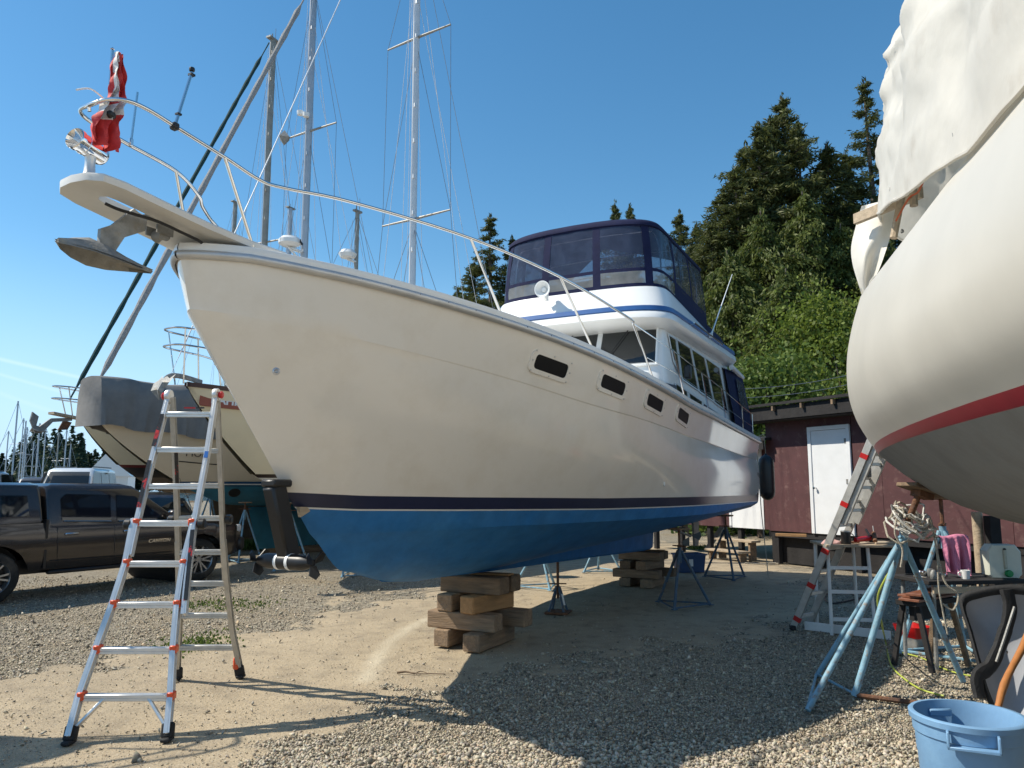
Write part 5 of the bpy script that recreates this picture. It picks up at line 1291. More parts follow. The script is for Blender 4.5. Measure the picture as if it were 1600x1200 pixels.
def stands_for(t, side, label, L_, psi, zt, half):
    for s, sg, wh in ((L_ * .30, 1, 'port bow'), (L_ * .62, 1, 'port quarter'), (L_ * .30, -1, 'starboard bow'), (L_ * .62, -1, 'starboard quarter')):
        q = t.matrix_basis @ Vector((-s, sg * half, 0))
        jackstand((q.x, q.y, 0), rnd.uniform(0, 2), zt - .25, zt - .04, 0, M_['bluest'], "blue tripod stand under the %s of the %s" % (wh, label), .45, grp="stands under the %s" % label)
    q = t.matrix_basis @ Vector((-L_ * .53, 0, 0))
    timber((q.x, q.y, .078), (1.6, .3, .156), psi, M_['wood'], "timber laid under the keel of the %s" % label)
def pulpit_rails(t, side, sheer, zt, n=3, fwd=.35, mid=True, w0=.35):
    def P(s, sg, z): q = side(max(s, .05), 0); return Vector((-s, sg * max(q.y - .06, w0 * .5), z))
    for zz in ([zt, zt - .30] if mid else [zt]):
        mb = MB(); pts = [P(2.6, 1, zz - .05), P(1.6, 1, zz), P(.6, 1, zz + .03), Vector((fwd * .6, w0 * .55, zz + .05)), Vector((fwd, 0, zz + .05))]
        mb.tube(catmull(pts + [Vector((q.x, -q.y, q.z)) for q in pts[-2::-1]], 5), .017, 8); mb.build("pulpit_rail", M_['steel'], t)
    for sg in (1, -1):
        mb = MB(); mb.tube([Vector((fwd * .62, sg * w0 * .5, zt + .04)), Vector((fwd * .35, sg * .12, sheer(0)))], .014, 8); mb.build("stanchion", M_['steel'], t)
    for s in (2.5, 1.4, .35):
        for sg in (1, -1):
            mb = MB(); mb.tube([P(s, sg, zt), P(s + .12, sg, sheer(s))], .014, 8); mb.build("stanchion", M_['steel'], t)
D30 = math.radians(31)
# --- B: tarp over the fore deck, lettered bow
bB = at_px(152, 16.2)
tB, sB, hB, aB = sail_hull("sailing_boat", "tan sailboat with grey tarp over its bow and teal bottom paint", bB, D30, 10.6, 3.3, 3.12, 1.86, 1.9, 1.12, (M_['creamB'], M_['teal'], M_['creamB']), boots=((0, .05, PM("boot_blue", (.01, .06, .16), rough=.4)), (.05, .075, 'pin'), (.075, .12, PM("boot_blue2", (.012, .08, .15), rough=.4))))
mp_ = tB.matrix_basis.inverted() @ AY(480, 300, 21.0); sM = -mp_.x
mast_on(tB, 5.6, 3.0, 16.5, .115, M_['mast'], ((7.6, 1.0), (11.9, 1.0)), L_=10.6, zdeck=3.0, furl=((.15, 0, 3.75), (-5.4, 0, 16.2), .07, M_['furlg']), beam=3.3)
tp_ = MB(); rows = []
for i_ in range(73):
    i = i_ / 3; s = -.22 + 4.6 * i / 24; q = sB(max(s, .05), 0).y
    w = max(q + .10, .38 + .12 * min(1, i / 3)); zz = hB(max(s, 0)) ; ridge = 4.02 - .03 * i / 24 + .03 * math.sin(i * .7)
    prof = [(0, ridge + .04), (.35 * w, ridge + .03), (.80 * w, ridge - .0), (w * .98, ridge - .05), (w + .05 + .012 * math.sin(i * 3.1), ridge - .35), (w + .06 + .03 * math.sin(i * 3.1 + .4) + .015 * math.sin(i * 7), ridge - .62), (w + .05 + .05 * math.sin(i * 3.1 + .8) + .03 * math.sin(i * 6.3), zz - .12 + .03 * math.sin(i * 1.1))]
    rows.append([Vector((-s + .015 * math.sin(i * 2.9) * abs(k - 6) / 6, y_ + .018 * math.sin(i * 2.1 + k), z_)) for k, (y_, z_) in list(enumerate(prof))[::-1]] + [Vector((-s, -y_, z_)) for k, (y_, z_) in list(enumerate(prof))[1:]])
tp_.grid(rows); tp_.add(rows[0], [tuple(range(len(rows[0])))]); o = tp_.build("bow_tarp", M_['tarpg'], ang=60); o.parent = tB
q = sB(1.72, .42); q2 = sB(2.08, .42); M = frame((q + q2) / 2 + Vector((0, .012, 0)), q2 - q, (0, -.15, 1)); text_mesh("MOD", .22, "boat_name", PM("letter_brown", (.035, .02, .012), rough=.5), tB, M, .003)
mb = MB(); mb.tube([sB(1.5, .58) + Vector((0, .01, 0)), sB(1.9, .6) + Vector((0, .012, 0)), sB(2.5, .62) + Vector((0, .01, 0))], .012, 6); mb.build("name_line", M_['black'], tB)
mb = MB(); mb.lathe([(.17, -.01), (.17, .012)], 18, frame(sB(3.0, .98) + Vector((0, .0, -.28)), (-1, 0, 0), (0, .3, 1)) @ Matrix.Scale(.6, 4, (0, 1, 0))); mb.build("thruster_opening", M_['black'], tB)
rd = MB(); rd.lathe([(0, -.12), (.2, -.12), (.30, -.06), (.31, .04), (.24, .12), (0, .15)], 22, Matrix.Translation((-5.05, .0, 8.45)), cap=False); rad = rd.build("radar_dome", M_['gelw'], tB)
rd = MB(); rd.box((-5.3, 0, 8.28), (.45, .12, .05)); rd.tube([(-5.0, 0, 8.3), (-5.5, 0, 8.0)], .03, 6); rd.build("bracket", M_['gelw'], rad)
text_mesh("Raym", .13, "lettering", M_['black'], rad, frame((-5.05 - .16, .287, 8.43), (-.83, -.55, 0), (0, 0, 1)), .012)
rf_ = MB(); c = Vector((-5.6, -1.0, 11.95)); rf_.add([c + Vector(v) for v in ((.2, 0, 0), (-.2, 0, 0), (0, .2, 0), (0, -.2, 0), (0, 0, .24), (0, 0, -.24))], [(0, 2, 4), (2, 1, 4), (1, 3, 4), (3, 0, 4), (0, 2, 5), (2, 1, 5), (1, 3, 5), (3, 0, 5)]); rf_.build("radar_reflector", M_['galv'], tB, smooth=False)
lm = MB(); lm.lathe([(0, -.1), (.09, -.06), (.1, .05), (0, .1)], 12, Matrix.Translation((-5.4, .08, 12.3))); lm.build("mast_light", M_['gelw'], tB)
lm = MB(); lm.lathe([(0, -.1), (.09, -.06), (.1, .05), (0, .1)], 12, Matrix.Translation((-5.4, -.16, 12.42))); lm.build("mast_light", M_['gelw'], tB)
stands_for(tB, sB, "tarp-covered tan sailboat", 10.6, D30, 1.4, .9)
# --- A: cream with red and black boot stripe, anchor and pulpit ahead of the tarp
bA = at_px(122, 19.4)
redb = PM("boot_red", (.12, .012, .010), rough=.4)
tA, sA, hA, aA = sail_hull("sailing_boat", "cream sailboat with red and black boot stripe and anchor over its bow", bA, math.radians(25), 11.5, 3.5, 3.45, 2.32, 1.2, 1.35, (M_['creamA'], PM("bottom_brown", (.16, .12, .085), rough=.7, var=.2), M_['woodpale']), boots=((0, .07, redb), (.07, .36, 'black')))
mast_on(tA, 6.2, 3.2, 17.2, .125, M_['masto'], ((9.9, 1.15),), L_=11.5, zdeck=3.2, furl=((.3, 0, 3.9), (-6.0, 0, 17.0), .06, M_['furlgr']), beam=3.5)
pulpit_rails(tA, sA, hA, 4.15, fwd=.75)
mb = MB(); mb.prism([(.0, .11, 3.42), (.75, .11, 3.50), (.75, -.11, 3.50), (.0, -.11, 3.42)], (0, 0, .06)); mb.build("bowsprit", M_['woodpale'], tA)
mb = MB(); mb.prism([(.2, -.02, 3.46), (.75, -.02, 3.40), (1.02, -.02, 3.18), (1.10, -.02, 3.20), (1.06, -.02, 3.42), (1.22, -.02, 3.52), (1.26, -.02, 3.30), (1.12, -.02, 3.02), (.95, -.02, 3.02), (.70, -.02, 3.31), (.2, -.02, 3.38)], (0, .04, 0)); mb.prism([(.95, -.16, 3.05), (1.14, -.16, 3.05), (1.20, 0, 3.12), (1.14, .16, 3.05), (.95, .16, 3.05)], (0, 0, .025)); mb.build("anchor", M_['galv'], tA)
mb = MB(); mb.prism([(.2, -.015, 3.34), (.42, -.015, 3.38), (.55, -.015, 3.12), (.3, -.015, 3.15)], (0, .03, 0)); mb.build("anchor", M_['rust'], tA)
stands_for(tA, sA, "cream red-striped sailboat", 11.5, math.radians(25), 1.75, 1.0)
# --- C: name board on the bow
bC = at_px(287, 13.4)
tC, sC, hC, aC = sail_hull("sailing_boat", "yellow-cream sailboat with red-brown name board on its bow", bC, math.radians(33), 11.0, 3.5, 3.52, 1.98, 1.5, 1.15, (M_['creamC'], PM("bottom_black", (.03, .028, .026), rough=.7, var=.25, vs=3), PM("cap_rail_brown", (.07, .03, .02), rough=.5)), boots=((0, .07, PM("boot_brown", (.035, .022, .018), rough=.4)), (.07, .11, 'pin')))
mast_on(tC, 6.0, 3.3, 16.5, .10, M_['mastw'], ((8.35, 1.1), (13.2, 1.05)), L_=11, zdeck=3.3, furl=((.3, 0, 3.7), (-3.6, 0, 13.4), .013, M_['mastw']), beam=3.5)
pulpit_rails(tC, sC, hC, 4.42, fwd=.4, w0=.5)
q = sC(.18, .13); q2 = sC(1.18, .13); d_ = (q2 - q).normalized(); M = frame((q + q2) / 2, d_, (0, -.18, 1)); n_ = M.to_3x3() @ Vector((0, 0, 1))
nb = MB(); R_ = rrect(1.1, .27, .04); nb.grid([[M @ Vector((x, y, 0)) for x, y in R_], [M @ Vector((x, y, .04)) for x, y in R_]], closeu=True); nb.add([M @ Vector((x, y, .04)) for x, y in R_], [tuple(range(20))]); bd = nb.build("name_board", PM("board_redbrown", (.30, .075, .035), rough=.5, var=.1), tC)
text_mesh("RAFIKI A", .20, "boat_name", M_['pin'], bd, M @ Matrix.Translation((0.02, -.01, .043)), .003, bold=.006)
mb = MB(); mb.tube(catmull([(-.3, 0, 3.60), (.12, 0, 3.66), (.36, 0, 3.62), (.5, 0, 3.42)], 5), .045, 8, flat=.5); mb.build("anchor_shank", M_['galv'], tC)
mb = MB()
for sg in (1, -1):
    mb.grid([[Vector((.38, 0, 3.64)), Vector((.50, 0, 3.55)), Vector((.56, 0, 3.38)), Vector((.50, 0, 3.2))], [Vector((.40, sg * .10, 3.58)), Vector((.54, sg * .12, 3.50)), Vector((.60, sg * .1, 3.36)), Vector((.5, 0, 3.2))], [Vector((.34, sg * .19, 3.66)), Vector((.46, sg * .2, 3.5)), Vector((.54, sg * .12, 3.32)), Vector((.5, 0, 3.2))]])
mb.build("anchor_fluke", M_['galv'], tC)
mb = MB(); mb.lathe([(0, -.12), (.24, -.1), (.28, 0), (.2, .12), (0, .14)], 18, Matrix.Translation((-3.1, .8, 5.0)), cap=False); mb.tube([(-3.1, .8, 3.3), (-3.1, .8, 4.9)], .04, 8); mb.build("radar_pole", M_['gelw'], tC)
stands_for(tC, sC, "name-board sailboat", 11.0, math.radians(33), 1.42, 1.0)
# --- masts of boats farther back
def far_boat(u, d, ytop, r, mat, label, spr, psi=30, dome=None, Lb=9.5):
    zt_ = CAMH + (760 - ytop) / 1200 * d; p = at_px(u, d); ax = Vector((math.sin(math.radians(psi)), math.cos(math.radians(psi)), 0)); bow = p - ax * (Lb * .45)
    t, sd_, sh_, _ = sail_hull("sailing_boat", label, bow, math.radians(psi), Lb, 3.0, 2.9, 1.75, 1.4, 1.1, (M_['gelw'], M_['anti'], M_['gelw']), grp="sailboats standing behind the three named ones")
    mast_on(t, Lb * .45, 2.7, zt_, r, mat, spr(zt_), L_=Lb, zdeck=2.8, beam=3.0)
    if dome:
        m_ = MB(); zz = CAMH + (760 - dome) / 1200 * d; m_.lathe([(0, -.14), (.24, -.12), (.3, 0), (.22, .12), (0, .15)], 18, Matrix.Translation((-Lb * .45 + .42, 0, zz)), cap=False); m_.box((-Lb * .45 + .2, 0, zz - .17), (.4, .1, .05)); m_.build("radar_dome", M_['gelw'], t)
    stands_for(t, sd_, label.split(" with ")[0], Lb, math.radians(psi), 1.35, .85)
    return t
far_boat(549, 25, 318, .085, M_['masto'], "small white sailboat with short brown mast and radar dome", lambda z: ((6.9, .9),), dome=394)
far_boat(350, 42, 302, .13, M_['masto'], "far white sailboat with cluttered masthead", lambda z: ((8.5, 1.2), (13, 1.1)))
far_boat(440, 38, 312, .13, M_['mast'], "distant white sailboat with grey mast between the bigger masts", lambda z: ((9.6, 1.4),), psi=26)
# --- out of the frame to the left: the boat whose bow throws its shade on the sand
tD, sD, hD, aD = sail_hull("sailing_boat", "white sailboat whose bow shades the sand beside the ladder", (-5.35, 5.62), math.radians(-112), 9.0, 3.0, 2.75, 1.7, 1.3, 1.0, (M_['gelw'], M_['anti'], M_['gelw']))
pulpit_rails(tD, sD, hD, 3.35, fwd=.45); stands_for(tD, sD, "white sailboat beside the ladder", 9.0, math.radians(-112), 1.3, .85)
# --- marina beyond: bare masts over the cars
for i, (u, yt, th) in enumerate(((24, 627, .14), (13, 674, .10), (35, 654, .10), (39, 658, .13), (42, 668, .11), (61, 662, .13), (71, 669, .10), (92, 676, .13), (104, 671, .14), (54, 690, .08), (112, 694, .07))):
    d = 125 + (i * 37) % 30; p = at_px(u, d); t = thing("moored_sailboat", "moored white sailboat with a tall bare mast in the far marina", "sailboat", (p.x, p.y, 0), rnd.uniform(0, 6.28), "sailboats moored in the far marina")
    zt_ = CAMH + (760 - yt) / 1200 * d
    mb = MB(); pts = []
    for s, w in ((-4.5, .02), (-3, .9), (0, 1.5), (3, 1.3), (4.5, .9)): pts.append([(s, w * f, z) for f, z in ((-1, 1.2), (-.8, .05), (.8, .05), (1, 1.2))])
    mb.grid(pts); mb.add([q[0] for q in pts] + [q[3] for q in pts][::-1], [tuple(range(10))]); mb.box((0, 0, 1.45), (3.5, 1.6, .6), ch=.15); mb.build("hull", M_['gelw'], t)
    mb = MB(); mb.tube([(0, 0, 1), (0, 0, zt_)], th, 6); mb.build("mast", M_['mast'] if i != 7 else M_['masto'], t)
    mb = MB(); mb.tube([(0, 0, zt_), (-4.3, 0, 1.2)], .03, 4); mb.build("stay", M_['wire'], t); mb = MB(); mb.tube([(0, 0, zt_), (4.3, 0, 1.2)], .03, 4); mb.build("stay", M_['wire'], t)
    mb = MB(); mb.tube([(0, -1.2, zt_ * .55), (0, 1.2, zt_ * .55)], .05, 5); mb.build("spreader", M_['mast'], t)
# white hut beyond the van
p = at_px(180, 48); t = thing("hut", "small white gabled hut beyond the white van", "hut", (p.x, p.y, 0), .3)
mb = MB(); mb.box((0, 0, 1.2), (2.2, 2.6, 2.4)); mb.build("wall", M_['gelw'], t)
mb = MB(); mb.prism([(-1.3, -1.5, 2.35), (1.3, -1.5, 2.35), (0, -1.5, 3.9)], (0, 3.0, 0)); mb.build("roof", M_['gelw'], t)
mb = MB(); mb.box((.3, -1.31, 1.0), (.8, .04, 1.9)); mb.build("door", M_['deckw'], t)
mb = MB(); mb.box((-.6, -1.31, 1.5), (.6, .04, .6)); mb.build("window", M_['blackglass'], t)
# ================================================================== shed
sx_ = Vector((.47, -.883, 0)); sh0 = at_px(1199, 18.0)
shed = thing("shed", "long maroon plywood shed with black eaves and white door", "shed", sh0, math.atan2(sx_.y, sx_.x))
M_['maroon'] = PM("maroon_paint", (.082, .030, .031), rough=.75, var=.18, vs=3, bump=.15, bs=12, col2=(.14, .075, .068), c2amt=.38, c2scale=5, objvar=.06)
M_['tar'] = PM("tarred_board", (.018, .016, .016), rough=.85, var=.3, vs=5, bump=.3, bs=20)
M_['doorw'] = PM("door_white", (.74, .75, .76), rough=.4, var=.05, vs=3)
FLZ = .74; WT = 3.22
def panel(x0, x1, z0, z1, y=0.0, mat=None, nm="wall_panel"):
    mb = MB(); mb.box(((x0 + x1) / 2, y, (z0 + z1) / 2), (x1 - x0 - .005, .02, z1 - z0), ch=.002); return mb.build(nm, mat or M_['maroon'], shed)
DX0, DX1 = 1.22, 2.22
edges = [-.05, 1.22 - .08, 2.22 + .08, 2.95, 4.17, 5.39, 6.61, 7.83]
panel(-.05, DX0 - .07, FLZ, WT); panel(DX0 - .07, DX1 + .07, 3.03, WT)
for a, c in zip(edges[2:], edges[3:]): panel(a, c, FLZ, WT)
mb = MB(); mb.box((3.89, 1.9, (FLZ + WT) / 2), (7.86, 3.72, WT - FLZ - .01)); mb.build("wall", M_['maroon'], shed)
for a, c in ((DX0, "l"), (DX1, "r")):
    mb = MB(); mb.box((a, -.015, (FLZ + 3.03) / 2), (.085, .05, 3.03 - FLZ), ch=.004); mb.build("door_frame", M_['doorw'], shed)
mb = MB(); mb.box(((DX0 + DX1) / 2, -.015, 3.0), (DX1 - DX0 + .085, .052, .085), ch=.004); mb.build("door_frame", M_['doorw'], shed)
mb = MB(); mb.box(((DX0 + DX1) / 2, .0, (FLZ + 2.95) / 2), (DX1 - DX0 - .09, .035, 2.95 - FLZ), ch=.003); dr = mb.build("door", M_['doorw'], shed)
mb = MB(); mb.lathe([(.012, 0), (.012, .04), (.028, .05), (.028, .08), (0, .085)], 12, frame((DX0 + .12, -.018, 1.72), (1, 0, 0), (0, 0, 1)), cap=False); mb.build("door_knob", M_['steel'], dr)
for z_ in (1.0, 1.85, 2.7): mb = MB(); mb.box((DX1 - .075, -.022, z_), (.05, .012, .10)); mb.build("hinge", M_['galv'], dr)
mb = MB(); mb.box((3.85, -.22, WT + .02), (8.3, .44, .035)); mb.build("soffit", M_['tar'], shed)
for z0 in (WT + .04, ):
    mb = MB(); mb.box((3.85, -.46, WT + .17), (8.35, .03, .30), ch=.004); mb.build("fascia", M_['tar'], shed)
mb = MB(); mb.prism([(-.35, -.55, WT + .33), (-.35, 4.1, WT + .95), (-.35, 4.1, WT + 1.01), (-.35, -.55, WT + .39)], (8.5, 0, 0)); mb.build("roof", M_['tar'], shed)
for i in range(11):
    mb = MB(); mb.box((-.1 + i * .8, -.50, WT + .26), (.05, .12, .10)); mb.build("rafter_tail", M_['wood'], shed)
for i in range(8):
    mb = MB(); mb.box((.1 + i * 1.08, .1, FLZ / 2), (.12, .12, FLZ), ch=.005); mb.build("post", M_['tar'], shed)
mb = MB(); mb.box((3.85, .05, FLZ - .06), (7.9, .06, .14)); mb.build("sill_beam", M_['tar'], shed)
mb = MB(); mb.box((3.85, .22, FLZ / 2 - .05), (7.8, .04, FLZ - .14)); mb.build("gap_shade_sheet", M_['tar'], shed)  # dark sheet standing in for the shade of the open gap under the floor
# lower annexe at the shed's far end with its own white door
an = thing("shed_annexe", "low maroon annexe with white door at the shed's end behind the yacht's stern", "shed", sh0 + sx_ * -.12 + Vector((.883, .47, 0)) * .25, math.atan2(sx_.y, sx_.x))
def apanel(x0, x1, z0, z1, mat=None, nm="wall_panel", y=0, ch=.002):
    mb = MB(); mb.box(((x0 + x1) / 2, y, (z0 + z1) / 2), (x1 - x0 - .005, .03, z1 - z0), ch=ch); return mb.build(nm, mat or M_['maroon'], an)
apanel(-.34, .1, FLZ, 2.75); apanel(-1.42, -.34, 2.62, 2.75); apanel(-2.7, -1.42, FLZ, 2.75); apanel(-3.9, -2.7, FLZ, 2.75); apanel(-5.1, -3.9, FLZ, 2.75)
apanel(-1.40, -.36, FLZ, 2.61, M_['doorw'], "door", .0); apanel(-1.46, -1.38, FLZ, 2.68, M_['doorw'], "door_frame", -.02); apanel(-.38, -.30, FLZ, 2.68, M_['doorw'], "door_frame", -.02)
mb = MB(); mb.prism([(.25, -.5, 2.80), (.25, 3.2, 3.15), (.25, 3.2, 3.21), (.25, -.5, 2.86)], (-5.6, 0, 0)); mb.build("roof", M_['tar'], an)
mb = MB(); mb.box((-2.5, -.47, 2.72), (5.4, .03, .24)); mb.build("fascia", M_['tar'], an)
for i in range(5):
    mb = MB(); mb.box((-.1 - i * 1.1, .1, FLZ / 2), (.12, .12, FLZ), ch=.005); mb.build("post", M_['tar'], an)
for k, (y, z) in enumerate(((-.3, .46), (-.62, .22))):
    mb = MB(); mb.box((-.95, y, z), (1.25, .30, .05), ch=.006); mb.build("step_tread", M_['woodpale'], an)
    for x in (-1.45, -.45): mb = MB(); mb.box((x, y, z / 2 - .012), (.06, .2, z - .025)); mb.build("step_post", M_['wood'], an)
# planks and blocks about the shed's foot
def plank(a, c, w, t, mat, label, nm="plank"):
    a = Vector(a); c = Vector(c); m_ = (a + c) / 2; mb = MB(); d = c - a
    side_ = Vector((0, 0, 1)).cross(d); side_ = side_ if side_.length > 1e-4 else Vector((1, 0, 0))
    mb.box((0, 0, 0), (d.length, w, t), frame((0, 0, 0), d, side_).to_3x3(), ch=.004); o = mb.build(nm, mat, ang=20); o.location = m_; tag(o, label, "plank"); return o
plank(G(1104, 862) + Vector((0, 0, .05)), AY(1134, 816, G(1110, 862).y + .7), .16, .05, M_['woodpale'], "pale plank leaning by the annexe steps")
q = AY(1236, 836, 17.0); plank(q + Vector((-.28, .15, 0)), q + Vector((.28, -.15, 0)), .08, .06, M_['woodnew'], "short pale batten lying under the maroon shed wall")
for i, (u, v, s) in enumerate(((1232, 868, .22), (1243, 866, .17), (1222, 864, .16), (1252, 860, .2))):
    q = G(u, v); timber((q.x, q.y, s / 2), (s * 1.8, s, s), rnd.uniform(0, 3), M_['woodpale'] if i % 2 == 0 else M_['wood'], "small %s wood offcut on the ground below the shed wall" % ("squarish pale", "dark", "split pale", "thick brown")[i], "offcut")
mb = MB(); q = G(1200, 882); P = [Vector((-.45, .25, .01)), Vector((-.2, .05, .01)), Vector((.0, -.1, .01)), Vector((.2, .0, .01)), Vector((.28, .2, .01)), Vector((.1, .3, .01))]; mb.tube(catmull(P, 6), .012, 6); o = mb.build("hose", M_['rope']); o.location = (q.x, q.y, 0); tag(o, "tan hose end curled beside the dark blue stern stand", "hose")

# ================================================================== trees
def leafcloud(name, C, D, ln, wd, mat, shade, parent, seed=0):
    r = np.random.RandomState(seed); n = len(C)
    D = D / (np.linalg.norm(D, axis=1)[:, None] + 1e-9); S = np.cross(D, r.randn(n, 3)); S /= (np.linalg.norm(S, axis=1)[:, None] + 1e-9)
    V = np.stack([C - D * ln[:, None] * .5, C + S * wd[:, None] * .5, C + D * ln[:, None] * .5, C - S * wd[:, None] * .5], 1)
    me = bpy.data.meshes.new(name); me.vertices.add(n * 4); me.vertices.foreach_set("co", V.ravel())
    F_ = np.arange(n * 4).reshape(-1, 4); me.loops.add(n * 4); me.loops.foreach_set("vertex_index", F_.ravel()); me.polygons.add(n); me.polygons.foreach_set("loop_start", np.arange(n) * 4)
    at = me.attributes.new("shade", 'FLOAT', 'POINT'); at.data.foreach_set("value", np.repeat(shade, 4)); me.update(); me.materials.append(mat)
    o = bpy.data.objects.new(name, me); COL.objects.link(o); o.parent = parent; return o
M_['bark'] = PM("bark", (.10, .075, .055), rough=.95, var=.3, vs=6, bump=.7, bs=12, col2=(.17, .15, .13), c2amt=.4)
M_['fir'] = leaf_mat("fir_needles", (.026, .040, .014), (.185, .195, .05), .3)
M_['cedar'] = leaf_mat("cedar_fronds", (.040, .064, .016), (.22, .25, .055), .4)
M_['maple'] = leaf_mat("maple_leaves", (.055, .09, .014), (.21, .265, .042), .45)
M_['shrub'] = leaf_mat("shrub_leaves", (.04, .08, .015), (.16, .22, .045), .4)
def conifer_mesh(seed, h, R, base, nb, ncl, m, kind, sparse=0.0):
    r = np.random.RandomState(seed); C = []; D = []; Ls = []; Ws = []; Sh = []; limbs = []
    lump = [(r.uniform(0, 6.28), r.uniform(.1, .95), r.uniform(.5, 1.3)) for _ in range(9)]
    for b_ in range(nb):
        rel = (b_ + r.rand()) / nb; rel = rel ** .9; z = h * (base + (1 - base) * rel * .985); az = r.rand() * 6.283
        if r.rand() < sparse: continue
        prof = (1 - rel) ** .68 if kind == 'fir' else (1 - rel ** 1.7) ** .75
        lw = 1.0
        for la, lz, ls in lump:
            da = abs((az - la + math.pi) % 6.283 - math.pi)
            if da < .6 and abs(rel - lz) < .12: lw *= ls
        L_ = max(.35, R * prof * r.uniform(.55, 1.12) * lw)
        up = .55 * rel - .22 if kind == 'fir' else .25 * rel - .15
        d0 = np.array([math.cos(az), math.sin(az), up]); droop = (.16 if kind == 'fir' else .32) * L_
        limbs.append((z, az, up, L_, droop))
        ncl_ = max(3, int(ncl * L_ / R * (1 + .3)))
        for c in range(ncl_):
            t = .18 + .82 * (c + r.rand()) / ncl_
            p = np.array([0, 0, z]) + d0 * L_ * t - np.array([0, 0, droop * t * t])
            k = m; sg = (.10 + .11 * L_ * (.35 + .65 * (1 - t))) ; off = r.randn(k, 3) * np.array([sg, sg, sg * .5])
            if kind != 'fir': off[:, 2] -= np.abs(r.randn(k)) * .22
            C.append(p + off)
            dd = d0[None] * r.uniform(.3, 1.0, (k, 1)) + r.randn(k, 3) * .45
            dd[:, 2] -= .25 if kind == 'fir' else .9
            D.append(dd)
            Ls.append(r.uniform(.22, .50, k) * (1 if kind == 'fir' else .80)); Ws.append(r.uniform(.05, .11, k) * (1 if kind == 'fir' else 1.1))
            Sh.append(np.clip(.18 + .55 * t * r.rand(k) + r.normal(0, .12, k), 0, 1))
    # leader
    k = 60; zz = h * r.uniform(.93, 1.01, k); C.append(np.stack([r.randn(k) * .14 * (1.05 - zz / h) * 10, r.randn(k) * .14 * (1.05 - zz / h) * 10, zz], -1)); D.append(np.stack([r.randn(k) * .4, r.randn(k) * .4, np.ones(k)], -1)); Ls.append(r.uniform(.3, .5, k)); Ws.append(np.full(k, .1)); Sh.append(r.rand(k) * .6)
    return np.concatenate(C), np.concatenate(D), np.concatenate(Ls), np.concatenate(Ws), np.concatenate(Sh), limbs
TREEPROTO = {}
def conifer(u, ytop, d, kind, R, label, var, sparse=0.0, base=.06, nb=None):
    tp_ = AY(u, ytop, d); h = tp_.z; p = Vector((tp_.x, d, 0))
    key = (kind, var)
    if key not in TREEPROTO:
        C_, D_, l_, w_, s_, limbs = conifer_mesh(var * 17 + (3 if kind == 'fir' else 5), h, R, base, nb or (210 if kind == 'fir' else 170), 16, 26, kind, sparse)
        t = thing("conifer_tree", label, "tree", (p.x, p.y, 0), 0, "trees behind the shed")
        mb = MB(); r = random.Random(var)
        mb.tube([(.12 * math.sin(i * 1.3), .12 * math.cos(i * 1.9), h * i / 8) for i in range(9)], [max(.03, (.020 * h) * (1 - i / 8.2)) for i in range(9)], 9)
        for z, az, up, L_, dr_ in limbs[::4]:
            mb.tube([(0, 0, z), (math.cos(az) * L_ * .5, math.sin(az) * L_ * .5, z + up * L_ * .5 - dr_ * .25), (math.cos(az) * L_ * .92, math.sin(az) * L_ * .92, z + up * L_ * .92 - dr_ * .85)], [.05, .03, .01], 5)
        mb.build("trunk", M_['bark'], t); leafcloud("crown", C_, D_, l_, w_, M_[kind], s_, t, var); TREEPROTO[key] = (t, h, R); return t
    t0, h0, R0 = TREEPROTO[key]
    t = dup(t0, (p.x, p.y, 0), (u * .37) % 6.28, label, (R / R0, R / R0, h / h0)); return t
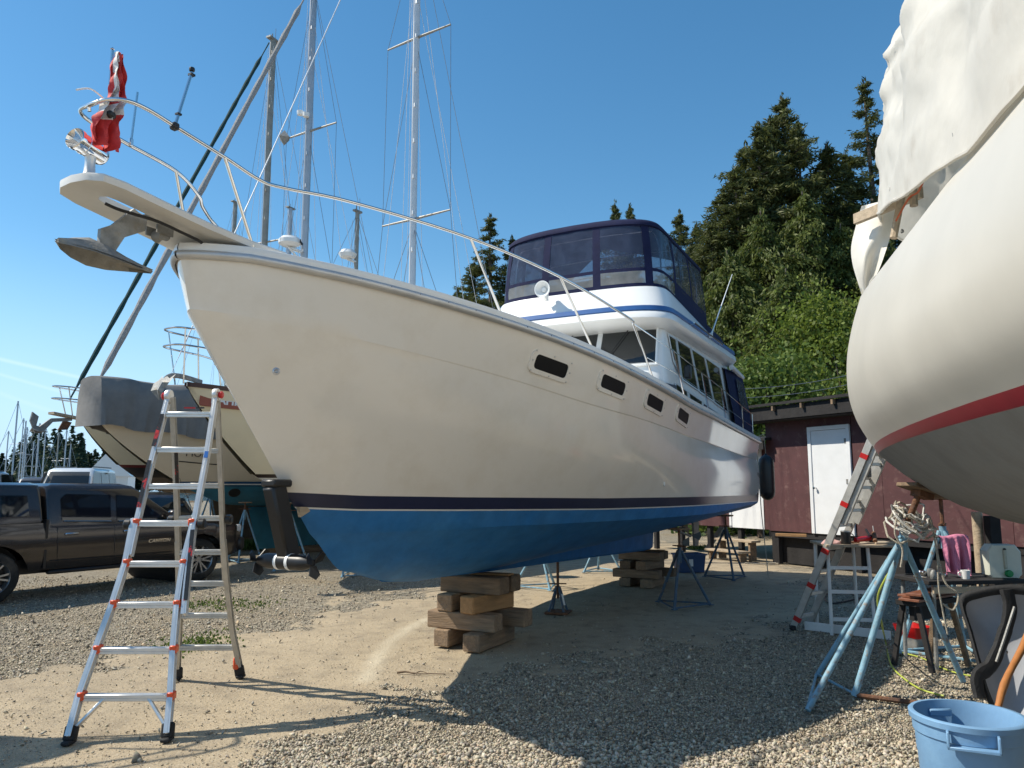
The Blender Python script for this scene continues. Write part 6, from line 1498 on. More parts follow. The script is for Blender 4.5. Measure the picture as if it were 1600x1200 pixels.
for a in ((1222, 152, 45, 'fir', 5.2, "tallest dark fir with pointed double crown behind the shed", 1), (1184, 196, 43, 'fir', 4.8, "dark fir shouldering the tallest one on its yacht side", 2),
          (1292, 226, 45, 'fir', 5.0, "broad dark fir with blunt top between the tall fir and the sparse one", 3), (1350, 126, 48, 'fir', 4.3, "thin sparse-branched fir whose top shows beside the white tarp", 4, .35),
          (1148, 262, 42, 'fir', 4.6, "mid-height dark fir left of the fir pair", 1), (1322, 240, 46, 'fir', 4.8, "dark fir just before the sparse fir", 2), (1112, 352, 41, 'fir', 4.2, "shorter dark fir beside the flybridge canvas", 3), (1400, 300, 46, 'fir', 4.5, "fir mostly hidden behind the tarped sailboat", 1), (1203, 185, 45, 'fir', 4.6, "dark fir close beside the tallest one", 3), (1247, 196, 46, 'fir', 4.8, "dark fir on the tarp side of the tallest one", 2), (1165, 226, 44, 'fir', 4.6, "dark fir between the shouldering fir and the mid-height one", 2), (1130, 300, 42, 'fir', 4.4, "fir sloping down towards the flybridge canvas", 2),
          (1255, 300, 38, 'cedar', 4.2, "tall green cedar with drooping fronds in front of the firs", 1), (1190, 330, 38, 'cedar', 4.2, "cedar with hanging yellow-green fronds below the fir pair", 2), (1138, 392, 37, 'cedar', 3.7, "cedar nearest the flybridge with brownish lower fronds", 3), (1310, 350, 38, 'cedar', 4.0, "cedar partly behind the bright maple", 1), (1355, 330, 39, 'cedar', 3.8, "cedar against the white sailboat hull", 2),
          (1098, 450, 40, 'cedar', 3.4, "low cedar just clear of the flybridge windows", 2), (1225, 420, 33, 'cedar', 3.4, "front cedar standing close behind the shed roof", 3),
          (1062, 332, 64, 'fir', 5.2, "far fir over the flybridge's after end", 2), (1088, 352, 62, 'fir', 5.0, "far fir beside the big grove", 3), (961, 316, 76, 'fir', 5.0, "far fir tip peeking over the canvas top", 1), (984, 321, 78, 'fir', 4.6, "second far fir tip over the canvas top", 3),
          (766, 338, 60, 'fir', 5.4, "dark fir standing beyond the flybridge's starboard side", 4), (742, 408, 62, 'fir', 5.0, "lower fir left of the fir beyond the starboard side", 1), (800, 372, 60, 'fir', 4.8, "fir half hidden by the flybridge windows", 2), (716, 452, 66, 'fir', 4.6, "small fir just above the yacht's rail", 3)):
    a = list(a); a[4] *= 1.35 if a[0] > 1090 else 1.2
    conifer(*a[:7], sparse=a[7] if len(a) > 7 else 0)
for i, (u, yt, d, kd, v) in enumerate(((1460, 200, 44, 'fir', 1), (1530, 160, 46, 'fir', 3), (1600, 230, 42, 'fir', 2), (1690, 170, 45, 'fir', 1), (1790, 220, 43, 'fir', 3), (1480, 380, 37, 'cedar', 1), (1560, 350, 36, 'cedar', 3), (1650, 390, 36, 'cedar', 2), (1750, 360, 37, 'cedar', 1))):
    conifer(u, yt, d, kd, 6.0 if kd == 'fir' else 5.0, 'evergreen of the wood hidden behind the tarped sailboat', v)  # unseen trees, added for the yacht's side windows to reflect
def broadleaf(u, ytop, d, R, label, seed, mat, z0=.8, n=5200, lsz=.145):
    h = CAMH + (760 - ytop) / 1200 * d; p = at_px(u, d); r = np.random.RandomState(seed)
    t = thing("broadleaf_tree", label, "tree", (p.x, p.y, 0), 0, "leafy trees behind the shed"); mb = MB()
    C = []; Sh = []
    tips = []
    for k in range(26):
        az = r.rand() * 6.283; zz = z0 + (h - z0) * r.uniform(.12, .97); rr = R * math.sin(math.pi * min(.97, .18 + .75 * (zz - z0) / (h - z0))) * r.uniform(.35, 1.0)
        tips.append((math.cos(az) * rr, math.sin(az) * rr, zz))
    for k, q in enumerate(tips):
        b0 = max(.5, q[2] * .45); mb.tube([(0, 0, b0), (q[0] * .5, q[1] * .5, (b0 + q[2]) / 2 + .15), q], [.05, .03, .01], 5)
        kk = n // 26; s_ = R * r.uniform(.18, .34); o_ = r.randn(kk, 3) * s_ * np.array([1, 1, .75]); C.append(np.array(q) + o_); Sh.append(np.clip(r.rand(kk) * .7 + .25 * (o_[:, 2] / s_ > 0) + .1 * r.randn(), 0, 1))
    mb.tube([(0, 0, 0), (.1, 0, h * .4), (.05, .1, h * .85)], [.13, .09, .03], 8); mb.build("trunk", M_['bark'], t)
    C = np.concatenate(C); n2 = len(C); D_ = r.randn(n2, 3); D_[:, 2] -= .5
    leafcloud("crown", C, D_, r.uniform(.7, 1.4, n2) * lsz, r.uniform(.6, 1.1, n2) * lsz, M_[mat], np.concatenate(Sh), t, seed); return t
broadleaf(1292, 478, 30, 2.9, "bright spring-green maple behind the shed roof", 1, 'maple', n=16000)
broadleaf(1330, 520, 28, 2.2, "smaller bright maple beside the white sailboat hull", 2, 'maple', n=6000)
broadleaf(1182, 548, 27, 2.2, "green bush by the shed's far corner", 3, 'shrub', n=6500)
broadleaf(1232, 560, 26, 2.0, "yellow-green bush over the shed's eaves", 4, 'shrub', n=6000)
broadleaf(1150, 590, 29, 1.9, "low bush showing past the cockpit canvas", 5, 'shrub', n=5000)
# undergrowth along the wood's edge
r = np.random.RandomState(5); n = 26000; xx = r.uniform(6, 26, n); yy = 27.5 + r.rand(n) * 6 + (xx - 6) * .1; zz = np.abs(r.rand(n)) * (3.2 + 1.6 * vnoise(xx, yy, 1.5, 8))
o = leafcloud("undergrowth", np.stack([xx, yy, zz], -1), r.randn(n, 3), r.uniform(.15, .4, n), r.uniform(.1, .22, n), M_['shrub'], np.clip(r.rand(n) * .8, 0, 1), None, 6); tag(o, "tangled green undergrowth along the edge of the wood", "undergrowth", kind="stuff")
# far wood across the harbour
r = np.random.RandomState(8); Cs = []; Ds = []; Lq = []; Wq = []; Sq = []
for k in range(420):
    u = r.uniform(-200, 420); d = r.uniform(215, 290); h = r.uniform(9.5, 17.5) * (.8 + .3 * math.sin(u * .02)) * (1 if u > 20 else .75); x = (u - 800) / 1200 * d; R = h * r.uniform(.18, .32); kk = 200
    f = r.rand(kk) ** .7; a = r.rand(kk) * 6.283; rr = R * (1 - f) * r.uniform(.5, 1.05, kk)
    Cs.append(np.stack([x + rr * np.cos(a), d + rr * np.sin(a), .5 + h * f], -1)); Ds.append(np.stack([np.cos(a), np.sin(a), r.uniform(-.6, .2, kk)], -1)); Lq.append(r.uniform(.8, 1.9, kk)); Wq.append(r.uniform(.4, .9, kk)); Sq.append(np.clip(r.rand(kk) * .9, 0, 1))
o = leafcloud("far_wood", np.concatenate(Cs), np.concatenate(Ds), np.concatenate(Lq), np.concatenate(Wq), leaf_mat("far_wood_green", (.03, .05, .03), (.075, .105, .055), .3), np.concatenate(Sq), None, 9); tag(o, "dark evergreen wood across the harbour behind the marina masts", "wood", kind="stuff")
# overhead lines by the wood
for dz, lab in ((0, "upper pale overhead cable in front of the wood"), (-.28, "lower pale overhead cable in front of the wood")):
    a = AY(1120, 608, 24) + Vector((0, 0, dz)); c = AY(1420, 560, 22) + Vector((0, 0, dz)); mb = MB(); mb.tube([a.lerp(c, i / 12) - Vector((0, 0, .25 * 4 * (i / 12) * (1 - i / 12))) for i in range(13)], .009, 5)
    o = mb.build("overhead_cable", M_['wire'], org=a); o.location = a; tag(o, lab, "cable")
# weeds beside the thruster and along the track
def weeds(u0, u1, v, n, h, seed, label):
    r = np.random.RandomState(seed); a = G(u0, v); c = G(u1, v); tt_ = r.rand(n); x = a.x + (c.x - a.x) * tt_ + r.randn(n) * .15; y = a.y + (c.y - a.y) * tt_ + r.randn(n) * .3
    hh_ = h * r.uniform(.3, 1, n); o = leafcloud("weeds", np.stack([x, y, hh_ * .45], -1), np.stack([r.randn(n) * .35, r.randn(n) * .35, np.ones(n)], -1), hh_, np.full(n, .018) * (1 + r.rand(n)), M_['shrub'], r.rand(n), None, seed); tag(o, label, "weeds", kind="stuff")
weeds(365, 470, 858, 2600, .35, 21, "green weeds and dry stalks on the gravel beyond the yacht's stem")
weeds(275, 330, 1006, 500, .05, 22, "thin grass tuft growing in the track behind the ladder")
weeds(290, 420, 945, 500, .05, 23, "sparse grass along the gravel edge")
weeds(1080, 1120, 858, 600, .14, 24, "grass tuft growing by the annexe steps")
# ================================================================== tarped sailboat at the side
O8 = Vector((3.34, 2.55, 0)); e8 = Vector((.242, .970, 0)); o8 = Vector((-.970, .242, 0))
sb = thing("tarped_sailboat", "big white sailboat hull with red boot stripe and grey bottom under a white tarp", "sailboat", O8)
def L8(s, p, z): return e8 * s + o8 * p + Vector((0, 0, z))
def ring8(B_, L_, z, n=64, c=-.5, full=True):
    out = []
    for i in range(n + 1):
        a = 2 * math.pi * i / n; s = c + (L_ - c) * math.cos(a); p = B_ * math.sin(a)
        zz = z(s) if callable(z) else z; out.append(L8(s, p, zz))
    return out
def sh8(s): return 3.08 + .021 * min(max(s, 0), 3.5) ** 2 + .10 * max(0, s - 3.5)
LV8 = [(1.55, 6.95, sh8), (1.64, 7.0, lambda s: sh8(s) * .8 + 2.09 * .2), (1.71, 6.98, lambda s: sh8(s) * .58 + 2.09 * .42), (1.73, 6.85, lambda s: sh8(s) * .36 + 2.09 * .64), (1.68, 6.62, lambda s: sh8(s) * .16 + 2.09 * .84), (1.57, 6.36, 2.09)]
M_['white8'] = PM("white_hull", (.56, .53, .465), rough=.40, var=.05, vs=1.5, coat=.0)
M_['grey8'] = PM("grey_antifoul", (.22, .225, .222), rough=.7, var=.18, vs=2, bump=.15, bs=20, col2=(.17, .17, .165), c2amt=.42, c2scale=2)
M_['red8'] = PM("boot_dark_red", (.20, .012, .02), rough=.35, var=.12, vs=4, col2=(.38, .22, .2), c2amt=.30, c2scale=11, c2sharp=.05)
_r8 = [ring8(*l) for l in LV8]; _c8 = [catmull([r_[k] for r_ in _r8], 5) for k in range(len(_r8[0]))]
MB().grid([[c_[i] for c_ in _c8] for i in range(len(_c8[0]))]).build("hull", M_['white8'], sb, ang=60)
MB().grid([ring8(1.57, 6.36, 2.09), ring8(1.555, 6.33, 2.06), ring8(1.535, 6.29, 2.03)]).build("boot_stripe", M_['red8'], sb, ang=60)
MB().grid([ring8(1.535, 6.29, 2.03), ring8(1.34, 5.95, 1.86), ring8(1.12, 5.6, 1.71), ring8(.85, 5.15, 1.58), ring8(.52, 4.6, 1.48), ring8(.2, 4.0, 1.42), ring8(.02, 3.5, 1.40)]).build("bottom", M_['grey8'], sb, ang=60)
mb = MB(); mb.grid([[L8(2.6, 0, 1.5), L8(.4, .22, 1.46), L8(-1.6, 0, 1.5), L8(.4, -.22, 1.46)], [L8(2.3, 0, .2), L8(.2, .16, .2), L8(-1.2, 0, .2), L8(.2, -.16, .2)]], closeu=True); mb.add([L8(2.3, 0, .2), L8(.2, .16, .2), L8(-1.2, 0, .2), L8(.2, -.16, .2)], [(0, 1, 2, 3)]); mb.build("keel", M_['grey8'], sb)
q = O8 + L8(.5, 0, 0); timber((q.x, q.y, .1), (1.2, .35, .2), math.atan2(e8.y, e8.x), M_['wood'], "timber lying under the keel of the tarped sailboat")
dk = ring8(1.55, 6.95, sh8); mb = MB(); mb.grid([dk, [Vector((a.x, a.y, a.z + .05)) for a in ring8(1.50, 6.9, sh8)], [Vector((a.x, a.y, a.z - .05)) for a in ring8(1.45, 6.8, sh8)], [Vector((a.x, a.y, a.z + .02)) for a in ring8(.6, 4, sh8)]]); mb.build("deck_edge", M_['deckw'], sb, ang=40)
mb = MB(); mb.grid([ring8(1.1, 4.4, 3.3), ring8(1.0, 4.2, 3.75), ring8(.7, 3.8, 3.95), ring8(.05, 3, 4.0)]); mb.build("cabin_cover", PM("teal_cover", (.03, .12, .12), rough=.85, var=.2, vs=4, bump=.3, bs=8), sb)
# white tarp, tented and creased
M_['tarpw'] = PM("white_tarp", (.76, .72, .64), rough=.5, var=.06, vs=4, bump=.8, bs=3.2, col2=(.64, .58, .49), c2amt=.33, c2scale=2.5)
_nt = M_['tarpw'].node_tree; _b = _nt.nodes["Principled BSDF"]; _o = _nt.nodes["Material Output"]; _t = _nt.nodes.new("ShaderNodeBsdfTranslucent"); _t.inputs["Color"].default_value = (.72, .68, .60, 1)
_m = _nt.nodes.new("ShaderNodeMixShader"); _m.inputs[0].default_value = .28; _nt.links.new(_b.outputs[0], _m.inputs[1]); _nt.links.new(_t.outputs[0], _m.inputs[2]); _nt.links.new(_m.outputs[0], _o.inputs["Surface"])
EDG = [(-8, -.07), (-.7, -.07), (-.1, -.04), (.4, .07), (1.04, .20), (2.1, .42), (3.3, .64), (5.5, .66)]
def tarp_pt(a, h, c=-.5):
    B_ = interp(h, [(0, 1.60), (.18, 1.54), (.5, 1.27), (.75, .95), (1, .10)]); L_ = interp(h, [(0, 5.1), (.5, 4.85), (.75, 4.5), (1, 3.4)])
    s = c + (L_ - c) * math.cos(a); p = B_ * math.sin(a); s0 = c + (5.1 - c) * math.cos(a)
    z0 = sh8(s0) + interp(s0, EDG); zt_ = 6.5; z = z0 + (zt_ - z0) * (h ** .92)
    q = L8(s, p, z); n_ = (e8 * math.cos(a) + o8 * math.sin(a))
    f = math.sin(a * 17 + 2.2 * math.sin(a * 4)) * .5 + mnoise.noise(Vector((a * 7, h * 2.2, .3))) * 1.2
    g = mnoise.noise(Vector((a * 3 + h * 6, h * 5 - a * 2, 2.1)))
    r2 = abs(mnoise.noise(Vector((a * 5 - h * 4, h * 7 + a * 3, 7.7)))) - .25
    amp = .012 + .18 * min(1, h * 2.6)
    w1 = mnoise.noise(Vector((a * 4, h * 3, 5.5))) * 1.4
    r3 = max(0, 1 - abs(math.sin((a * 2.2 + h * 5.5) * 3.1 + w1 * 2.0)) * 2.2) + .7 * max(0, 1 - abs(math.sin((a * 5.0 - h * 3.5) * 2.3 + w1 * 3.0)) * 2.6)
    r2 = r2 + .34 * r3 * min(1, .25 + h * 2) * (1 - .75 * max(0, math.cos(a)) ** 3)
    fine = abs(mnoise.noise(Vector((a * 16 + h * 9, h * 11 - a * 5, 3.3)))) + .5 * abs(mnoise.noise(Vector((a * 34 - h * 12, h * 24 + a * 8, 9.1))))
    return q + n_ * (amp * (.55 * f + .75 * g + .9 * r2) - .05 * fine * min(1, .3 + h * 2)) + Vector((0, 0, .08 * g * min(1, h * 4) + .008 * math.sin(a * 23) * (1 - min(1, h * 4))))
NA, NH = 300, 90
rows = [[tarp_pt(2.6 - 4.4 * i / NA, (k / NH)) for i in range(NA + 1)] for k in range(NH + 1)]
MB().grid(rows).build("tarp", M_['tarpw'], sb, recalc=False, ang=180)
mb = MB(); mb.tube(rows[0], .011, 6); mb.build("hem", M_['tarpw'], sb)
for i in range(12, NA, 22):
    q_ = rows[2][i]; nn_ = (e8 * math.cos(2.6 - 4.4 * i / NA) + o8 * math.sin(2.6 - 4.4 * i / NA)); mb = MB(); mb.lathe([(.010, .012), (.02, .014), (.02, .002), (.010, .002)], 12, frame(q_, nn_.cross(Vector((0, 0, 1))), (0, 0, 1)), cap=False); mb.build("eyelet", M_['galv'], sb)
# loose flap hanging past the batten at the stern
def px8(u, v, d): return AY(u, v, d) - O8
fl_ = [[(1346, 322), (1362, 318), (1382, 312), (1405, 300)], [(1338, 350), (1358, 352), (1380, 345), (1400, 335)], [(1330, 385), (1350, 392), (1370, 388), (1388, 380)], [(1332, 412), (1349, 425), (1362, 428), (1372, 425)], [(1340, 440), (1350, 452), (1357, 452), (1364, 432)], [(1348, 466), (1351, 468), (1353, 466), (1358, 440)]]
rows = [catmull([px8(u, v, 6.55 - .12 * k + .10 * math.sin(k * 2.2 + i)) for k, (u, v) in enumerate(r_)], 5) for i, r_ in enumerate(fl_)]
cols = [catmull([rows[i][k] for i in range(len(rows))], 5) for k in range(len(rows[0]))]
MB().grid(cols).build("tarp_flap", M_['tarpw'], sb, recalc=False, ang=180)
mb = MB(); a = px8(1336, 343, 6.35); c = px8(1440, 300, 5.7); mb.box((a + c) / 2, ((c - a).length, .09, .045), frame((a + c) / 2, c - a, (0, 0, 1)).to_3x3(), ch=.004); mb.build("batten", M_['woodpale'], sb)
for (u, v, u2, v2, d) in ((1425, 262, 1428, 322, 5.2), (1412, 290, 1396, 372, 5.5)):
    mb = MB(); mb.tube([px8(u, v, d), px8(u2, v2, d)], .028, 8); mb.build("strut", M_['woodpale'], sb)
mb = MB(); mb.tube(catmull([px8(1400, 345, 5.45), px8(1420, 310, 5.2), px8(1436, 298, 5.1), px8(1450, 262, 4.9)], 5), .007, 6); mb.build("lashing", PM("orange_cord", (.5, .12, .05), rough=.8), sb)
# ---- near stand of worn light blue pipes
F_ = [G(1262, 1112), G(1335, 1090), G(1505, 1066), G(1276, 1058)]
ap = AY(1409, 842, 6.85); sc_top = AY(1437, 768, 6.75); st8 = thing("jack_stand", "worn light blue pipe stand with rope coiled round its head under the tarped sailboat", "boat stand", (ap.x, ap.y, 0))
org8 = Vector((ap.x, ap.y, 0)); rr_ = (.024, .028, .026, .022)
for f, r_ in zip(F_, rr_):
    mb = MB(); d = (ap - f).normalized(); mb.tube([f + Vector((0, 0, .01)), ap + d * .03], r_, 10); mb.build("leg", M_['bluest'], st8, org=org8)
mb = MB(); mb.tube([ap - Vector((.0, 0, .18)), ap + Vector((.03, 0, .14))], .036, 10); mb.build("collar", M_['bluest'], st8, org=org8)
mb = MB(); mb.tube([ap + Vector((.02, 0, .05)), sc_top], .027, 10); mb.build("screw", M_['rust'], st8, org=org8)
mb = MB(); mb.box(sc_top + Vector((.03, 0, .015)), (.34, .26, .035), (.0, .30, .2), ch=.005); mb.build("pad", M_['wood'], st8, org=org8)
mb = MB(); mb.box(sc_top + Vector((.02, 0, -.03)), (.14, .12, .05), (0, .3, .2)); mb.build("pad_plate", M_['rust'], st8, org=org8)
mb = MB(); mb.tube([F_[1] + Vector((0, 0, .02)), G(1478, 1108) + Vector((0, 0, .02))], .02, 8); mb.build("brace", M_['rust'], st8, org=org8)
for a, c in ((F_[0], F_[3]), (F_[3], F_[1])): mb = MB(); mb.tube([a + Vector((0, 0, .03)), c + Vector((0, 0, .03))], .012, 6); mb.build("brace", M_['bluest'], st8, org=org8)
rp = thing("rope_coil", "tangled off-white rope coil hung over the light blue pipe stand", "rope", (ap.x, ap.y, 0))
cc = ap + Vector((.06, -.05, .17)); r = random.Random(4)
for k in range(14):
    rx, rz_ = r.uniform(.08, .17), r.uniform(.05, .15); ph = r.uniform(-.9, .9); P = []; c0_ = Vector((r.uniform(-.04, .05), r.uniform(-.05, .02), r.uniform(-.07, .05)))
    for i in range(16):
        a = 2 * math.pi * i / 16; P.append(cc + c0_ + Vector((rx * math.cos(a) + r.uniform(-.018, .018), .08 * math.sin(a) + r.uniform(-.03, .03), rz_ * math.sin(a + ph) + r.uniform(-.025, .025))))
    mb = MB(); mb.tube(P, .0095, 6, closed=True); mb.build("rope_turn", M_['ropew'] if k % 3 else M_['rope'], rp, org=org8)
for P in ([cc + Vector((-.14, -.05, .02)), cc + Vector((-.17, -.06, -.12)), cc + Vector((-.12, -.07, -.25)), cc + Vector((-.15, -.08, -.4))], [cc + Vector((.15, -.06, .0)), cc + Vector((.17, -.08, -.3)), cc + Vector((.16, -.09, -.6)), cc + Vector((.2, -.1, -.95))], [cc + Vector((.16, -.06, -.1)), cc + Vector((.2, -.1, -.5)), cc + Vector((.30, -.12, -.62)), cc + Vector((.26, -.1, -.75)), cc + Vector((.18, -.09, -.7))]):
    mb = MB(); mb.tube(catmull(P, 6), .009, 6); mb.build("rope_end", M_['rope'], rp, org=org8)
q = AY(1476, 870, 8.3); jackstand((q.x, q.y, 0), .8, 1.28, 1.62, .1, M_['bluest'], "light blue tripod stand behind the work table under the tarped sailboat", .5, .026, grp="stands of the tarped sailboat")
q = O8 + L8(1.4, 1.05, 0); jackstand((q.x + .6, q.y, 0), .2, 1.1, 1.55, 0, M_['bluest'], "pipe stand hidden behind the trash bin under the tarped sailboat", .45, .026, grp="stands of the tarped sailboat")
# props behind
def post(u, v0, v1, d, r_, mat, label, sq=False):
    a = AY(u, v0, d); z0 = 0; mb = MB()
    if sq: mb.box((0, 0, a.z / 2), (r_ * 2, r_ * 2, a.z), ch=.004)
    else: mb.tube([(0, 0, 0), (.0, 0, a.z)], r_, 12)
    o = mb.build("prop_post", mat); o.location = (a.x, a.y, 0); tag(o, label, "post"); return o
post(1526, 800, 900, 8.7, .055, M_['woodpale'], "round pale wooden prop post behind the pink towel")
post(1549, 806, 900, 8.6, .06, M_['tar'], "square blackened prop post beside the round pale one", True)

# ================================================================== extension ladder leaning on the tarped sailboat's stern
el = thing("extension_ladder", "old aluminium extension ladder with red tape marks leaning on the tarped sailboat", "ladder", (3.45, 9.75, 0))
b0 = Vector((0, 0, 0)); tp3 = Vector((1.12, -1.22, 3.5)); wd = Vector((.30, .27, 0)); dirl = tp3.normalized(); nrm = dirl.cross(wd.normalized())
for sec, (t0, t1, off, wsc) in enumerate(((0, .72, 0, 1), (.38, 1.0, -.06, .86))):
    for sgn in (0, 1):
        sd_ = wd * (.5 + (sgn - .5) * wsc) ; a = b0 + tp3 * t0 + sd_ + nrm * off; c = b0 + tp3 * t1 + sd_ + nrm * off
        if t0 == 0: a.z = max(a.z, .01)
        mb = MB(); bar(mb, a, c, .03, .085, wd.normalized(), .004); mb.build("rail", M_['aludull'], el)
    n_ = int((t1 - t0) * tp3.length / .30)
    for k in range(n_):
        t = t0 + (k + .6) / n_ * (t1 - t0); mid = b0 + tp3 * t + nrm * off; mb = MB(); bar(mb, mid + wd * (.5 - .5 * wsc), mid + wd * (.5 + .5 * wsc), .04, .03, (0, 0, 1), .004); mb.build("rung", M_['aludull'], el)
for t in (.04, .16, .28, .44, .60, .72):
    mb = MB(); a = tp3 * t - nrm * .0; bar(mb, a - dirl * .03, a + dirl * .03, .034, .09, wd.normalized()); mb.build("tape_mark", M_['red'], el)
for sgn in (0, 1): mb = MB(); mb.box(wd * sgn + Vector((0, 0, .03)), (.06, .1, .06), ch=.01); mb.build("foot", M_['rubber'], el)
mb = MB(); a = tp3 * .55 + wd * .5; mb.box(a, (.1, .1, .14), ch=.01); mb.build("lock_hook", M_['galv'], el)
# plank on the gravel at its foot
a, c = G(1258, 984), G(1392, 1000); plank(a + Vector((0, 0, .05)), c + Vector((0, 0, .05)), .04, .10, M_['deckw'], "grey-white plank lying on edge on the gravel by the extension ladder's foot")

# ================================================================== work stand with tools
q = G(1332, 992); ws8 = thing("work_stand", "whitish metal trestle with plywood top holding tools", "work stand", (q.x, q.y, 0), -.12)
for x in (-.23, .23):
    for y, dx in ((0, 0), (.55, .04)):
        mb = MB(); mb.tube([(x * 1.08, y - .05 if y == 0 else y + .05, 0), (x, y, 1.02)], .021, 8); mb.build("leg", M_['deckw'], ws8)
for z in (.18, .50, .78):
    mb = MB(); mb.box((0, -.03 + .03 * z, z), (.46, .03, .04)); mb.build("rung", M_['deckw'], ws8)
mb = MB(); mb.box((.18, .25, 1.045), (.92, .75, .03), ch=.004); mb.build("plywood_top", M_['woodpale'], ws8)
W8 = lambda x, y, z: ws8.matrix_basis @ Vector((x, y, z))
p = W8(-.02, -.02, 1.062); mg_ = thing("mug", "black tin mug with pale rim on the plywood work stand", "mug", p)
mb = MB(); mb.lathe([(0, 0), (.052, 0), (.056, .01), (.056, .15), (.050, .15), (.048, .02), (0, .02)], 18, cap=False); mb.build("body", M_['black'], mg_)
mb = MB(); mb.lathe([(.057, .145), (.058, .155), (.05, .157)], 18, cap=False); mb.build("rim", M_['alu'], mg_)
mb = MB(); mb.tube(catmull([(.055, 0, .12), (.09, 0, .11), (.09, 0, .05), (.055, 0, .04)], 4), .006, 6); mb.build("handle", M_['black'], mg_)
p = W8(.20, .06, 1.062); gr_ = thing("power_tool", "red and black angle grinder lying among tools on the work stand", "power tool", p, .5)
mb = MB(); mb.tube([(-.14, 0, .05), (.1, 0, .06), (.14, 0, .065)], [.03, .034, .028], 10); mb.build("body", M_['red'], gr_)
mb = MB(); mb.lathe([(.03, 0), (.035, .05), (.02, .08)], 12, Matrix.Translation((.16, 0, .02))); mb.tube([(.15, 0, .06), (.2, .1, .16)], .014, 8); mb.build("head", M_['black'], gr_)
mb = MB(); mb.lathe([(.07, 0), (.07, .004)], 20, Matrix.Translation((.16, 0, .012))); mb.build("disc", M_['rust'], gr_)
p = W8(.33, .02, 1.062); ck_ = thing("caulking_gun", "rusty caulking gun propped upright against the tools on the work stand", "tool", p, 1.2)
mb = MB(); mb.tube([(0, 0, .03), (.16, 0, .12)], .026, 10); mb.build("barrel", M_['rust'], ck_)
mb = MB(); mb.tube([(.16, 0, .12), (.26, 0, .2)], .006, 6); mb.prism([(.15, -.01, .10), (.2, -.01, .13), (.23, -.01, .03), (.2, -.01, .02)], (0, .02, 0)); mb.build("handle", M_['galv'], ck_)
def cloth_blob(name, loc, r_, mat, label, seed, hz=.4):
    rq = random.Random(seed); rows = []
    for i in range(9):
        t = i / 8; rows.append([Vector((math.cos(a) * r_ * math.sin(math.pi * .5 * t + .05) * (1 + .25 * math.sin(a * 3 + seed)), math.sin(a) * r_ * .7 * math.sin(math.pi * .5 * t + .05) * (1 + .2 * math.cos(a * 2)), max(0, hz * r_ * math.cos(math.pi * .5 * t) * (1 + .35 * math.sin(a * 4 + t * 5))))) for a in [2 * math.pi * k / 20 for k in range(20)]])
    mb = MB(); mb.grid(rows, closeu=True); o = mb.build(name, mat, ang=70); o.location = loc; tag(o, label, "cloth"); return o
M_['pink'] = PM("pink_cloth", (.62, .22, .34), rough=.95, var=.12, vs=10, bump=.4, bs=40)
M_['pinkp'] = PM("pale_pink_rag", (.55, .33, .30), rough=.95, var=.15, vs=10, bump=.4, bs=40)
cloth_blob("rag", W8(-.20, 0, 1.062), .11, M_['pinkp'], "crumpled pale pink rag beside the mug on the work stand", 3)
for i, (x, y, l_, rz_, mt, lb) in enumerate(((.45, .0, .3, .2, 'woodpale', "short pale stick lying across the work stand"), (.05, .12, .25, -.4, 'rust', "rusty chisel lying behind the mug on the work stand"))):
    p = W8(x, y, 1.075); mb = MB(); mb.box((0, 0, 0), (l_, .03, .022), ch=.004); o = mb.build("tool_stick", M_[mt], ang=20); o.location = p; o.rotation_euler = (0, 0, rz_); tag(o, lb, "stick")

# ================================================================== table with towel and jug
q = AY(1506, 900, 7.9); tb = thing("work_table", "cluttered dark work table under the tarped sailboat", "table", (q.x, q.y, 0), .12)
TZ = .84
mb = MB(); mb.box((0, .1, TZ - .02), (1.05, .60, .04), ch=.005); mb.build("table_top", M_['tar'], tb)
for x in (-.46, .46):
    for y in (-.14, .34): mb = MB(); mb.tube([(x, y, 0), (x * .95, y, TZ - .04)], .02, 8); mb.build("leg", M_['galv'], tb)
mb = MB(); mb.box((0, -.19, TZ - .09), (.95, .025, .06)); mb.build("apron", M_['woodpale'], tb)
T8 = lambda x, y, z: tb.matrix_basis @ Vector((x, y, z))
# towel over a low rack
p = T8(-.02, .12, TZ); rk = thing("drying_rack", "low wire rack on the work table holding the pink towel", "rack", p, .12)
for x in (-.16, .16): mb = MB(); mb.tube([(x, 0, .0), (x, 0, .395)], .008, 6); mb.build("upright", M_['galv'], rk)
mb = MB(); mb.tube([(-.19, 0, .395), (.19, 0, .395)], .008, 6); mb.build("crossbar", M_['galv'], rk)
rows = []
for i in range(26):
    t = i / 25; 
    for_ = []
    for k in range(30):
        f = k / 29 * 2 - 1
        if t < .12: y_ = .05 - .1 * t / .12 * 1.0; z_ = .405 + .012 * math.sin(t / .12 * math.pi) ; y_ = .03 - .06 * (t / .12)
        else: y_ = -.035 - .075 * math.sin(f * 7.5 + .8 + t) * (t - .12) - .03 * math.sin(f * 15 - t * 2) * t; z_ = .40 - (.36 + .04 * math.sin(f * 2.3 + .7)) * (t - .12) / .88
        for_.append(Vector((f * (.155 - .02 * t) + .01 * math.sin(t * 6), y_ - .03 * t, max(.012, z_ + .01 * math.sin(f * 3)))))
    rows.append(for_)
o = MB().grid(rows).build("towel", M_['pink'], recalc=False, ang=180); o.location = p; o.rotation_euler = (0, 0, .12); tag(o, "pink towel hanging over the rack on the work table", "towel")
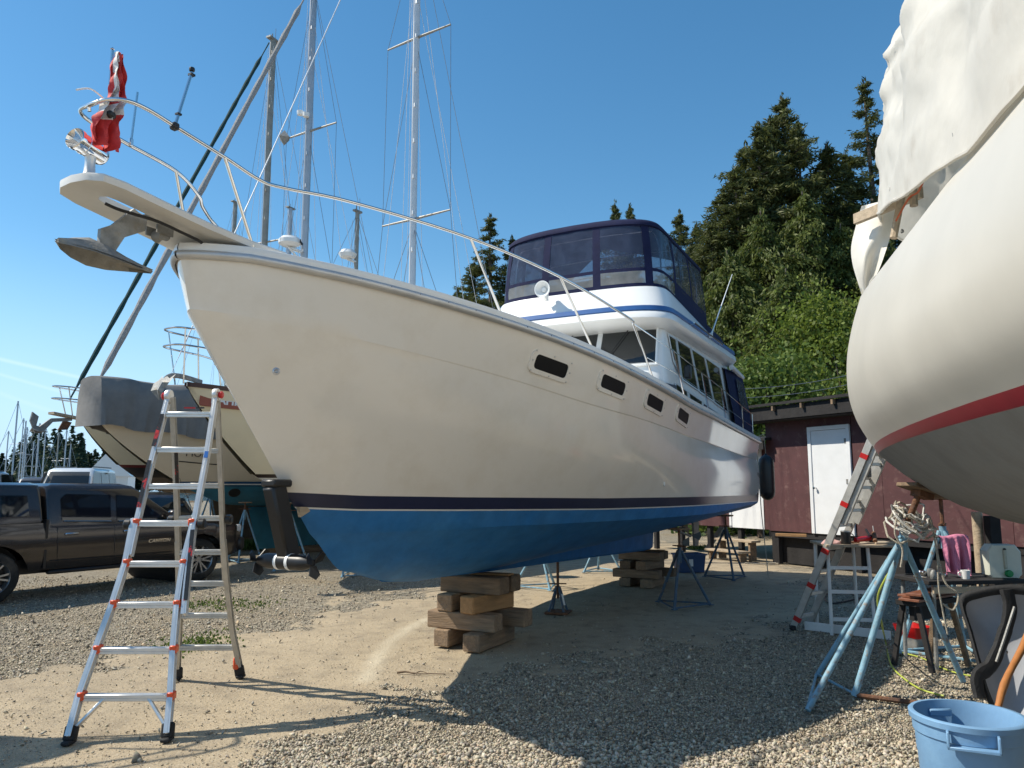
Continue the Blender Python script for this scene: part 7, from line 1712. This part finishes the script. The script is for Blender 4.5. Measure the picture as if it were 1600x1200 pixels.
# jug standing on its cap side
p = T8(.40, -.02, TZ); jg = thing("jug", "translucent white plastic jug with green cap on the work table", "jug", p, -.1)
jm = PM("jug_plastic", (.60, .61, .52), rough=.35, var=.08, vs=5)
R_ = [(-.16, .03), (-.13, .0), (.12, .0), (.16, .04), (.16, .26), (.11, .33), (-.11, .33), (-.16, .27)]
mb = MB(); mb.grid([[Vector((x * .93, -.085, z * .95 + .008)) for x, z in R_], [Vector((x, -.07, z)) for x, z in R_], [Vector((x, .07, z)) for x, z in R_], [Vector((x * .93, .085, z * .95 + .008)) for x, z in R_]], closeu=True); mb.add([Vector((x * .93, -.085, z * .95 + .008)) for x, z in R_], [tuple(range(8))]); mb.add([Vector((x * .93, .085, z * .95 + .008)) for x, z in R_], [tuple(range(8))]); mb.build("body", jm, jg, ang=25)
mb = MB(); mb.lathe([(.034, 0), (.036, .03), (.03, .045), (0, .046)], 16, frame((.02, -.082, .05), (1, 0, 0), (0, 0, 1)), cap=False); mb.build("cap", PM("cap_green", (.0, .22, .06), rough=.35), jg)
mb = MB(); mb.box((.0, -.09, .19), (.03, .016, .19), ch=.006); mb.build("handle_ridge", PM("jug_shadow", (.45, .45, .36), rough=.4), jg)  # ridge in a darker jug tone, shade put into its colour
mb = MB(); mb.lathe([(.014, 0), (.014, .01), (0, .012)], 10, frame((0, -.087, .285), (1, 0, 0), (0, 0, 1)), cap=False); mb.build("vent_cap", M_['black'], jg)
p = T8(-.04, -.08, TZ); cp = thing("cup", "white cup standing before the pink towel", "cup", p); mb = MB(); mb.lathe([(0, 0), (.035, 0), (.045, .085), (.041, .085), (.033, .01), (0, .01)], 16, cap=False); mb.build("body", M_['gelw'], cp); mb = MB(); mb.tube(catmull([(-.04, 0, .07), (-.07, 0, .06), (-.065, 0, .03), (-.036, 0, .02)], 4), .006, 6); mb.build("handle", M_['gelw'], cp)
r = random.Random(9)
for i in range(9):
    p = T8(r.uniform(-.48, -.14), r.uniform(-.14, .25), TZ + .012); mb = MB()
    if i % 3 == 0: mb.lathe([(.02, -.01), (.028, 0), (.028, .05 + .02 * (i % 2)), (.015, .07)], 10)
    elif i % 3 == 1: mb.box((0, 0, .005), (.14, .018, .014), (0, 0, r.uniform(0, 3)), ch=.003)
    else: mb.box((0, 0, .02), (.07, .05, .045), (0, 0, r.uniform(0, 3)), ch=.006)
    o = mb.build("table_item", (M_['galv'], M_['black'], M_['steel'])[i % 3 if i != 4 else 2]); o.location = p; tag(o, ("small grey jar", "short grey jar", "taller grey jar")[i // 3] + " among the clutter on the work table" if i % 3 == 0 else ("thin black tool", "thin steel tool", "slim black bar")[i // 3] + " among the clutter on the work table" if i % 3 == 1 else ("little steel box", "small steel tin", "square steel block")[i // 3] + " among the clutter on the work table", ("jar", "tool", "box")[i % 3], "clutter on the work table")
# ================================================================== saw horse with boards
q = G(1455, 1040); shh = thing("saw_horse", "low dark saw horse carrying brown boards behind the trash bin", "saw horse", (q.x, q.y, 0), .5)
for x in (-.26, .26):
    for y in (-.16, .16): mb = MB(); bar(mb, (x * 1.1, y * 1.25, 0), (x, y * .5, .60), .05, .035, (0, 1, 0), .003); mb.build("leg", M_['wood'] if x > 0 else M_['tar'], shh)
mb = MB(); mb.box((0, 0, .62), (.66, .22, .05), ch=.004); mb.build("beam", M_['tar'], shh)
mb = MB(); mb.box((0, 0, .52), (.5, .05, .14)); mb.build("side_panel", M_['tar'], shh)
M_['mahog'] = PM("mahogany_board", (.20, .075, .04), rough=.45, var=.2, vs=4, stretch=(.5, 5, 5), col2=(.30, .13, .08), c2amt=.4)
for k, (dx, dy, rz_, l_) in enumerate(((.02, 0, .15, .78), (.06, .02, .02, .74), (-.03, -.02, .25, .66))):
    p = shh.matrix_basis @ Vector((dx, dy, .658 + k * .027)); mb = MB(); mb.box((0, 0, 0), (l_, .20 - .03 * k, .024), ch=.003); o = mb.build("board", M_['mahog'], ang=20); o.location = p; o.rotation_euler = (0, 0, .5 + rz_); tag(o, "%s brown board in the stack on the saw horse" % ("lowest", "middle", "topmost")[k], "board")
q = G(1432, 1012); rt = thing("paint_tray", "red tray with white rim on the ground by the saw horse", "tray", (q.x - .02, q.y, .0), .3)
mb = MB(); mb.grid([[Vector((x, y, .12)) for x, y in rrect(.22, .3, .04)], [Vector((x, y, .24)) for x, y in rrect(.28, .36, .05)]], closeu=True); mb.add([Vector((x, y, .12)) for x, y in rrect(.22, .3, .04)], [tuple(range(20))]); mb.build("body", M_['red'], rt)
mb = MB(); mb.grid([[Vector((x, y, .0)) for x, y in rrect(.2, .26, .04)], [Vector((x, y, .12)) for x, y in rrect(.215, .29, .04)]], closeu=True); mb.build("base", M_['galv'], rt)
# ================================================================== leaning shell (grey dinghy end with black rim)
c8 = AY(1560, 1010, 5.3); n8 = Vector((-.42, -.86, .28)).normalized(); dg = thing("dinghy_shell", "black-rimmed grey dinghy shell with black strap arm leaning behind the trash bin", "dinghy", (c8.x, c8.y, 0)); og8 = Vector((c8.x, c8.y, 0))
def P8(u, v, off=0.0): return APL(u, v, c8, n8) + n8 * off
M_['greyin'] = PM("grey_gelcoat", (.36, .37, .40), rough=.45, var=.12, vs=4)
out8 = catmull([P8(u, v) for u, v in ((1500, 936), (1526, 922), (1570, 915), (1618, 920), (1660, 952), (1672, 1040), (1650, 1120), (1604, 1150), (1566, 1135), (1542, 1090), (1528, 1040), (1513, 985))], 5, closed=True)
cen = sum(out8, Vector()) / len(out8)
def shr(f, off): return [cen + (q - cen) * f + n8 * off for q in out8]
mb = MB(); mb.grid([shr(1.0, -.05), shr(1.02, -.01), shr(1.0, .015), shr(.95, .02), shr(.89, .0), shr(.87, -.03)], closeu=True); mb.build("rim", M_['rubber'], dg, org=og8, ang=60)
mb = MB(); mb.grid([shr(.875, -.025), shr(.80, -.10), shr(.55, -.15), shr(.25, -.17), shr(.02, -.175)], closeu=True); mb.build("shell", M_['greyin'], dg, org=og8, ang=80)
mb = MB(); mb.grid([shr(1.0, -.05), shr(.9, -.16), shr(.6, -.24), shr(.05, -.26)], closeu=True); mb.build("outer_skin", M_['rubber'], dg, org=og8, ang=80)
P = catmull([P8(1572, 922, .03), P8(1578, 955, .0), P8(1566, 1000, -.03), P8(1548, 1040, -.01), P8(1526, 1058, .04), P8(1530, 1092, .05)], 6)
mb = MB(); mb.tube(P, [.05, .05, .048, .046, .045] * 6 + [.05], 8, flat=.5); mb.build("strap_arm", M_['rubber'], dg, org=og8)
mb = MB(); mb.tube([P8(1584, 950, .05), P8(1568, 1000, .04), P8(1556, 1035, .04)], .010, 6); mb.build("arm_rod", M_['galv'], dg, org=og8)
# ================================================================== trash bin
q = AY(1510, 1098, 3.80); bn = thing("trash_bin", "round light blue plastic trash bin standing on the gravel", "trash bin", (q.x, q.y, 0)); bn.scale = (.95, .95, 1)
M_['bin'] = PM("bin_blue", (.17, .315, .49), rough=.5, var=.08, vs=4, bump=.06, bs=30, col2=(.20, .36, .54), c2amt=.4)
HB = .69
mb = MB(); mb.lathe([(0, .0), (.195, .0), (.205, .02), (.232, .50), (.236, .515), (.240, .60), (.248, .605), (.250, .655), (.262, .66), (.264, .685), (.258, HB), (.240, HB), (.232, .66), (.198, .03), (0, .03)], 48, cap=False); mb.build("body", M_['bin'], bn, ang=40)
for a in (-2.02, -2.02 + math.pi):
    d = Vector((math.cos(a), math.sin(a), 0)); tq = Vector((-d.y, d.x, 0)); mb = MB(); c = d * .262
    mb.box(c + Vector((0, 0, .595)), (.22, .045, .014), Matrix((tq, d, Vector((0, 0, 1)))).transposed(), ch=.003)
    for s_ in (-1, 1): mb.box(c + tq * .104 * s_ + Vector((0, 0, .625)), (.012, .045, .075), Matrix((tq, d, Vector((0, 0, 1)))).transposed(), ch=.003)
    mb.build("handle", M_['bin'], bn)
mb = MB(); mb.box((-.02, .215, .635), (.12, .02, .035), ch=.006); mb.build("inner_boss", M_['bin'], bn)
# axe-like wooden handle
a, c = AY(1612, 965, 4.75), AY(1562, 1100, 4.35); mb = MB(); k = (c - a); mb.tube([a + k * t + Vector((.015 * math.sin(t * 6), 0, 0)) for t in [i / 10 for i in range(11)]] + [Vector((c.x + k.x * 1.2, c.y + k.y * 1.2, .0))], [.017, .018, .02, .021, .020, .019, .018, .019, .021, .019, .017, .017], 10)
o = mb.build("wooden_handle", PM("handle_wood", (.40, .16, .05), rough=.5, var=.15, vs=6, stretch=(4, 4, .6)), org=Vector((c.x, c.y, 0))); o.location = (c.x, c.y, 0); tag(o, "curved orange-brown wooden tool handle leaning behind the trash bin", "tool handle")
# cords on the gravel
def cord(pts, r_, mat, label, up=None):
    P = [G(u, v) + Vector((0, 0, r_ + .006)) for u, v in pts]
    if up: P = [Vector(p) for p in up] + P
    o_ = P[-1].copy(); o_.z = 0; mb = MB(); mb.tube(catmull(P, 6), r_, 6); o = mb.build("cord", mat, org=o_); o.location = o_; tag(o, label, "cord"); return o
yl = PM("yellow_green_cord", (.42, .48, .08), rough=.5, var=.1)
cord([(1384, 1005), (1392, 1040), (1412, 1062), (1440, 1080), (1475, 1090)], .008, yl, "yellow-green cord dropping from the pipe stand onto the gravel", up=[AY(1398, 880, 6.9), AY(1372, 930, 7.0), AY(1378, 975, 7.3)])
cord([(1402, 1020), (1440, 1030), (1470, 1045), (1500, 1055), (1530, 1060)], .007, yl, "yellow-green cord lying under the saw horse")
cord([(1350, 935), (1300, 945), (1290, 932), (1320, 925), (1345, 940)], .012, M_['black'], "black hose looped on the ground before the shed")
